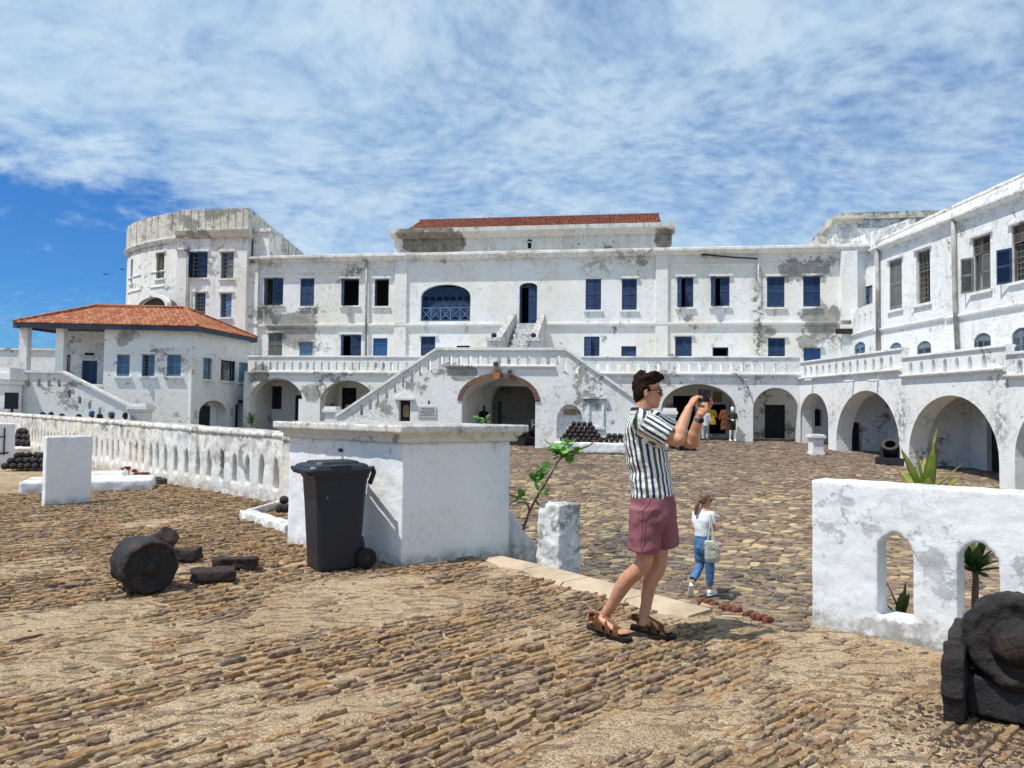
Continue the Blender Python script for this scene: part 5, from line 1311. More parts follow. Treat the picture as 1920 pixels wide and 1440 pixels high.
# arcade of the wing
WALLMAT[0] = M['wing_low']
HB = []
e0, e1 = 0.02, WA.px(1985, 700)[0]
def warch(x0, x1, yc, yb):
    xm = (x0 + x1) / 2; a, b = WA.px(x0, yb)[0], WA.px(x1, yb)[0]; c = (a + b) / 2
    zt_ = WA.px(xm, yc)[1]; HB.append(h_arch(a, b, -1.6, zt_ - (b - a) * .46, zt_, 22)); return a, b, zt_
s1z = (WA.px(1600, 702)[1], WA.px(1600, 668)[1]); s2z = (WA.px(1790, 699.5)[1], WA.px(1790, 661)[1]); s3z = (WA.px(1900, 706)[1], WA.px(1905, 664)[1])
us1, us2, us3 = WA.px(1691, 690)[0], WA.px(1887, 690)[0], e1
ars = [warch(1499, 1553, 737, 790), warch(1568, 1686, 732, 800), warch(1704, 1873, 741, 810)]
nxt = ars[-1][1] + (ars[-1][1] - ars[-1][0]) * .14; HB.append(h_arch(nxt, nxt + 4.3, -1.6, ars[-1][2] - 2.0, ars[-1][2], 20)); e1 = nxt + 6
bm = B(); panel(bm, WA, [(e0, -1.7), (e1, -1.7), (e1, s3z[0]), (us2, s3z[0]), (us2, s2z[0]), (us1, s2z[0]), (us1, s1z[0]), (e0, s1z[0])], HB, 0, .75); obj('arcade', bm, M['wing_low'], wing)
for (u0, u1, (z0, z1)) in ((e0, us1, s1z), (us1 + .01, us2, s2z), (us2 + .01, e1, s3z)):
    balustrade(WA, wing, u0, u1, z0 + .002, z1, M['wing_low'], .62 if u0 < us1 else .66, .22, zlo=.12, zhi=.78)
    band(WA, 'string_course', u0, u1, z0 - .06, z0 + .08, .14, M['wing_low'], wing)
    strip(WA, 'coping', u0, u1, [(z1, -.33), (z1, .06), (z1 + .06, .06), (z1 + .09, .0), (z1 + .09, -.28), (z1 + .06, -.33)], M['wing_low'], wing)
    bm = B(); fbox(bm, WA, u0, u1, z0 - .35, z0 - .07, -TD + .02, -.752); obj('terrace_slab', bm, M['wing_low'], wing)
cw = [ars[0][0] - .3, (ars[0][1] + ars[1][0]) / 2, (ars[1][1] + ars[2][0]) / 2, (ars[2][1] + nxt) / 2, nxt + 4.6]
for k, u in enumerate(cw):      # cross walls between the vaults, with the doors seen through the arches
    XF = Frame(WA.p(u + .22, 0, 0), -WA.N); hx = []
    if k < 3:
        x0, y0, x1, y1 = ((1514, 766, 1543, 830), (1588, 791, 1617, 842), (1722, 820, 1792, 890))[k]
        a_, _, b_, z1_ = XF.rect(x0, y0, x1, y1); a_ = max(a_, .8); b_ = min(b_, 2.5); hx.append(h_arch(a_, b_, -1.55, z1_ - (b_ - a_) * .4, z1_, 12))
        bm = B(); fbox(bm, XF, a_ - .05, b_ + .05, -1.6, z1_ + .05, -.44, -.3); obj('door', bm, M['door_black'] if k < 2 else M['wing_low'], wing)
        if k == 0:
            bm = B(); fbox(bm, XF, a_, b_, -1.6, XF.px(1528, 799)[1], -.29, -.1); obj('sill_wall', bm, M['wing_low'], wing)
    bm = B(); panel(bm, XF, [(.752, -1.6), (TD - .5, -1.6), (TD - .5, s3z[0] - .4), (.752, s3z[0] - .4)], hx, 0, .3); obj('cross_wall', bm, M['wing_low'], wing)
for x, y in ((1525, 712), (1601, 714), (1647, 713)): spout(WA, wing, x, y, 0, M['pvc'])
# back wall of the arcade with doors and niches
BK = WA.off(-2.6); hh = []
for (x0, y0, x1, y1, ar, dark) in ((1850, 778, 1876, 892, 0, 1),):
    u0, z0, u1, z1 = BK.rect(x0, y0, x1, y1); z0 = z0 if x0 == 1515 else -1.5
    hh.append(h_arch(u0, u1, z0, z1 - ar, z1, 10) if ar else h_rect(u0, z0, u1, z1))
    bm = B(); fbox(bm, BK, u0, u1, z0, z1, -.29, -.2); obj('door', bm, M['door_black'], wing)
bm = B(); panel(bm, BK, [(e0 - .3, -1.65), (e1, -1.65), (e1, s3z[0] - .36), (e0 - .3, s3z[0] - .36)], hh, 0, .3); obj('arcade_back_wall', bm, M['wing_low'], wing)
# ------------------------------------------------------------------ near walls
ztb = at(755, 797, BA.y).z
bast = thing('bastion_block', tuple((BA + BD) / 2), 'large white block with moulded grey capstone behind the black wheelie bin', 'wall block')
def off_poly(P, d):
    n = len(P); out = []
    for i in range(n):
        a, b, c = P[i - 1], P[i], P[(i + 1) % n]
        e1, e2 = (b - a).normalized(), (c - b).normalized(); n1, n2 = V((e1.y, -e1.x, 0)), V((e2.y, -e2.x, 0))
        m = (n1 + n2).normalized(); out.append(b + m * (d / max(.3, m.dot(n1))))
    return out
BP = [BA, BC, BD, BB]
if sum(BP[i].x * BP[(i + 1) % 4].y - BP[(i + 1) % 4].x * BP[i].y for i in range(4)) < 0: BP = BP[::-1]
bm = B(); prism(bm, BP, (-.12, ztb - .17))
obj('body', remesh(bm, .022, 4, .5, 'bastion_body', (.006, 5)), M['near'], bast)
bm = B(); prism(bm, off_poly(BP, .045), (ztb - .185, ztb - .10)); prism(bm, off_poly(BP, .075), (ztb - .12, ztb - .08)); prism(bm, off_poly(BP, .12), (ztb - .085, ztb))
obj('capstone', remesh(bm, .014, 3, .5, 'bastion_cap', (.005, 7)), M['cap'], bast)
ux, uz = HBW.px(641, 845) if False else Frame(BB, BA - BB).px(641, 845)
fr = Frame(BB, BA - BB); bm = B(); tube(bm, [fr.p(ux, uz, -.02), fr.p(ux, uz + .01, .04)], .02, 8); obj('iron_pin', bm, M['iron'], bast)
# low sloping wall beside it, and the post on the ramp
CF = Frame(BA, BC - BA)
def q(x, y): return CF.px(x, y, -.15)
bm = B(); panel(bm, CF, [CF.px(x, y, -.15) for x, y in ((962, 1250), (1044, 1250), (1044, 1064), (1020, 1036), (992, 1005), (972, 975), (962, 960))], [], -.15, .22)
tag(obj('ramp_wall', remesh(bm, .02, 3, .5, 'ramp_wall', (.007, 6)), M['near']), 'low white wall sloping down from the big block to the post', 'wall')
pc = at(1047, 1000, 7.85); bm = B(); e1 = V((-.62, .6, 0)).normalized(); e2 = V((.78, .45, 0)).normalized()
hexa(bm, [V((pc.x, pc.y, -1.5)) + a for a in (V((0, 0, 0)), e2 * .33, e2 * .33 + e1 * .36, e1 * .36)] + [V((pc.x, pc.y, at(1047, 946, 7.85).z)) + a for a in (V((0, 0, 0)), e2 * .3, e2 * .3 + e1 * .3, e1 * .3)])
tag(obj('broken_post', remesh(bm, .016, 3, .5, 'broken_post', (.016, 7)), M['post']), 'squat white post with crumbling mossy top beside the sapling', 'post')

lowt = thing('pierced_low_wall', tuple(LW[1]), 'long stained white parapet wall pierced by narrow pointed slits', 'wall')
lpts = [lw0] + LW + [lw3]
for i, (a, b) in enumerate(zip(lpts, lpts[1:])):
    fr = Frame(b, a - b); L_ = (b - a).length; hs = []; n = int(L_ / .46)
    za, zb_ = (1.09, 1.13, 1.17, 1.17)[i], (1.10, 1.17, 1.17, 1.17)[i]
    for k in range(n):
        u = L_ * (k + .5) / n + rnd.uniform(-.025, .025)
        hs.append(h_slit(u, .15 + rnd.uniform(-.015, .015), .20 + rnd.uniform(-.02, .03), .78 + rnd.uniform(-.03, .03), 1.6))
    bm = B(); panel(bm, fr, [(-.02, -.2), (L_ + .02, -.2), (L_ + .02, za), (-.02, zb_)], hs, 0, .36)
    obj('wall_length', remesh(bm, .03 if i < 2 else .05, 2, .5, 'wall_length', (.014, 3.2)), M['lowwall'], lowt)
    bm = B(); hexa(bm, [fr.p(-.03, zb_ - .08, -.39), fr.p(-.03, zb_ - .08, .03), fr.p(L_ + .03, za - .08, .03), fr.p(L_ + .03, za - .08, -.39), fr.p(-.03, zb_ + .03, -.38), fr.p(-.03, zb_ + .03, .02), fr.p(L_ + .03, za + .03, .02), fr.p(L_ + .03, za + .03, -.38)])
    obj('coping', remesh(bm, .03 if i < 2 else .05, 2, .5, 'coping', (.014, 3.2)), M['lowwall'], lowt)

# pierced wall on the right
RF = Frame(RW0, rwd)
zl0, zl1 = RF.px(1519, 899)[1], RF.px(1915, 924)[1]; ul1 = RF.px(1915, 924)[0]
def ztop_r(u): return zl0 + (zl1 - zl0) * u / ul1
hs = []
for k in range(4):
    if k == 0: a, b = RF.px(1645, 1090)[0], RF.px(1711, 1090)[0]
    elif k == 1: a, b = RF.px(1795, 1090)[0], RF.px(1874, 1090)[0]; pit = a - a_prev
    else: a, b = a_prev + pit, b_prev + pit
    zs, zt_, z0 = RF.px(1675, 1028)[1], RF.px(1672, 997)[1], RF.px(1675, 1160)[1]
    c = (a + b) / 2; h = (b - a) / 2
    hs.append([(a, z0), (b, z0), (b, zs), (c + h * .72, zs + (zt_ - zs) * .45), (c + h * .36, zs + (zt_ - zs) * .82), (c, zt_), (c - h * .36, zs + (zt_ - zs) * .82), (c - h * .72, zs + (zt_ - zs) * .45), (a, zs)])
    a_prev, b_prev = a, b
bm = B(); panel(bm, RF, [(0, -.2), (5.2, -.2), (5.2, ztop_r(5.2)), (0, ztop_r(0))], hs, 0, .25)
rw = obj('pierced_wall', remesh(bm, .014, 3, .5, 'pierced_wall', (.005, 6)), M['rwall'])
tag(rw, 'white peeling wall with two pointed openings behind the big rusty cannon', 'wall')
bm = B(); fbox(bm, RF, .3, 4.5, -.2, .03, -.62, -.5); tag(obj('planter_kerb', remesh(bm, .02, 2, .5, 'planter_kerb', (.01, 6)), M['rwall']), 'low white planter edge behind the pierced wall', 'kerb')
bm = B(); prism(bm, [(p.x, p.y) for p in (RF.p(.2, 0, -.2), RF.p(5, 0, -.2), RF.p(5, 0, -.72), RF.p(.2, 0, -.72))], (-1.6, -.02)); tag(obj('planting_bed', bm, M['sand']), kind='structure')

# white slab and its plinth on the left, second slab at the edge
sp0, sp1 = flat(83, 948), flat(171, 941); SF = Frame(sp0, sp1 - sp0); L_ = (sp1 - sp0).length
zs_ = SF.px(130, 817)[1]; bm = B(); fbox(bm, SF, 0, L_, -.1, zs_, -.16, 0)
tag(obj('upright_slab', remesh(bm, .018, 3, .5, 'upright_slab', (.005, 5)), M['slab']), 'upright white slab standing on a low white plinth', 'slab')
p0, p1 = flat(46, 925), flat(285, 918)
PF = Frame(p0 , p1 - p0); L_ = (p1 - p0).length
bm = B(); fbox(bm, PF, -.1, L_, -.1, .2, -1.0, -.03); fbox(bm, PF, .3, L_ * .74, .19, .3, -.95, -.5)
tag(obj('gun_plinth', remesh(bm, .03, 3, .5, 'gun_plinth', (.012, 4)), M['slab']), 'low stepped white plinth behind the upright slab', 'plinth')
sp0, sp1 = flat(-30, 872), flat(27, 870); SF = Frame(sp0, sp1 - sp0); L_ = (sp1 - sp0).length
bm = B(); fbox(bm, SF, 0, L_, -.1, SF.px(10, 793)[1], -.25, 0)
t_ = obj('upright_slab', remesh(bm, .03, 3, .5, 'upright_slab', (.006, 5)), M['slab']); tag(t_, 'upright white slab with iron bracket at the left picture edge', 'slab')
u, z = SF.px(8, 820); bm = B(); tube(bm, [SF.p(u, z + .25, .03), SF.p(u, z - .45, .03)], .018, 6); tube(bm, [SF.p(u - .3, z + .02, .045), SF.p(u + .03, z + .02, .045)], .015, 6); tube(bm, [SF.p(u - .2, z - .42, .04), SF.p(u + .1, z - .4, .04)], .02, 6); obj('iron_bracket', bm, M['iron'], t_)
# white kerb near the bastion
k0, k1, k2 = flat(462, 968), flat(530, 990), flat(530, 948)
for a, b, lab in ((k0, k1 + (k1 - k0) * .25, 'rough white kerb running behind the wheelie bin'), (k0, k2 + (k2 - k0) * .1, 'thin white kerb reaching back to the low wall')):
    bm = B(); d = (b - a).normalized(); nrm = V((d.y, -d.x, 0)); wv = .12 if 'rough' in lab else .05
    hexa(bm, [a + nrm * wv + V((0, 0, -.05)), b + nrm * wv + V((0, 0, -.05)), b - nrm * wv + V((0, 0, -.05)), a - nrm * wv + V((0, 0, -.05)), a + nrm * wv * .8 + V((0, 0, .1)), b + nrm * wv * .8 + V((0, 0, .1)), b - nrm * wv * .8 + V((0, 0, .09)), a - nrm * wv * .8 + V((0, 0, .09))])
    tag(obj('white_kerb', remesh(bm, .016, 2, .5, 'white_kerb', (.012, 7)), M['slab']), lab, 'kerb')
# red rubble by the low wall
for k in range(16):
    f = k / 15; p = flat(228 + 78 * f + rnd.uniform(-6, 6), 884 + 20 * f + rnd.uniform(-4, 4))
    bm = rock_box(rnd.uniform(.2, .34), rnd.uniform(.12, .2), rnd.uniform(.04, .07), 700 + k, .1, (2, 1), .1)
    tag(obj('tile_shard', bm, M['red'] if k < 13 else M['wood'], None, Matrix.Translation(p + V((0, 0, .02 + rnd.random() * .16 * (1 - f)))) @ Matrix.Rotation(rnd.uniform(0, 3), 4, 'Z') @ Matrix.Rotation(rnd.uniform(-.25, .25), 4, 'X')), 'broken red tile shard in the rubble along the low wall' if k < 13 else 'dark broken shard at the end of the red rubble', 'shard', 'broken shards along the low wall')

# ------------------------------------------------------------------ cannons and shot
def pile(fr_o, U, nu, nv, nl, r_, label, group, drop=.0):
    U = V((U[0], U[1], 0)).normalized(); W = V((-U.y, U.x, 0)); k_ = 0
    for l in range(nl):
        a, b = nu - l, nv - l
        if a < 1 or b < 1: break
        for i in range(a):
            for j in range(b):
                if l == nl - 1 and rnd.random() < drop: continue
                p = fr_o + U * ((i - (a - 1) / 2) * 2.02 * r_) + W * ((j - (nv - 1) / 2 + .5 * l) * 2.02 * r_) + V((rnd.uniform(-.12, .12) * r_, rnd.uniform(-.12, .12) * r_, r_ + l * 1.43 * r_))
                lay = 'topmost layer' if l == nl - 1 else ('bottom layer', 'second layer', 'third layer', 'fourth layer')[l]
                cannonball(p, r_ * rnd.uniform(.95, 1.02), label % (lay + ('' if j else ', front row')), group)
sb_ = at(1112, 829, 34.9); sb_.z = zc(34.9)
bm = B(); fr = SB.off(1.1); ua_, ub_ = fr.px(1040, 830)[0], fr.px(1200, 830)[0]; fbox(bm, fr, ua_, ub_, -.3, .16, -1.0, .5)
tag(obj('shot_bed', remesh(bm, .05, 2, .5, 'shot_bed', (.03, 2)), M['stair']), 'low white kerbed bed carrying the cannonball piles', 'plinth')
p = fr.p(fr.px(1090, 825)[0], .16, -.25); pile(p, SB.U, 8, 5, 5, .118, 'iron cannonball in the %s of the tall pyramid by the staircase wall', 'cannonballs in the tall pyramid', .1)
p = fr.p(fr.px(1152, 825)[0], .16, -.25); pile(p, SB.U, 6, 4, 2, .118, 'iron cannonball in the %s of the low heap beside the pyramid', 'cannonballs in the low heap behind the man', .3)
p = flat(52, 880); p.y += .1; pile(p, (1, .1), 6, 4, 3, .085, 'rusty cannonball in the %s of the near heap beside the white slab', 'cannonballs in the near left heap', .2)
p = flat(48, 842); pile(p + V((0, 0, .12)), (1, -.3), 6, 4, 3, .125, 'rusty cannonball in the %s of the far heap by the low wall', 'cannonballs in the far left heap', .3)
bm = B(); Mx = Matrix.Translation(p); box(bm, (-1.2, -.7, -.05), (1.2, .7, .12), Mx); tag(obj('shot_bed', remesh(bm, .05, 2, .5, 'shot_bed', (.02, 3)), M['slab']), 'low white bed under the far left cannonball heap', 'plinth')
for (x, y, dz, wh) in ((524, 962, 0, 'leftmost lower'), (536, 962, 0, 'middle lower'), (547, 958, 0, 'hidden lower'), (532, 958, .095, 'upper')):
    p = flat(x, y); cannonball(p + V((0, 0, .07 + dz)), .07, wh + ' rusty cannonball behind the wheelie bin at the block corner', 'cannonballs behind the wheelie bin')

# foreground cannon on the right
cc = at(1908, 1208, 3.72); ax = V((.60, .80, -.14)).normalized()
can = thing('rusty_cannon', (cc.x, cc.y, 0), 'big corroded cannon breech at the lower right edge', 'cannon')
bm = B(); lathe(bm, [(.015, .0), (.012, .12), (.002, .16), (-.012, .19), (-.0, .225), (.03, .247), (.11, .258), (.16, .25), (.19, .225), (.30, .222), (.33, .24), (.40, .238), (.44, .21), (.62, .195), (.66, .18), (.67, 0)], cc, ax, 40)
obj('barrel', remesh(bm, .0125, 2, .5, 'barrel', (.018, 11)), M['iron2'], can)
bm = B(); lathe(bm, [(.05, .13), (.01, .128), (-.01, .112), (-.03, .105), (-.06, .088), (-.085, .055), (-.095, .0)], cc, ax, 28)
obj('cascable', remesh(bm, .01, 2, .5, 'cascable', (.012, 10)), M['iron2'], can)
sidev = V((ax.y, -ax.x, 0)).normalized()
car = thing('gun_carriage', (cc.x, cc.y, 0), 'black decayed gun carriage under the right foreground cannon', 'gun carriage')
def obl(bm, o, a, b, c, la, lb, lc):
    hexa(bm, [o + a * (sa * la) + b * (sb_2 * lb) - c * lc for sa, sb_2 in ((-1, -1), (1, -1), (1, 1), (-1, 1))] + [o + a * (sa * la) + b * (sb_2 * lb) + c * lc for sa, sb_2 in ((-1, -1), (1, -1), (1, 1), (-1, 1))])
Zv = V((0, 0, 1)); axh = V((ax.x, ax.y, 0)).normalized()
for s, nm in ((-1, 'left'), (1, 'right')):
    bm = B(); o_ = V((cc.x, cc.y, 0)) + sidev * (s * .27)
    obl(bm, o_ + axh * .12 + V((0, 0, .17)), axh, sidev, Zv, .26, .052, .175); obl(bm, o_ + axh * .30 + V((0, 0, .27)), axh, sidev, Zv, .22, .05, .12)
    obl(bm, o_ - axh * .06 + V((0, 0, .25)), (axh * .92 - Zv * .35).normalized(), sidev, (Zv * .92 + axh * .35).normalized(), .06, .05, .14)
    obj('cheek', remesh(bm, .013, 3, .5, 'cheek', (.014, 7)), M['iron2'], car)
bm = B(); obl(bm, V((cc.x, cc.y, .125)) + axh * .06, axh, sidev, Zv, .06, .225, .10); obj('transom', remesh(bm, .013, 2, .5, 'transom', (.006, 6)), M['timber'], car)
bm = B(); obl(bm, V((cc.x, cc.y, .05)) + axh * .35, axh, sidev, Zv, .3, .20, .04); obj('bed_plank', bm, M['timber'], car)

# barrel stub lying on the left, and timbers
cc = at(284, 1054, 6.12); ax = V((-.69, .72, .0)).normalized()
stub = thing('broken_cannon', (cc.x, cc.y, 0), 'broken black cannon stub lying on the paving at left', 'cannon'); cc.z = .225
bm = B(); lathe(bm, [(-.012, 0), (-.012, .07), (-.0, .085), (.0, .19), (-.02, .2), (.0, .228), (.05, .236), (.10, .225), (.16, .218), (.28, .214), (.44, .205), (.46, .10), (.47, 0)], cc, ax, 36)
bm2 = bm; lathe(bm2, [(-.035, 0), (-.03, .05), (.0, .07), (.02, 0)], cc, ax, 20)
obj('barrel', remesh(bm, .012, 2, .5, 'barrel', (.013, 9)), M['iron'], stub)
tv = (at(322, 1000, 6.35) - (cc + ax * .30)).normalized(); bm = B(); tube(bm, [cc + ax * .3, cc + ax * .3 + tv * .2, at(319, 1003, 6.3)], [.105, .10, .09], 10); obj('trunnion', remesh(bm, .012, 2, .5, 'trunnion', (.014, 10)), M['wood'], stub)
p = at(222, 1076, 6.4); bm = B(); tube(bm, [cc + ax * .3, p], [.1, .08], 10); obj('trunnion', remesh(bm, .012, 2, .5, 'trunnion', (.022, 9)), M['iron'], stub)
for (x, y, Lx, Ly, Lz, rot, lab) in ((441, 1066, .42, .17, .10, .10, 'longer charred timber block lying nearest the wheelie bin'), (402, 1090, .36, .17, .10, .30, 'shorter charred timber block in front of the longer one'), (342, 1052, .32, .16, .12, .15, 'charred timber block half behind the broken cannon')):
    p = flat(x, y); bm = B(); Mx = Matrix.Translation(p + V((0, 0, Lz / 2 + .01))) @ Matrix.Rotation(rot, 4, 'Z'); vs = box(bm, (-Lx / 2, -Ly / 2, -Lz / 2), (Lx / 2, Ly / 2, Lz / 2), Mx)
    for v_ in vs: v_.co += V((rnd.uniform(-.025, .025), rnd.uniform(-.02, .02), rnd.uniform(-.012, .012)))
    tag(obj('timber_block', remesh(bm, .011, 2, .5, 'timber_block', (.013, 12)), M['wood']), lab, 'timber', 'charred timbers by the broken cannon')

def field_gun(px, py, Y, ax, scale, label, mortar=False):
    p = at(px, py, Y); p.z = zc(Y); ax = V(ax).normalized(); t_ = thing('mortar' if mortar else 'cannon', p, label, 'mortar' if mortar else 'cannon')
    h = V((ax.x, ax.y, 0)).normalized(); s_ = V((h.y, -h.x, 0)); S = scale
    c = p + V((0, 0, .62 * S if not mortar else .42 * S))
    bm = B(); 
    pr = [(-.9, .0), (-.9, .2), (-.7, .24), (0, .2), (.6, .17), (.72, .22), (.8, .22), (.8, .13), (.3, .12), (.29, 0)] if not mortar else [(-.3, 0), (-.25, .2), (0, .26), (.35, .25), (.40, .3), (.47, .3), (.47, .19), (.1, .17), (.09, 0)]
    lathe(bm, [(a * S, b * S) for a, b in pr], c, ax, 20); obj('barrel', bm, M['iron'], t_, smooth=False)
    bm = B()
    for s in (-1, 1):
        bm = B(); obl(bm, p + s_ * (.3 * S * s) + V((0, 0, .28 * S)) - h * .15 * S, h, s_, Zv, .6 * S if not mortar else .42 * S, .07 * S, .22 * S); obl(bm, p + s_ * (.3 * S * s) + V((0, 0, .52 * S)) - h * .1 * S, h, s_, Zv, .3 * S, .065 * S, .12 * S); obj('cheek', bm, M['timber'], t_)
        for f in (-.45, .3):
            if mortar: continue
            bm = B(); lathe(bm, [(-.05 * S, 0), (-.05 * S, .17 * S), (.05 * S, .17 * S), (.05 * S, 0)], p + s_ * (.44 * S * s) + h * f * S + V((0, 0, .17 * S)), s_, 16); obj('wheel', bm, M['timber'], t_)
    bm = B(); obl(bm, p + V((0, 0, .12 * S)), h, s_, Zv, .5 * S, .5 * S if mortar else .22 * S, .12 * S); obj('bed', bm, M['timber'], t_)
    return t_
field_gun(1004, 838, 35.0, (.0, -1, .12), 1.0, 'black cannon pointing at the viewer beside the bastion block')
field_gun(1281, 843, 33.5, (.35, -1, .1), .9, 'dark cannon half hidden behind the man with the camera')
field_gun(1671, 880, 29.2, (-.4, -.6, .75), 1.05, 'squat black mortar standing before the right wing arcade', True)
p = at(1530, 857, 32.3); p.z = zc(32.3); pedestal(p, .5, at(1530, 814, 32.3).z - p.z, 'small white pedestal alone in front of the right arcade', mat=M['wing_low'])
# sign boards
def signboard(px, py0, py1, Y, wd, label, mats):
    b = at(px, py1, Y); tp = at(px, py0, Y); g = zc(Y); t_ = thing('sign_board', (b.x, b.y, g), label, 'sign')
    bm = B(); box(bm, (b.x - .03, b.y + .03, g - .1), (b.x + .03, b.y + .09, b.z)); obj('post', bm, M['iron'], t_)
    bm = B(); box(bm, (b.x - wd / 2, b.y - .02, b.z), (b.x + wd / 2, b.y + .02, tp.z)); o = obj('board', bm, mats[0], t_)
    if len(mats) > 1:
        h = tp.z - b.z
        bm = B(); box(bm, (b.x - wd / 2 + .02, b.y - .026, tp.z - h * .42), (b.x + wd / 2 - .02, b.y - .0205, tp.z - .02)); obj('orange_panel', bm, mats[1], t_)
        bm = B(); 
        for k in range(4): box(bm, (b.x - wd * .35, b.y - .026, b.z + h * (.1 + .1 * k)), (b.x + wd * (.1 + .06 * (k % 3)), b.y - .0205, b.z + h * (.13 + .1 * k)))
        obj('printed_lines', bm, M['line'], t_, kind='stuff')
    return t_
signboard(1004, 787, 806, 34.4, .38, 'small white notice with orange top above the cannon', [M['white'], M['orange']])
signboard(21, 736, 767, 30.0, .56, 'black display board on a post in front of the veranda stair', [M['board']])

# ------------------------------------------------------------------ wheelie bin
fb = V((-.84, -.54, 0)).normalized(); lb = V((.54, -.84, 0)).normalized()             # towards its front / towards the camera side
cb0 = flat(600, 1074) - fb * .20 - lb * .21
bn = thing('wheelie_bin', tuple(cb0), 'black two wheeled wheelie bin standing against the white block', 'wheelie bin')
def rr_sec(z, hx, hy, r_, ox=0.0, n=5):
    out = []
    for cx, cy, a0_ in ((hx - r_, hy - r_, 0), (-hx + r_, hy - r_, 90), (-hx + r_, -hy + r_, 180), (hx - r_, -hy + r_, 270)):
        for i in range(n + 1):
            a = R(a0_ + 90 * i / n); out.append(cb0 + fb * (cx + r_ * math.cos(a) + ox) + lb * (cy + r_ * math.sin(a)) + V((0, 0, z)))
    return out
def sec_loft(bm, secs, caps=(True, True)):
    rs = [[bm.verts.new(p) for p in s] for s in secs]; n = len(rs[0])
    for a, b in zip(rs, rs[1:]):
        for i in range(n): bm.faces.new((a[i], a[(i + 1) % n], b[(i + 1) % n], b[i]))
    if caps[0]: bm.faces.new(rs[0][::-1])
    if caps[1]: bm.faces.new(rs[-1])
zl_ = .965
bm = B(); sec_loft(bm, [rr_sec(0.0, .195, .20, .05, .0), rr_sec(.02, .21, .215, .055, .0), rr_sec(.30, .225, .228, .06, .0), rr_sec(.62, .243, .243, .06, .0), rr_sec(.88, .262, .257, .06, .0), rr_sec(.90, .275, .27, .06, .0), rr_sec(zl_, .278, .272, .06, .0)])
obj('body', bm, M['binp'], bn)
bm = B(); sec_loft(bm, [rr_sec(zl_ - .03, .315, .288, .06, .035), rr_sec(zl_ + .012, .335, .302, .07, .045), rr_sec(zl_ + .03, .33, .297, .07, .045), rr_sec(zl_ + .034, .31, .276, .08, .035), rr_sec(zl_ + .055, .30, .264, .08, .03), rr_sec(zl_ + .068, .275, .238, .09, .025), rr_sec(zl_ + .070, .235, .2, .08, .025), rr_sec(zl_ + .09, .22, .185, .08, .025), rr_sec(zl_ + .095, .14, .11, .06, .025)])
lid = obj('lid', bm, M['binp'], bn)
for s in (-1, 1):
    bm = B(); b0 = cb0 + fb * -.29 + lb * (s * .2) + V((0, 0, zl_)); tube(bm, [b0 + V((0, 0, .02)), b0 - fb * .03 + V((0, 0, .02)), b0 - fb * .045 + V((0, 0, -.02)), b0 - fb * .0 + V((0, 0, -.14))], .026, 8); obj('handle_bracket', bm, M['binp'], bn, smooth=True)
    bm = B(); b0 = cb0 + lb * (s * .282) + fb * .04 + V((0, 0, zl_ + .055)); tube(bm, [b0 - fb * .09, b0 - fb * .07 + lb * s * .018, b0 + fb * .07 + lb * s * .018, b0 + fb * .09], .014, 8); obj('lid_grip', bm, M['binp'], lid, smooth=True)
bm = B(); b0 = cb0 - fb * .33 + V((0, 0, zl_ - .005)); tube(bm, [b0 - lb * .2, b0 + lb * .2], .018, 8); obj('handle', bm, M['binp'], bn, smooth=True)
for s in (-1, 1):
    o_ = cb0 - fb * .25 + lb * (s * .25) + V((0, 0, .1)); bm = B(); lathe(bm, [(-.03, .05), (-.03, .085), (-.02, .1), (.02, .1), (.03, .085), (.03, .05)], o_, lb, 28); wh = obj('wheel', bm, M['rubber'], bn)
    bm = B(); lathe(bm, [(-.02, .0), (-.02, .06), (.012, .06), (.012, .03), (.03, .03), (.034, 0)], o_, lb, 20)
    for k in range(6):
        a = lb.cross(Zv).normalized(); d = a * math.cos(k * math.pi / 3) + Zv * math.sin(k * math.pi / 3); tube(bm, [o_ + lb * .014 + d * .02, o_ + lb * .016 + d * .062], .008, 5)
    obj('hub', bm, M['binp'], wh)
bm = B(); tube(bm, [cb0 - fb * .262 - lb * .2 + V((0, 0, .1)), cb0 - fb * .262 + lb * .2 + V((0, 0, .1))], .015, 8); obj('axle', bm, M['iron'], bn)
bm = B(); 
for k in (-1, 1): tube(bm, [cb0 - fb * (.255) + lb * (k * .14) + V((0, 0, .1)), cb0 - fb * .215 + lb * (k * .14) + V((0, 0, .3))], .04, 6)
obj('wheel_arch', bm, M['binp'], bn)
bm = B(); o_ = cb0 + lb * .256 + fb * .17 + V((0, 0, .70)); w3 = -fb
for p0, p1 in (((0, 0), (.012, .034)), ((.012, .034), (.024, 0)), ((.005, .012), (.019, .012))): tube(bm, [o_ + w3 * p0[0] + Zv * p0[1], o_ + w3 * p1[0] + Zv * p1[1]], .0025, 5)
obj('moulded_emblem', bm, M['pipe'], bn)

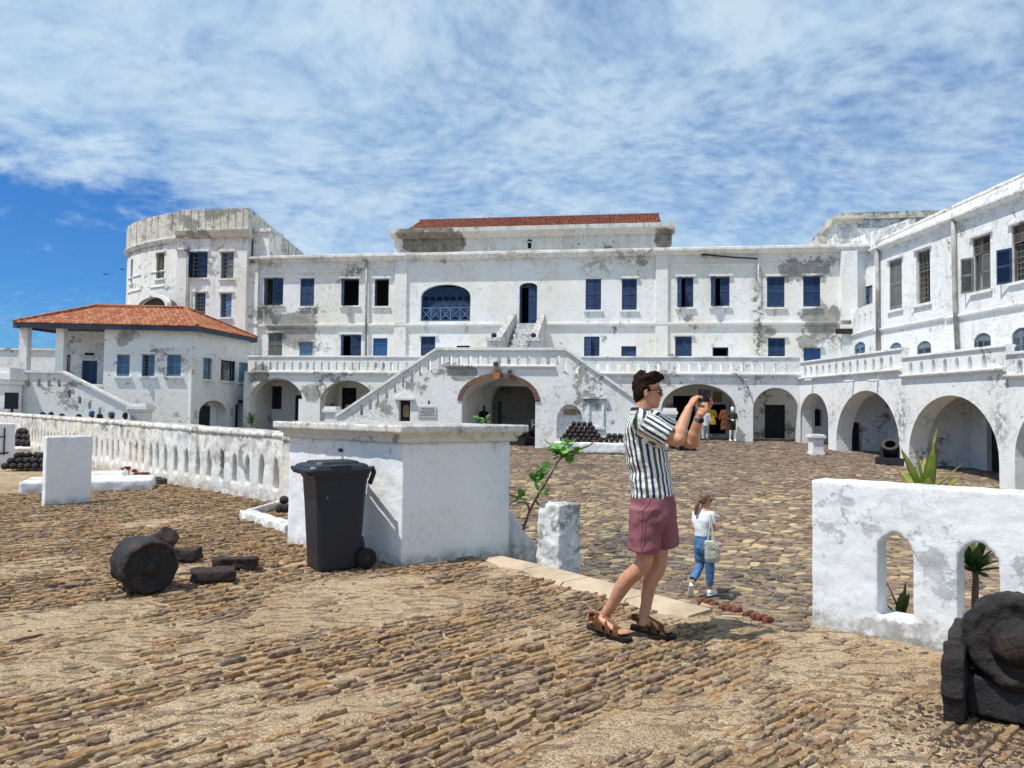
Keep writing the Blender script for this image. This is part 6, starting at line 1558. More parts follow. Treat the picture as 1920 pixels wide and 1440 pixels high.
# ------------------------------------------------------------------ plants
def leaf_mat(name, a, b, edge=None, trans=.35):
    m, t = new_mat(name)
    P = wpos(t); oi = t.n('ShaderNodeObjectInfo').outputs['Random']
    n1 = t.noise(P, 14, 5, .6)
    cc = t.mix(t.step(n1, .35, .7), a, b); cc = t.mix(t.math('MULTIPLY', oi, .5), cc, tuple(x * 1.5 for x in b))
    if edge:
        av = t.n('ShaderNodeAttribute', attribute_name='edge').outputs['Fac']; cc = t.mix(t.step(t.math('ADD', av, t.math('MULTIPLY', n1, .3)), .75, 1.05), cc, edge)
    p = t.n('ShaderNodeBsdfPrincipled', {'Base Color': cc, 'Roughness': .42, 'Specular IOR Level': .4})
    tr = t.n('ShaderNodeBsdfTranslucent', {'Color': cc}); mx = t.n('ShaderNodeMixShader', {0: trans, 1: p.outputs[0], 2: tr.outputs[0]})
    t.n('ShaderNodeOutputMaterial', {'Surface': mx.outputs[0]}); return m
M['leaf'] = leaf_mat('glossy_round_leaf', (.07, .22, .035), (.17, .36, .06))
M['cord'] = leaf_mat('yellow_green_blade', (.13, .22, .03), (.30, .36, .06), (.20, .05, .04))
M['cord2'] = leaf_mat('dark_green_blade', (.035, .08, .02), (.08, .14, .03), (.12, .05, .03))
M['stem'] = plain('twig_bark', (.20, .13, .09), .8, (.12, .08, .06), 20)
def blade_mesh(L, wd, droop, seed, fold=.35):
    rr = random.Random(seed); bm = B(); n = 9; rows = []; ed = []
    for i in range(n + 1):
        f = i / n; wv = wd * (math.sin(math.pi * min(1, (f * .92 + .08)) ** .75) ** .8) * .5 + .004
        z = L * (f - droop * f * f * .5); x = L * droop * f * f * .62
        tw = .25 * math.sin(f * 3 + seed)
        rows.append([(x + fold * wv + 0, -wv * (1 + .0 * tw), z), (x, 0, z - fold * wv * .3), (x + fold * wv, wv, z)]); ed += [1 if f > .85 else .75 + .2 * f, f * .55, 1 if f > .85 else .75 + .2 * f]
    vv = [[bm.verts.new(p) for p in r_] for r_ in rows]
    for a, b in zip(vv, vv[1:]):
        for k in range(2): bm.faces.new((a[k], a[k + 1], b[k + 1], b[k]))
    me = mesh_of('leaf', bm, True); me.attributes.new('edge', 'FLOAT', 'POINT').data.foreach_set('value', ed); return me
def cordyline(base, top, nleaf, L, label, mat, tilt=(10, 65), droop=.5, group=None, cat='plant', name='cordyline_plant', side=0, wd=.085):
    t_ = thing(name, base, label, cat, group)
    bm = B(); n = 5; pts = [base + (top - base) * (i / n) + V((.012 * math.sin(i * 2.1), .012 * math.cos(i * 1.7), 0)) for i in range(n + 1)]; tube(bm, pts, [.03 - .012 * i / n for i in range(n + 1)], 8); obj('stem', bm, M['stem'], t_, smooth=True)
    for k in range(nleaf):
        az = k * 2.4 + rnd.uniform(-.3, .3); f = k / max(1, nleaf - 1); tl = R(tilt[0] + (tilt[1] - tilt[0]) * f + rnd.uniform(-5, 5))
        me = blade_mesh(L * rnd.uniform(.75, 1.1), wd * rnd.uniform(.85, 1.15), droop * rnd.uniform(.5, 1.3), k)
        Mx = Matrix.Translation(top - V((0, 0, .05 * f))) @ Matrix.Rotation(az, 4, 'Z') @ Matrix.Rotation(tl, 4, 'Y')
        obj('leaf', me, mat, t_, Mx)
    return t_
p = RF.p(RF.px(1738, 1100, -.5)[0], -.02, -.5); tp = at(1738, 925, (p.y)); tp = V((p.x, p.y, tp.z)); cordyline(p, tp, 9, .50, 'yellow green cordyline rising above the pierced wall', M['cord'], (3, 50), .3, wd=.095)
p = RF.p(RF.px(1829, 1120, -.42)[0], -.02, -.42); tp = at(1829, 1058, p.y); cordyline(p, V((p.x, p.y, tp.z)), 16, .32, 'dark green cordyline seen through the right pointed opening', M['cord2'], (5, 70), .4, wd=.075)
p = RF.p(RF.px(1688, 1130, -.42)[0], -.02, -.42); cordyline(p, p + V((0, 0, .12)), 5, .30, 'small cordyline shoot seen through the left pointed opening', M['cord2'], (4, 35), .2, wd=.06)
p = at(470, 805, 39.5); p.z = zc(39.5); cordyline(p, p + V((0, 0, .7)), 22, .75, 'dark spiky shrub beside the guardhouse door', M['cord2'], (5, 110), .5, cat='shrub', name='spiky_shrub', wd=.14)
# sapling with round leaves growing out of the ramp wall
def round_leaf(seed):
    bm = B(); n = 10; c = bm.verts.new((0, .0, -.004)); ring = []
    for i in range(n):
        a = 2 * math.pi * i / n; x = .5 + .5 * math.cos(a); y = .43 * math.sin(a) * (1 - .18 * math.cos(a)); ring.append(bm.verts.new((x, y, .10 * abs(y) + .06 * x * x)))
    c.co = V((.5, 0, .0))
    for i in range(n): bm.faces.new((ring[i], ring[(i + 1) % n], c))
    return mesh_of('leaf', bm, True)
RL = round_leaf(0); RL.materials.append(M['leaf'])
Ys = 8.15
def sap(stems, clusters, label, Yd, name='sapling'):
    base = at(*stems[0][0], Yd); t_ = thing(name, base, label, 'plant')
    for st in stems:
        pts = [at(x, y, Yd + .05 * math.sin(i)) for i, (x, y) in enumerate(st)]; bm = B(); tube(bm, pts, [.016 - .009 * i / (len(pts) - 1) for i in range(len(pts))], 7); obj('stem', bm, M['stem'], t_, smooth=True)
    for (x, y, n, sz) in clusters:
        c = at(x, y, Yd)
        for k in range(n):
            az = k * 2.399 + rnd.uniform(-.3, .3); el = R(rnd.uniform(-35, 60)); s = sz * rnd.uniform(.75, 1.15)
            Mx = Matrix.Translation(c + V((rnd.uniform(-.04, .04), rnd.uniform(-.04, .04), rnd.uniform(-.05, .05)))) @ Matrix.Rotation(az, 4, 'Z') @ Matrix.Rotation(-el, 4, 'Y') @ Matrix.Rotation(rnd.uniform(-.5, .5), 4, 'X') @ Matrix.Scale(s, 4)
            obj('leaf', RL, M['leaf'], t_, Mx)
    return t_
sap([((981, 994), (990, 965), (1003, 938), (1021, 909), (1036, 884), (1046, 866), (1056, 852)), ((1052, 858), (1066, 849), (1085, 842), (1104, 836), (1116, 826)), ((993, 958), (990, 948), (984, 940)), ((1003, 938), (1012, 948), (1020, 952))],
    [(1047, 850, 15, .115), (1062, 834, 9, .105), (1070, 862, 7, .11), (1034, 838, 7, .12), (1076, 846, 5, .11), (1018, 882, 11, .105), (1008, 898, 6, .14), (1014, 922, 4, .15), (975, 938, 7, .14), (1005, 972, 2, .14)], 'green sapling with round leaves leaning out beside the broken post', Ys)
sap([((908, 800), (908, 788))], [(902, 787, 5, .07), (912, 787, 5, .07)], 'sprig of green leaves showing above the bastion top', 9.6)
# ------------------------------------------------------------------ people
def cloth(name, c, c2=None, sc=18, rough=.85, b=.25):
    return plain(name, c, rough, c2 or tuple(x * .75 for x in c), sc, b, .15, bsc=45, bdist=.008)
m, t = new_mat('skin'); P = wpos(t); n1 = t.noise(P, 22, 5)
finish(t, t.mix(t.step(n1, .35, .7), (.46, .22, .132), (.54, .28, .18)), .5, t.noise(P, 70, 4), .12, .003, .35, **{'Subsurface Weight': .08, 'Subsurface Radius': (.02, .008, .004)}); M['skin'] = m
M['skin2'] = plain('brown_skin', (.07, .035, .022), .5, (.10, .05, .03), 20)
M['hair'] = plain('dark_brown_hair', (.012, .006, .0035), .8, (.030, .015, .008), 60, .7, .12, bsc=130, bdist=.01)
M['hair2'] = plain('light_brown_hair', (.10, .05, .025), .5, (.20, .11, .055), 60, .6, .4, bsc=130, bdist=.012)
M['hair3'] = plain('black_hair', (.01, .009, .009), .6)
M['shorts'] = cloth('dusty_plum_cotton', (.27, .105, .125), (.20, .075, .092), 9)
M['seam'] = cloth('dark_plum_seam', (.09, .03, .04)); M['jeans'] = cloth('blue_denim', (.055, .15, .32), (.10, .22, .40), 12)
M['tee'] = cloth('white_cotton', (.74, .76, .80), (.70, .72, .77), 14)
M['canvas'] = cloth('cream_canvas', (.50, .49, .40), (.42, .41, .34), 14)
M['leather'] = plain('brown_leather', (.24, .095, .03), .55, (.16, .065, .022), 26, .4, .3)
M['sole'] = plain('dark_rubber_sole', (.022, .017, .014), .8)
M['black'] = plain('black_plastic', (.008, .008, .009), .6)
M['lens'] = plain('dark_lens', (.006, .007, .008), .12, spec=.6)
M['steel'] = plain('brushed_steel', (.45, .46, .47), .35, metallic=.8)
M['yellow'] = cloth('yellow_fabric', (.55, .36, .02)); M['patterned'] = cloth('orange_brown_print', (.30, .10, .04), (.05, .03, .02), 9); M['camo'] = cloth('dark_camouflage', (.022, .022, .014), (.08, .075, .05), 7)
M['navy'] = cloth('navy_fabric', (.02, .025, .06)); M['capgrey'] = cloth('grey_fabric', (.12, .13, .15)); M['bluecap'] = cloth('blue_fabric', (.09, .16, .30)); M['dress'] = cloth('dark_red_fabric', (.16, .04, .03)); M['ash'] = cloth('pale_grey_fabric', (.45, .46, .48))
m, t = new_mat('striped_cotton')
a = t.n('ShaderNodeAttribute', attribute_name='stripe').outputs['Fac']; P = wpos(t)
a = t.math('ADD', a, t.math('MULTIPLY', t.math('SUBTRACT', t.noise(P, 11, 3), .5), .006))
fr_ = t.math('FRACT', t.math('DIVIDE', t.math('ADD', a, 10.0), .084))
cc = t.ramp(fr_, [(0, (.74, .73, .69)), (.25, (.035, .043, .095)), (.48, (.74, .73, .69)), (.75, (.05, .10, .08))], 'CONSTANT')
fold = t.noise(t.n('ShaderNodeMapping', {'Vector': P, 'Scale': (7, 7, 16)}).outputs[0], 1.0, 4, .5)
finish(t, cc, .85, fold, .55, .03, .12); M['stripes'] = m

def spline(pts, rads, n=6):
    pts = [V(p) for p in pts]; P_, R_ = [], []
    for i in range(len(pts) - 1):
        p0, p1, p2, p3 = pts[max(i - 1, 0)], pts[i], pts[i + 1], pts[min(i + 2, len(pts) - 1)]
        for k in range(n):
            f = k / n; P_.append(.5 * ((2 * p1) + (p2 - p0) * f + (2 * p0 - 5 * p1 + 4 * p2 - p3) * f * f + (3 * p1 - p0 - 3 * p2 + p3) * f ** 3)); s = f * f * (3 - 2 * f); R_.append(rads[i] * (1 - s) + rads[i + 1] * s)
    return P_ + [pts[-1]], R_ + [rads[-1]]
def limb(bm, pts, rads, n=14): 
    a, b = spline(pts, rads); tube(bm, a, b, n)
def ell(bm, c, f, l, u, rf, rl, ru_): ball(bm, c, 1, 2, (f * rf, l * rl, u * ru_))
def head(bm, c, f, l, u, s=1.0, jaw=1.0):
    secs = []
    for z, o, d, w_ in ((-.128, .052, .022, .022), (-.118, .050, .038, .036), (-.100, .042, .052, .047), (-.075, .030, .066, .056), (-.045, .016, .082, .063), (-.015, .007, .090, .068), (.015, .004, .094, .072), (.045, .001, .098, .074), (.075, -.002, .090, .068), (.098, -.004, .070, .054), (.114, -.006, .034, .026)):
        secs.append((c + (f * o + u * z) * s, f * d * s, l * w_ * s))
    loft(bm, secs, 20)
    P_ = lambda a, b, z: c + (f * a + l * b + u * z) * s
    tube(bm, [P_(.086, 0, .022), P_(.100, 0, .0), P_(.116, 0, -.022), P_(.108, 0, -.036), P_(.09, 0, -.038)], [.008 * s, .010 * s, .013 * s, .013 * s, .008 * s], 8)      # nose
    for q_ in (-1, 1):
        ell(bm, P_(.104, q_ * .011, -.033), f, l, u, .009 * s, .008 * s, .007 * s)
        ell(bm, P_(-.008, q_ * .073, -.018), f, l, u, .018 * s, .010 * s, .032 * s)                                   # ear
        ell(bm, P_(.062, q_ * .036, -.024), f, l, u, .022 * s, .02 * s, .018 * s)                                     # cheek
    ell(bm, P_(.090, 0, .028), f, l, u, .012 * s, .046 * s, .010 * s)                                                # brow
    ell(bm, P_(.092, 0, -.058), f, l, u, .013 * s, .024 * s, .006 * s); ell(bm, P_(.088, 0, -.072), f, l, u, .013 * s, .021 * s, .007 * s)   # lips
    ell(bm, P_(.070, 0, -.108), f, l, u, .018 * s, .022 * s, .016 * s)                                               # chin
def face_parts(par, c, f, l, u, s, glasses=True):
    P_ = lambda a, b, z: c + (f * a + l * b + u * z) * s
    bm = B(); tube(bm, [P_(.094, -.024, -.0645), P_(.105, 0, -.065), P_(.094, .024, -.0645)], .0028 * s, 6); obj('mouth', bm, M['dress'], par)
    for q_ in (-1, 1):
        bm = B(); ell(bm, P_(.082, q_ * .032, .004), f, l, u, .012 * s, .013 * s, .010 * s); obj('eye', bm, M['white'], par)
        bm = B(); tube(bm, [P_(.098, q_ * .016, .026), P_(.098, q_ * .034, .031), P_(.084, q_ * .052, .026)], .0042 * s, 6); obj('eyebrow', bm, M['hair'], par)
    if glasses:
        bm = B()
        for q_ in (-1, 1):
            tube(bm, [P_(.103, q_ * .058, .012), P_(.06, q_ * .074, .010), P_(.0, q_ * .079, .004), P_(-.02, q_ * .078, -.01)], .0035 * s, 6)
            tube(bm, [P_(.112, q_ * .008, .012), P_(.110, q_ * .034, .017), P_(.102, q_ * .058, .012)], .004 * s, 6)
        tube(bm, [P_(.112, -.01, .010), P_(.112, .01, .010)], .004 * s, 6)
        g = obj('sunglasses', bm, M['black'], par)
        for q_ in (-1, 1):
            bm = B(); ax_ = (f * .94 + l * q_ * .30).normalized(); sd = ax_.cross(u).normalized(); ell(bm, P_(.106, q_ * .034, -.004), ax_, sd, u, .006 * s, .027 * s, .021 * s); obj('lens', bm, M['lens'], g)
def hand(bm, wr, d, palm, s=1.0, curl=.9, side=1, spread=.16):
    """wr wrist, d direction of the hand, palm = palm normal, side=+1 thumb on d x palm side"""
    d = d.normalized(); palm = (palm - d * palm.dot(d)).normalized(); w_ = d.cross(palm) * side
    c = wr + d * .05 * s
    loft(bm, [(wr - d * .02 * s, w_ * .026 * s, palm * .020 * s), (wr + d * .02 * s, w_ * .034 * s, palm * .019 * s), (wr + d * .06 * s, w_ * .041 * s, palm * .016 * s), (wr + d * .092 * s, w_ * .040 * s, palm * .013 * s)], 12)
    for k, (L_, o) in enumerate(((.070, .028), (.078, .010), (.073, -.009), (.058, -.027))):
        p = wr + d * (.086 - .004 * abs(k - 1)) * s + w_ * o * s; ang = 0; dd = d; pts = [p - d * .02 * s, p]; rad = [.0088 * s, .0086 * s]
        sp_ = w_ * (o * spread / .03)
        for j, fr__ in enumerate((.45, .32, .23)):
            ang += curl * (.55 if j == 0 else .75); dd = (d + sp_).normalized() * math.cos(ang) + palm * math.sin(ang); pts.append(pts[-1] + dd * L_ * fr__ * s); rad.append((.0082, .0076, .0064)[j] * s)
        tube(bm, pts, rad, 8)
    b = wr + d * .022 * s + w_ * .03 * s; tube(bm, [b - w_ * .012 * s, b + (w_ * .6 + d * .5 + palm * .35) * .036 * s, b + (w_ * .55 + d * 1.1 + palm * .75) * .052 * s, b + (w_ * .3 + d * 1.5 + palm * 1.1) * .058 * s], [.013 * s, .0115 * s, .010 * s, .008 * s], 8)
def foot(bm, heel, toe, s=1.0, h=.0):
    d = toe - heel; L_ = d.length; d = d.normalized(); w_ = d.cross(Zv).normalized(); up_ = w_.cross(d)
    prof = ((.03, .026, .028, .030), (.14, .033, .036, .038), (.35, .034, .033, .040), (.55, .040, .024, .028), (.72, .045, .018, .020), (.84, .043, .014, .016))
    loft(bm, [(heel + d * f_ * L_ + up_ * (c_), w_ * a_, up_ * b_) for f_, a_, b_, c_ in prof], 14)
    for k in range(5):
        o = (-.036 + .018 * k); ln = (.17, .155, .135, .11, .085)[k] if True else 0
        p = heel + d * (.80 * L_) + w_ * o * 1.0 + up_ * .018; tube(bm, [p, p + d * (ln * L_ * .7), p + d * (ln * L_) - up_ * .006], [.0125 if k else .016, .011 if k else .0145, .008], 8)
def set_stripe(me, Cn, f, l, sleeves, k=.17):
    vals = []
    for v_ in me.vertices:
        p = v_.co; best = None
        for a, b, rad in sleeves:
            ab = b - a; tt = (p - a).dot(ab) / ab.length_squared; q_ = a + ab * tt; r_ = (p - q_).length
            if tt > .18 and r_ < rad: best = (a, ab.normalized(), q_)
        if best:
            a, dn, q_ = best; e1_ = dn.cross(f).normalized(); e2_ = dn.cross(e1_); vals.append(math.atan2((p - q_).dot(e1_), (p - q_).dot(e2_)) * .085)
        else:
            c = Cn(p.z); vals.append(math.atan2((p - c).dot(f), (p - c).dot(l)) * k)
    me.attributes.new('stripe', 'FLOAT', 'POINT').data.foreach_set('value', vals)

# ---- the man with the camera
f = V((.965, -.26, 0)).normalized(); l = V((-f.y * -1, 0, 0)); l = V((f.y, -f.x, 0)); u = Zv         # l points to the camera side (his right)
fh = V((.995, -.10, .02)).normalized(); lh = V((fh.y, -fh.x, 0)).normalized(); uh = lh.cross(fh) * -1 if lh.cross(fh).z < 0 else lh.cross(fh)
YM = 5.1
def mp_(x, y, d=0.0): return at(x, y, YM + d)
ft = flat(1190, 1192); man = thing('person', (mp_(1200, 1190).x, YM, 0), 'man in striped shirt and plum shorts photographing with a phone', 'person')
hc = mp_(1212, 734)
# joints
shN, elN, wrN = mp_(1196, 786, -.18), mp_(1268, 826, -.24), mp_(1291, 767, -.13)
shF, elF, wrF = mp_(1219, 787, .19), mp_(1297, 831, .09), mp_(1313, 777, .02)
hipN, knN, anN = mp_(1212, 968, -.075), mp_(1204, 1056, -.07), at(1131, 1158, 5.2)
hipF, knF, anF = mp_(1236, 968, .09), mp_(1233, 1060, .06), at(1206, 1158, 5.16)
hlN, toN = at(1106, 1170, 5.22), flat(1180, 1203); hlN.z = max(hlN.z, .045); toN.z = .028
hlF, toF = at(1186, 1172, 5.2), flat(1264, 1198); hlF.z = max(hlF.z, .03); toF.z = .028
torso = [((1223, 985), .150, .170), ((1224, 950), .155, .178), ((1222, 915), .145, .168), ((1217, 880), .138, .165), ((1211, 845), .140, .178), ((1206, 815), .132, .192), ((1202, 794), .112, .185), ((1202, 780), .085, .13), ((1204, 771), .062, .075)]
bm = B(); loft(bm, [(mp_(*c), f * a * (.86 if i_ < 7 else .78), l * b * (.84 if i_ < 7 else .78)) for i_, (c, a, b) in enumerate(torso)], 22)
limb(bm, [mp_(1203, 776), mp_(1206, 762), mp_(1209, 748)], [.068, .060, .058]); head(bm, hc, fh, lh, uh, .95)
limb(bm, [shN, (shN + elN) / 2 + V((0, 0, -.005)), elN, elN * .72 + wrN * .28, (elN + wrN) / 2, wrN, wrN + (wrN - elN) * .06], [.058, .050, .043, .047, .040, .028, .027])
limb(bm, [shF, (shF + elF) / 2, elF, elF * .72 + wrF * .28, (elF + wrF) / 2, wrF, wrF + (wrF - elF) * .06], [.058, .050, .043, .047, .040, .028, .027])
for hp, kn, an in ((hipN, knN, anN), (hipF, knF, anF)):
    calf = kn * .66 + an * .34 - f * .022; limb(bm, [hp, hp * .5 + kn * .5, kn + f * .008, calf, kn * .25 + an * .75 - f * .004, an, an + V((0, 0, -.05))], [.080, .074, .056, .055, .040, .035, .040])
foot(bm, hlN + (toN - hlN) * .06 + V((0, 0, .012)), toN - (toN - hlN) * .03); foot(bm, hlF + (toF - hlF) * .06 + V((0, 0, .012)), toF - (toF - hlF) * .03)
ph = mp_(1321, 742, -.04); pax = V((-.69, -.72, 0)).normalized()      # long axis of the phone
pf = V((pax.y * -1, pax.x, 0)); pf = pf if pf.x > 0 else -pf
hand(bm, wrN, (ph + pax * .085 + V((0, 0, .035)) - wrN), -pax * .8 + pf * .45, 1.0, .8, 1, .34); hand(bm, wrF, (ph - pax * .065 - V((0, 0, .045)) - wrF) * .7 + V((.03, 0, .05)), pax * .9 + V((0, 0, .25)) + pf * .2, 1.0, .7, -1, .34)
body = obj('body', remesh(bm, .0050, 3, .4, 'man_body'), M['skin'], man)
face_parts(man, hc, fh, lh, uh, .95)
# hair
bm = B(); hs_ = []
for z, o, d, w_ in ((-.085, -.058, .026, .042), (-.05, -.050, .044, .064), (-.01, -.040, .060, .0745), (.03, -.024, .080, .078), (.062, -.004, .100, .079), (.09, .006, .104, .074), (.112, .010, .096, .064), (.130, .012, .074, .050), (.140, .012, .045, .03)):
    hs_.append((hc + (fh * o + uh * z) * .95, fh * d * .95, lh * w_ * .95))
loft(bm, hs_, 22)
for k in range(46):
    a = k * 2.4; z = .085 + .055 * rnd.random(); r_ = math.sqrt(max(0, 1 - ((z - .06) / .10) ** 2)); p = hc + uh * z + fh * (.012 + .095 * r_ * math.cos(a)) + lh * (.07 * r_ * math.sin(a)); dd = (fh * (.55 + .3 * math.cos(a)) + uh * .45 + lh * .4 * math.sin(a)).normalized(); tube(bm, [p - dd * .02, p + dd * .012, p + dd * .030 - uh * .006], [.017, .012, .004], 6)
for q_ in (-1, 1): tube(bm, [hc + fh * .012 + lh * q_ * .074 + uh * .03, hc + fh * .014 + lh * q_ * .0735 - uh * .012], [.012, .006], 6)
obj('hair', remesh(bm, .007, 1, .4, 'hair', (.007, 40)), M['hair'], man)
# shirt
ts = [((1222, 933), .163, .190), ((1222, 920), .160, .188), ((1218, 885), .158, .186), ((1213, 855), .160, .192), ((1208, 825), .152, .204), ((1204, 802), .132, .204), ((1203, 788), .108, .175), ((1204, 777), .080, .115), ((1205, 771), .070, .085)]
tsec = [(mp_(*c), f * a * .95, l * b * .95) for c, a, b in ts]
bm = B(); loft(bm, tsec, 26)
slv = []
for s_, e_ in ((shN, elN), (shF, elF)):
    en = s_ + (e_ - s_) * .80 + V((0, 0, -.012)); limb(bm, [s_ - (e_ - s_) * .1, s_ + (e_ - s_) * .35, en], [.074, .088, .083]); slv.append((s_ - (e_ - s_) * .02, en, .108))
sm_ = remesh(bm, .0105, 4, .5, 'shirt')
displace(sm_, lambda q_: -.004 + .011 * noise.fractal(V((q_.x * 8, q_.y * 8, q_.z * 14)), 1, 2, 4) + .007 * math.sin((q_.z * 30 + q_.x * 22)) * max(0, noise.noise(q_ * 5)))
zs2 = [c.z for c, _, _ in tsec]
def Cn(z):
    for (c0, _, _), (c1, _, _) in zip(tsec, tsec[1:]):
        if c0.z <= z <= c1.z: return c0 + (c1 - c0) * ((z - c0.z) / (c1.z - c0.z))
    return tsec[0][0] if z < tsec[0][0].z else tsec[-1][0]
set_stripe(sm_, Cn, f, l, slv, .172)
shirt = obj('shirt', sm_, M['stripes'], man)
bm = B(); n = 14; rows = []
for i in range(n + 1):
    a = -2.5 + 5.0 * i / n; c = mp_(1205, 770); dv = -f * math.cos(a) + l * math.sin(a)
    rows.append([c + dv * .062 + V((0, 0, .030 - .012 * abs(a))), c + dv * .070 + V((0, 0, .036 - .012 * abs(a))), c + dv * .098 + V((0, 0, -.012 - .016 * abs(a)))])
vv = [[bm.verts.new(p) for p in r_] for r_ in rows]
for a, b in zip(vv, vv[1:]):
    for k in range(2): bm.faces.new((a[k], a[k + 1], b[k + 1], b[k]))
bmesh.ops.solidify(bm, geom=bm.faces[:], thickness=.006)
cm_ = mesh_of('collar', bm, True); cm_.attributes.new('stripe', 'FLOAT', 'POINT').data.foreach_set('value', [v_.co.z * .8 for v_ in cm_.vertices]); obj('collar', cm_, M['stripes'], shirt)
# shorts
bm = B()
loft(bm, [(mp_(*c), f * a, l * b) for c, a, b in (((1223, 925), .150, .176), ((1224, 945), .160, .186), ((1224, 975), .158, .186), ((1223, 992), .13, .16))], 22)
for hp, hem, rad in ((hipN, mp_(1206, 1034, -.075), .112), (hipF, mp_(1247, 1026, .085), .105)):
    limb(bm, [hp + V((0, 0, .06)), hp * .5 + hem * .5, hem], [.118, .116, rad])
sm_ = remesh(bm, .0105, 5, .5, 'shorts')
displace(sm_, lambda q_: .007 * noise.fractal(V((q_.x * 9, q_.y * 9, q_.z * 12)), 1, 2, 4) + .006 * math.sin(q_.z * 46 - q_.x * 30) * max(0, noise.noise(q_ * 6 + V((3, 1, 2)))))
sh_ = obj('shorts', sm_, M['shorts'], man)
def on_side(x, y, d=-.185): return mp_(x, y, d)
bm = B(); tube(bm, [on_side(1222, 934, -.205), on_side(1216, 947, -.205), on_side(1205, 958, -.205), on_side(1196, 961, -.19)], .003, 6); obj('pocket_seam', bm, M['seam'], sh_)
bm = B(); tube(bm, [on_side(1206, 958, -.200), on_side(1205, 985, -.202), on_side(1203, 1010, -.196), on_side(1202, 1030, -.188)], .0025, 6); obj('side_seam', bm, M['seam'], sh_)
bm = B(); tube(bm, [mp_(1258, 934, -.10), mp_(1260, 955, -.09), mp_(1254, 978, -.06), mp_(1246, 992, -.03)], .003, 6); obj('fly_seam', bm, M['seam'], sh_)
# sandals
def sandal(hl, to):
    d = (to - hl).normalized(); w_ = d.cross(Zv).normalized(); up_ = w_.cross(d); L_ = (to - hl).length + .03; o = hl - d * .012 - up_ * .012
    bm = B(); pr = ((0, .025), (.04, .036), (.2, .041), (.4, .040), (.6, .047), (.76, .053), (.88, .048), (.96, .034), (1, .016)); rs = []
    for z in (-.016, .012):
        rs.append([bm.verts.new(o + d * f_ * L_ + w_ * a_ + up_ * z) for f_, a_ in pr] + [bm.verts.new(o + d * f_ * L_ - w_ * a_ + up_ * z) for f_, a_ in pr[::-1]])
    n = len(rs[0])
    for i in range(n): bm.faces.new((rs[0][i], rs[0][(i + 1) % n], rs[1][(i + 1) % n], rs[1][i]))
    bm.faces.new(rs[0][::-1]); bm.faces.new(rs[1]); t_ = obj('sandal', bm, M['sole'], man)
    for f0_, f1_, hh_, ww_, tl in ((.24, .42, .104, .050, -.03), (.47, .60, .080, .055, -.02), (.66, .80, .060, .058, -.02)):
        bm = B(); rows = []
        for i in range(13):
            a = math.pi * i / 12; rows.append([bm.verts.new(o + d * (f_ * L_ + tl * math.sin(a)) + w_ * ww_ * math.cos(a) + up_ * (.008 + hh_ * (1 - .35 * (f_ - f0_) / (f1_ - f0_)) * math.sin(a) ** .8)) for f_ in (f0_, f1_)])
        for a, b in zip(rows, rows[1:]): bm.faces.new((a[0], a[1], b[1], b[0]))
        bmesh.ops.solidify(bm, geom=bm.faces[:], thickness=.005); obj('strap', bm, M['leather'], t_)
    bm = B(); rows = []
    for i in range(13):
        a = -math.pi * .62 + math.pi * 1.24 * i / 12; rows.append([bm.verts.new(o + d * (.14 * L_ - .050 * math.cos(a)) + w_ * .046 * math.sin(a) + up_ * z) for z in (.055, .085)])
    for a, b in zip(rows, rows[1:]): bm.faces.new((a[0], a[1], b[1], b[0]))
    bmesh.ops.solidify(bm, geom=bm.faces[:], thickness=.005); obj('heel_strap', bm, M['leather'], t_)
    bm = B(); tube(bm, [o + d * .32 * L_ + up_ * .098, o + d * .5 * L_ + up_ * .078, o + d * .72 * L_ + up_ * .05], .012, 6); obj('instep_strap', bm, M['leather'], t_)
sandal(hlN, toN); sandal(hlF, toF)
bm = B(); wd_ = (wrF - elF).normalized(); c = wrF - wd_ * .035; lathe(bm, [(-.011, .030), (-.011, .036), (.011, .035), (.011, .029)], c, wd_, 18); wt = obj('watch', bm, M['steel'], man)
bm = B(); side_ = (V((.3, -.9, .2)) - wd_ * V((.3, -.9, .2)).dot(wd_)).normalized(); lathe(bm, [(.028, 0), (.028, .02), (.042, .019), (.043, 0)], c, side_, 16); obj('watch_face', bm, M['black'], wt)
pt = thing('phone', ph, 'black phone held up sideways in both hands of the man', 'phone')
bm = B(); obl(bm, ph, pax, pf, Zv, .078, .006, .044); bmesh.ops.bevel(bm, geom=bm.edges[:], offset=.003, segments=2, affect='EDGES'); obj('case', bm, M['black'], pt)
for k in range(3):
    bm = B(); lathe(bm, [(.006, 0.0), (.006, .009), (.0095, .009), (.0095, 0)], ph + pax * .055 + Zv * (.026 - .024 * k), pf, 14); obj('camera_lens', bm, M['lens'], pt)

# ---- the woman walking in the courtyard
YG = 11.75
def gp(x, y, d=0.0): return at(x, y, YG + d)
f = V((.72, .69, 0)).normalized(); l = V((f.y, -f.x, 0)); fh = V((.97, .24, -.04)).normalized(); lh = V((fh.y, -fh.x, 0)).normalized(); uh = fh.cross(lh) * -1; uh = uh if uh.z > 0 else -uh
gl = thing('person', (gp(1318, 1110).x, YG, zc(YG)), 'woman in white t-shirt and blue jeans walking across the courtyard', 'person'); hc = gp(1323, 938)
shR, elR, wrR = gp(1335, 966, -.10), gp(1337, 993, -.12), gp(1346, 989, .06)
shL, elL, wrL = gp(1304, 966, .10), gp(1302, 991, .04), gp(1331, 990, .25)
hR, kR, aR = gp(1326, 1026, -.05), gp(1331, 1062, -.05), gp(1331, 1102, -.02); hL_, kL, aL = gp(1312, 1026, .05), gp(1312, 1058, .05), gp(1299, 1092, -.1)
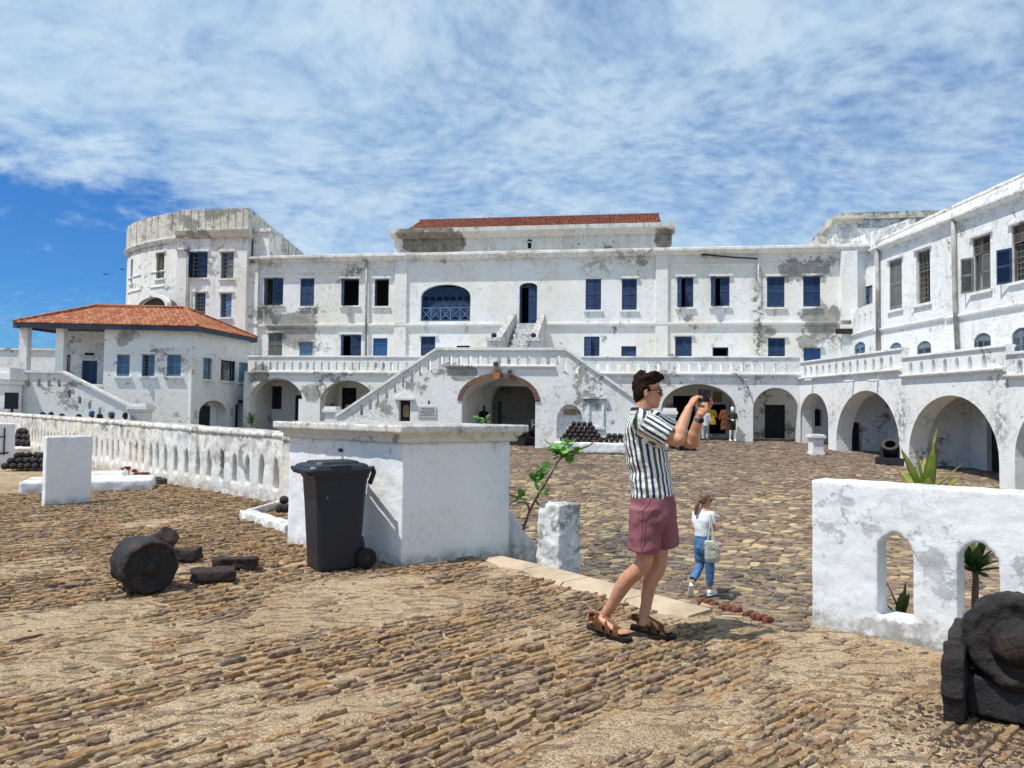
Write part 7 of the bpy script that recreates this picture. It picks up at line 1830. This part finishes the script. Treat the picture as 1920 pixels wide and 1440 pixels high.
tor = [((1319, 1034), .125, .150), ((1318, 1022), .125, .152), ((1317, 1004), .098, .122), ((1317, 988), .105, .132), ((1318, 972), .105, .150), ((1319, 962), .085, .150), ((1319, 956), .06, .085), ((1319, 953), .045, .052)]
bm = B(); loft(bm, [(gp(*c), f * a * (.85 if i_ < 6 else 1), l * b * (.84 if i_ < 6 else 1)) for i_, (c, a, b) in enumerate(tor)], 18)
limb(bm, [gp(1319, 957), gp(1320, 950), gp(1321, 942)], [.050, .045, .046]); head(bm, hc, fh, lh, uh, .93)
for a, b, c in ((shR, elR, wrR), (shL, elL, wrL)): limb(bm, [a, (a + b) / 2, b, b * .7 + c * .3, c, c + (c - b) * .05], [.045, .040, .035, .036, .023, .022])
for a, b, c in ((hR, kR, aR), (hL_, kL, aL)): limb(bm, [a, (a + b) / 2, b, b * .66 + c * .34, c], [.070, .064, .050, .050, .034])
hand(bm, wrR, V((.8, .5, .1)), V((-.2, .3, .9)), .9, .5, 1); hand(bm, wrL, V((.7, .6, .1)), V((.2, -.3, .9)), .9, .6, -1)
obj('body', remesh(bm, .0075, 3, .45, 'woman_body'), M['skin'], gl); face_parts(gl, hc, fh, lh, uh, .93)
bm = B(); loft(bm, [(hc + (fh * o + uh * z) * .93, fh * d * .93, lh * w_ * .93) for z, o, d, w_ in ((-.06, -.06, .035, .05), (-.03, -.05, .055, .07), (.0, -.042, .066, .079), (.04, -.026, .086, .081), (.075, -.010, .094, .076), (.1, -.006, .082, .062), (.118, -.004, .05, .04), (.124, -.004, .02, .016))], 18)
limb(bm, [hc - fh * .085 + uh * .01, hc - fh * .125 - uh * .02, hc - fh * .15 - uh * .10, hc - fh * .165 - uh * .19, hc - fh * .17 - uh * .25], [.03, .030, .038, .030, .008])
obj('hair', remesh(bm, .008, 1, .4, 'hair', (.006, 34)), M['hair2'], gl)
bm = B(); loft(bm, [(gp(*c), f * a, l * b) for c, a, b in (((1317, 1006), .108, .132), ((1317, 990), .115, .142), ((1318, 974), .115, .160), ((1319, 963), .095, .158), ((1319, 957), .068, .09), ((1319, 954), .052, .06))], 18)
for a, b in ((shR, elR), (shL, elL)): limb(bm, [a - (b - a) * .25, a + (b - a) * .2, a + (b - a) * .62], [.050, .058, .050])
obj('t_shirt', remesh(bm, .010, 3, .5, 't_shirt', (.006, 9)), M['tee'], gl)
bm = B(); loft(bm, [(gp(*c), f * a, l * b) for c, a, b in (((1317, 1002), .104, .130), ((1317.5, 1012), .116, .142), ((1319, 1026), .132, .158), ((1319, 1036), .11, .14))], 18)
for a, b, c in ((hR, kR, aR), (hL_, kL, aL)): limb(bm, [a + V((0, 0, .05)), (a + b) / 2, b, b * .5 + c * .5, c + V((0, 0, .05))], [.095, .090, .074, .066, .058])
obj('jeans', remesh(bm, .010, 3, .5, 'jeans', (.006, 10)), M['jeans'], gl)
def shoe(hl, to, par, mat):
    d = (to - hl); L_ = d.length; d.normalize(); w_ = d.cross(Zv).normalized(); up_ = w_.cross(d); bm = B()
    loft(bm, [(hl + d * f_ * L_ + up_ * c_, w_ * a_, up_ * b_) for f_, a_, b_, c_ in ((0, .022, .03, .04), (.08, .034, .045, .047), (.3, .036, .045, .045), (.55, .040, .034, .034), (.8, .042, .024, .026), (.96, .028, .018, .02), (1, .012, .01, .016))], 12)
    o = obj('shoe', bm, mat, par, smooth=True); bm = B()
    loft(bm, [(hl + d * f_ * L_ + up_ * .004, w_ * a_, up_ * .012) for f_, a_ in ((-.01, .02), (.08, .037), (.3, .038), (.6, .043), (.8, .045), (.96, .03), (1.02, .012))], 12); obj('sole', bm, M['tee'], o)
a_ = gp(1331, 1110, -.02); a_.z = zc(YG) + .03; shoe(a_ - f * .05 , a_ + f * .20, gl, M['tee'])
dt = (V((-.12, -.35, 0)) + f * .0); a_ = gp(1293, 1114, .02); a_.z = zc(YG) + .05; shoe(gp(1297, 1098, -.12), gp(1295, 1119, .02), gl, M['tee'])
bag = thing('tote_bag', gp(1336, 1054, -.2), 'cream canvas tote bag hanging from the shoulder of the woman', 'bag')
bm = B(); loft(bm, [(gp(1333, 1014, -.22), V((.10, .05, 0)), V((.02, -.04, 0))), (gp(1335, 1028, -.22), V((.125, .05, 0)), V((.03, -.06, 0))), (gp(1337, 1044, -.22), V((.135, .05, 0)), V((.03, -.06, 0))), (gp(1337, 1054, -.22), V((.12, .05, 0)), V((.02, -.045, 0)))], 16)
obj('bag_body', remesh(bm, .009, 2, .5, 'bag_body', (.012, 9)), M['canvas'], bag)
for dx, dd in ((-4, -.2), (4, -.24)):
    bm = B(); tube(bm, [gp(1333 + dx * 1.4, 1016, dd), gp(1333 + dx * .6, 990, -.20), gp(1332, 965, -.16), gp(1328, 961, -.07)], [.012, .012, .012, .012], 6); obj('strap', bm, M['canvas'], bag)

# ---- simple standing people farther away
def figure(loc, h, yaw, label, top, bottom, skin='skin2', hair='hair3', arms='down', group=None, hat=None, shoe_m='black', shorts=False):
    t_ = thing('person', loc, label, 'person', group); s = h / 1.75; loc = V(loc)
    f = V((math.cos(yaw), math.sin(yaw), 0)); l = V((f.y, -f.x, 0)); P_ = lambda a, b, z: loc + (f * a + l * b + Zv * z) * s
    arm = []
    for q_ in (-1, 1):
        if arms == 'down': arm.append((P_(0, q_ * .19, 1.42), P_(-.02, q_ * .25, 1.13), P_(.06, q_ * .24, .90)))
        else: arm.append((P_(0, q_ * .19, 1.42), P_(.02, q_ * .25, 1.14), P_(.22, q_ * .12, 1.10)))
    legs = [(P_(0, q_ * .09, .9), P_(.02, q_ * .10, .5), P_(-.02, q_ * .11, .08)) for q_ in (-1, 1)]
    bm = B(); loft(bm, [(P_(0, 0, z), f * a * s, l * b * s) for z, a, b in ((.86, .11, .16), (1.05, .10, .14), (1.25, .115, .165), (1.4, .10, .17), (1.47, .06, .08))], 14)
    limb(bm, [P_(0, 0, 1.45), P_(.01, 0, 1.55)], [.055 * s, .052 * s]); head(bm, P_(.02, 0, 1.635), f, l, Zv, s * .95)
    for a, b, c in arm: limb(bm, [a, b, c], [.05 * s, .042 * s, .026 * s]); hand(bm, c, (c - b), -l if False else f * .2 + l * .1 + V((0, 0, .01)), s * .95, .5, 1)
    for a, b, c in legs: limb(bm, [a, b, c], [.08 * s, .06 * s, .04 * s])
    obj('body', remesh(bm, .013, 2, .5, 'body'), M[skin], t_)
    bm = B(); ell(bm, P_(-.005, 0, 1.675), f, l, Zv, .105 * s, .082 * s, .10 * s); ell(bm, P_(-.05, 0, 1.62), f, l, Zv, .06 * s, .078 * s, .07 * s)
    if hat: ell(bm, P_(.0, 0, 1.70), f, l, Zv, .115 * s, .095 * s, .085 * s); ell(bm, P_(.08, 0, 1.685), f, l, Zv, .11 * s, .075 * s, .014 * s)
    obj('cap' if hat else 'hair', bm, M[hat or hair], t_)
    bm = B(); loft(bm, [(P_(0, 0, z), f * a * s, l * b * s) for z, a, b in ((.80, .135, .19), (1.0, .125, .175), (1.25, .135, .19), (1.4, .12, .195), (1.47, .075, .10), (1.495, .06, .07))], 16)
    for a, b, c in arm: limb(bm, [a - (b - a) * .1, b, b * .25 + c * .75] if arms != 'short' else [a, a * .3 + b * .7], [.07 * s, .058 * s, .045 * s])
    obj('shirt', remesh(bm, .018, 2, .5, 'shirt', (.008, 8)), M[top], t_)
    bm = B(); loft(bm, [(P_(0, 0, z), f * a * s, l * b * s) for z, a, b in ((.78, .12, .17), (.9, .125, .18), (1.0, .115, .165))], 14)
    for a, b, c in legs: limb(bm, [a, b, c * .9 + b * .1] if not shorts else [a, a * .15 + b * .85], [.105 * s, .085 * s, .07 * s])
    obj('trousers', remesh(bm, .018, 2, .5, 'trousers', (.008, 8)), M[bottom], t_)
    for q_ in (-1, 1): shoe(P_(-.08, q_ * .11, .01), P_(.18, q_ * .13, .01), t_, M[shoe_m])
    return t_
p = AF.p(AF.px(1322, 826, 1.4)[0], zc(39), 1.4); figure(p, 1.72, R(100), 'person in white smock and white trousers walking towards the shop arch', 'tee', 'ash')
p = AF.p(AF.px(1373, 826, .35)[0], zc(39), .35); figure(p, 1.76, R(-80), 'pale shop mannequin wearing dark camouflage shirt and shorts', 'camo', 'camo', skin='white', hair='white', arms='fold', shorts=True, shoe_m='white')
p = at(907, 780, 37.5); figure(V((p.x, 37.5, .06)), 1.66, R(-100), 'dark silhouetted person inside the arch tunnel', 'navy', 'navy')
for k, (x, top, bot, hat, lab) in enumerate(((80, 'navy', 'navy', None, 'dark haired visitor farthest left behind the low wall'), (96, 'dress', 'navy', None, 'visitor second from left behind the low wall'), (116, 'capgrey', 'navy', None, 'short dark haired visitor third from left behind the low wall'), (148, 'navy', 'capgrey', None, 'visitor with broad dark hair in the middle behind the low wall'),
        (172, 'capgrey', 'navy', 'bluecap', 'visitor in a blue hat behind the low wall'), (187, 'dress', 'navy', None, 'brown haired visitor right of the blue hat behind the low wall'), (209, 'capgrey', 'navy', 'capgrey', 'visitor in a grey cap behind the low wall'), (235, 'yellow', 'navy', None, 'visitor in a yellow shirt behind the low wall'))):
    Y_ = 28.0 - .1 * k; ytop = (773, 773, 776, 777, 771, 776, 773, 774)[k]; p = at(x, ytop, Y_); hgt = p.z - zc(Y_)
    figure(V((p.x, Y_, zc(Y_))), max(1.45, min(1.9, hgt)), R(60 + 30 * math.sin(k * 2.1)), lab, top, bot, hat=hat, group='visitors behind the low wall')
# clothes hanging at the shop arch and a crate
def garment(px, y0, y1, d, wd, mat, label, name):
    a, b = AF.px(px, y0, d), AF.px(px, y1, d); h = a[1] - b[1]; bm = B(); c = AF.p(a[0], 0, d)
    loft(bm, [(V((c.x, c.y, z)), AF.U * w2, AF.N * t2) for z, w2, t2 in ((b[1], wd * .62, .07), (b[1] + h * .4, wd * .5, .06), (b[1] + h * .8, wd * .5, .07), (a[1] - .03, wd * .45, .06), (a[1], wd * .2, .05))], 14)
    for s in (-1, 1): limb(bm, [V((c.x, c.y, a[1] - .06)) + AF.U * s * wd * .4, V((c.x, c.y, a[1] - h * .5)) + AF.U * s * wd * .72], [.06, .05])
    return tag(obj(name, remesh(bm, .02, 2, .5, name, (.02, 6)), mat), label, 'garment')
garment(1334, 768, 796, -.5, .42, M['yellow'], 'yellow shirt hanging in the shop arch', 'hanging_shirt')
garment(1358, 768, 806, -.35, .34, M['patterned'], 'orange brown printed dress hanging by the shop doorway', 'hanging_dress')
p = at(1391, 830, 38.9); g = zc(38.9); cr = thing('wooden_crate', (p.x, p.y, g), 'small grey wooden crate beside the mannequin', 'crate')
for s in range(3):
    for sd_ in (-1, 1):
        bm = B(); box(bm, (p.x - .32, p.y + sd_ * .22 - .015, g + .02 + s * .13), (p.x + .32, p.y + sd_ * .22 + .015, g + .12 + s * .13)); obj('slat', bm, M['pipe'], cr)
        bm = B(); box(bm, (p.x + sd_ * .32 - .015, p.y - .2, g + .02 + s * .13), (p.x + sd_ * .32 + .015, p.y + .2, g + .12 + s * .13)); obj('slat', bm, M['pipe'], cr)
bm = B(); box(bm, (p.x - .36, p.y - .26, g + .41), (p.x + .36, p.y + .26, g + .44)); obj('lid', bm, M['pipe'], cr)
# wall notice inside the shop arch
u, z = MW.px(1345, 745, .05); bm = B(); fbox(bm, MW, u - .25, u + .25, z - .3, z + .3, .03, .07); tag(obj('framed_notice', bm, M['ochre']), 'small framed notice on the wall in the shop arch', 'notice')
# two birds
for x, y, s in ((199, 514, 1), (230, 505, .9)):
    c = at(x, y, 60); t_ = thing('bird', c, 'dark seabird gliding %s of the pair in the sky at left' % ('left' if s == 1 else 'right'), 'bird')
    bm = B(); limb(bm, [c + V((-.15, 0, 0)), c, c + V((.18, .05, .02))], [.02, .05, .02]); obj('body', bm, M['timber'], t_)
    for q_ in (-1, 1):
        bm = B(); v = [bm.verts.new(c + V(p)) for p in ((-.06, q_ * .0, .0), (.1, q_ * .02, .0), (.06 + q_ * .3, q_ * .1, .09), (-.03 + q_ * .3, q_ * .1, .08), (q_ * .55, q_ * .2, .02))]; bm.faces.new(v[:4]); bm.faces.new((v[3], v[2], v[4])); obj('wing', bm, M['timber'], t_)

bpy.data.scenes.remove(TMP)
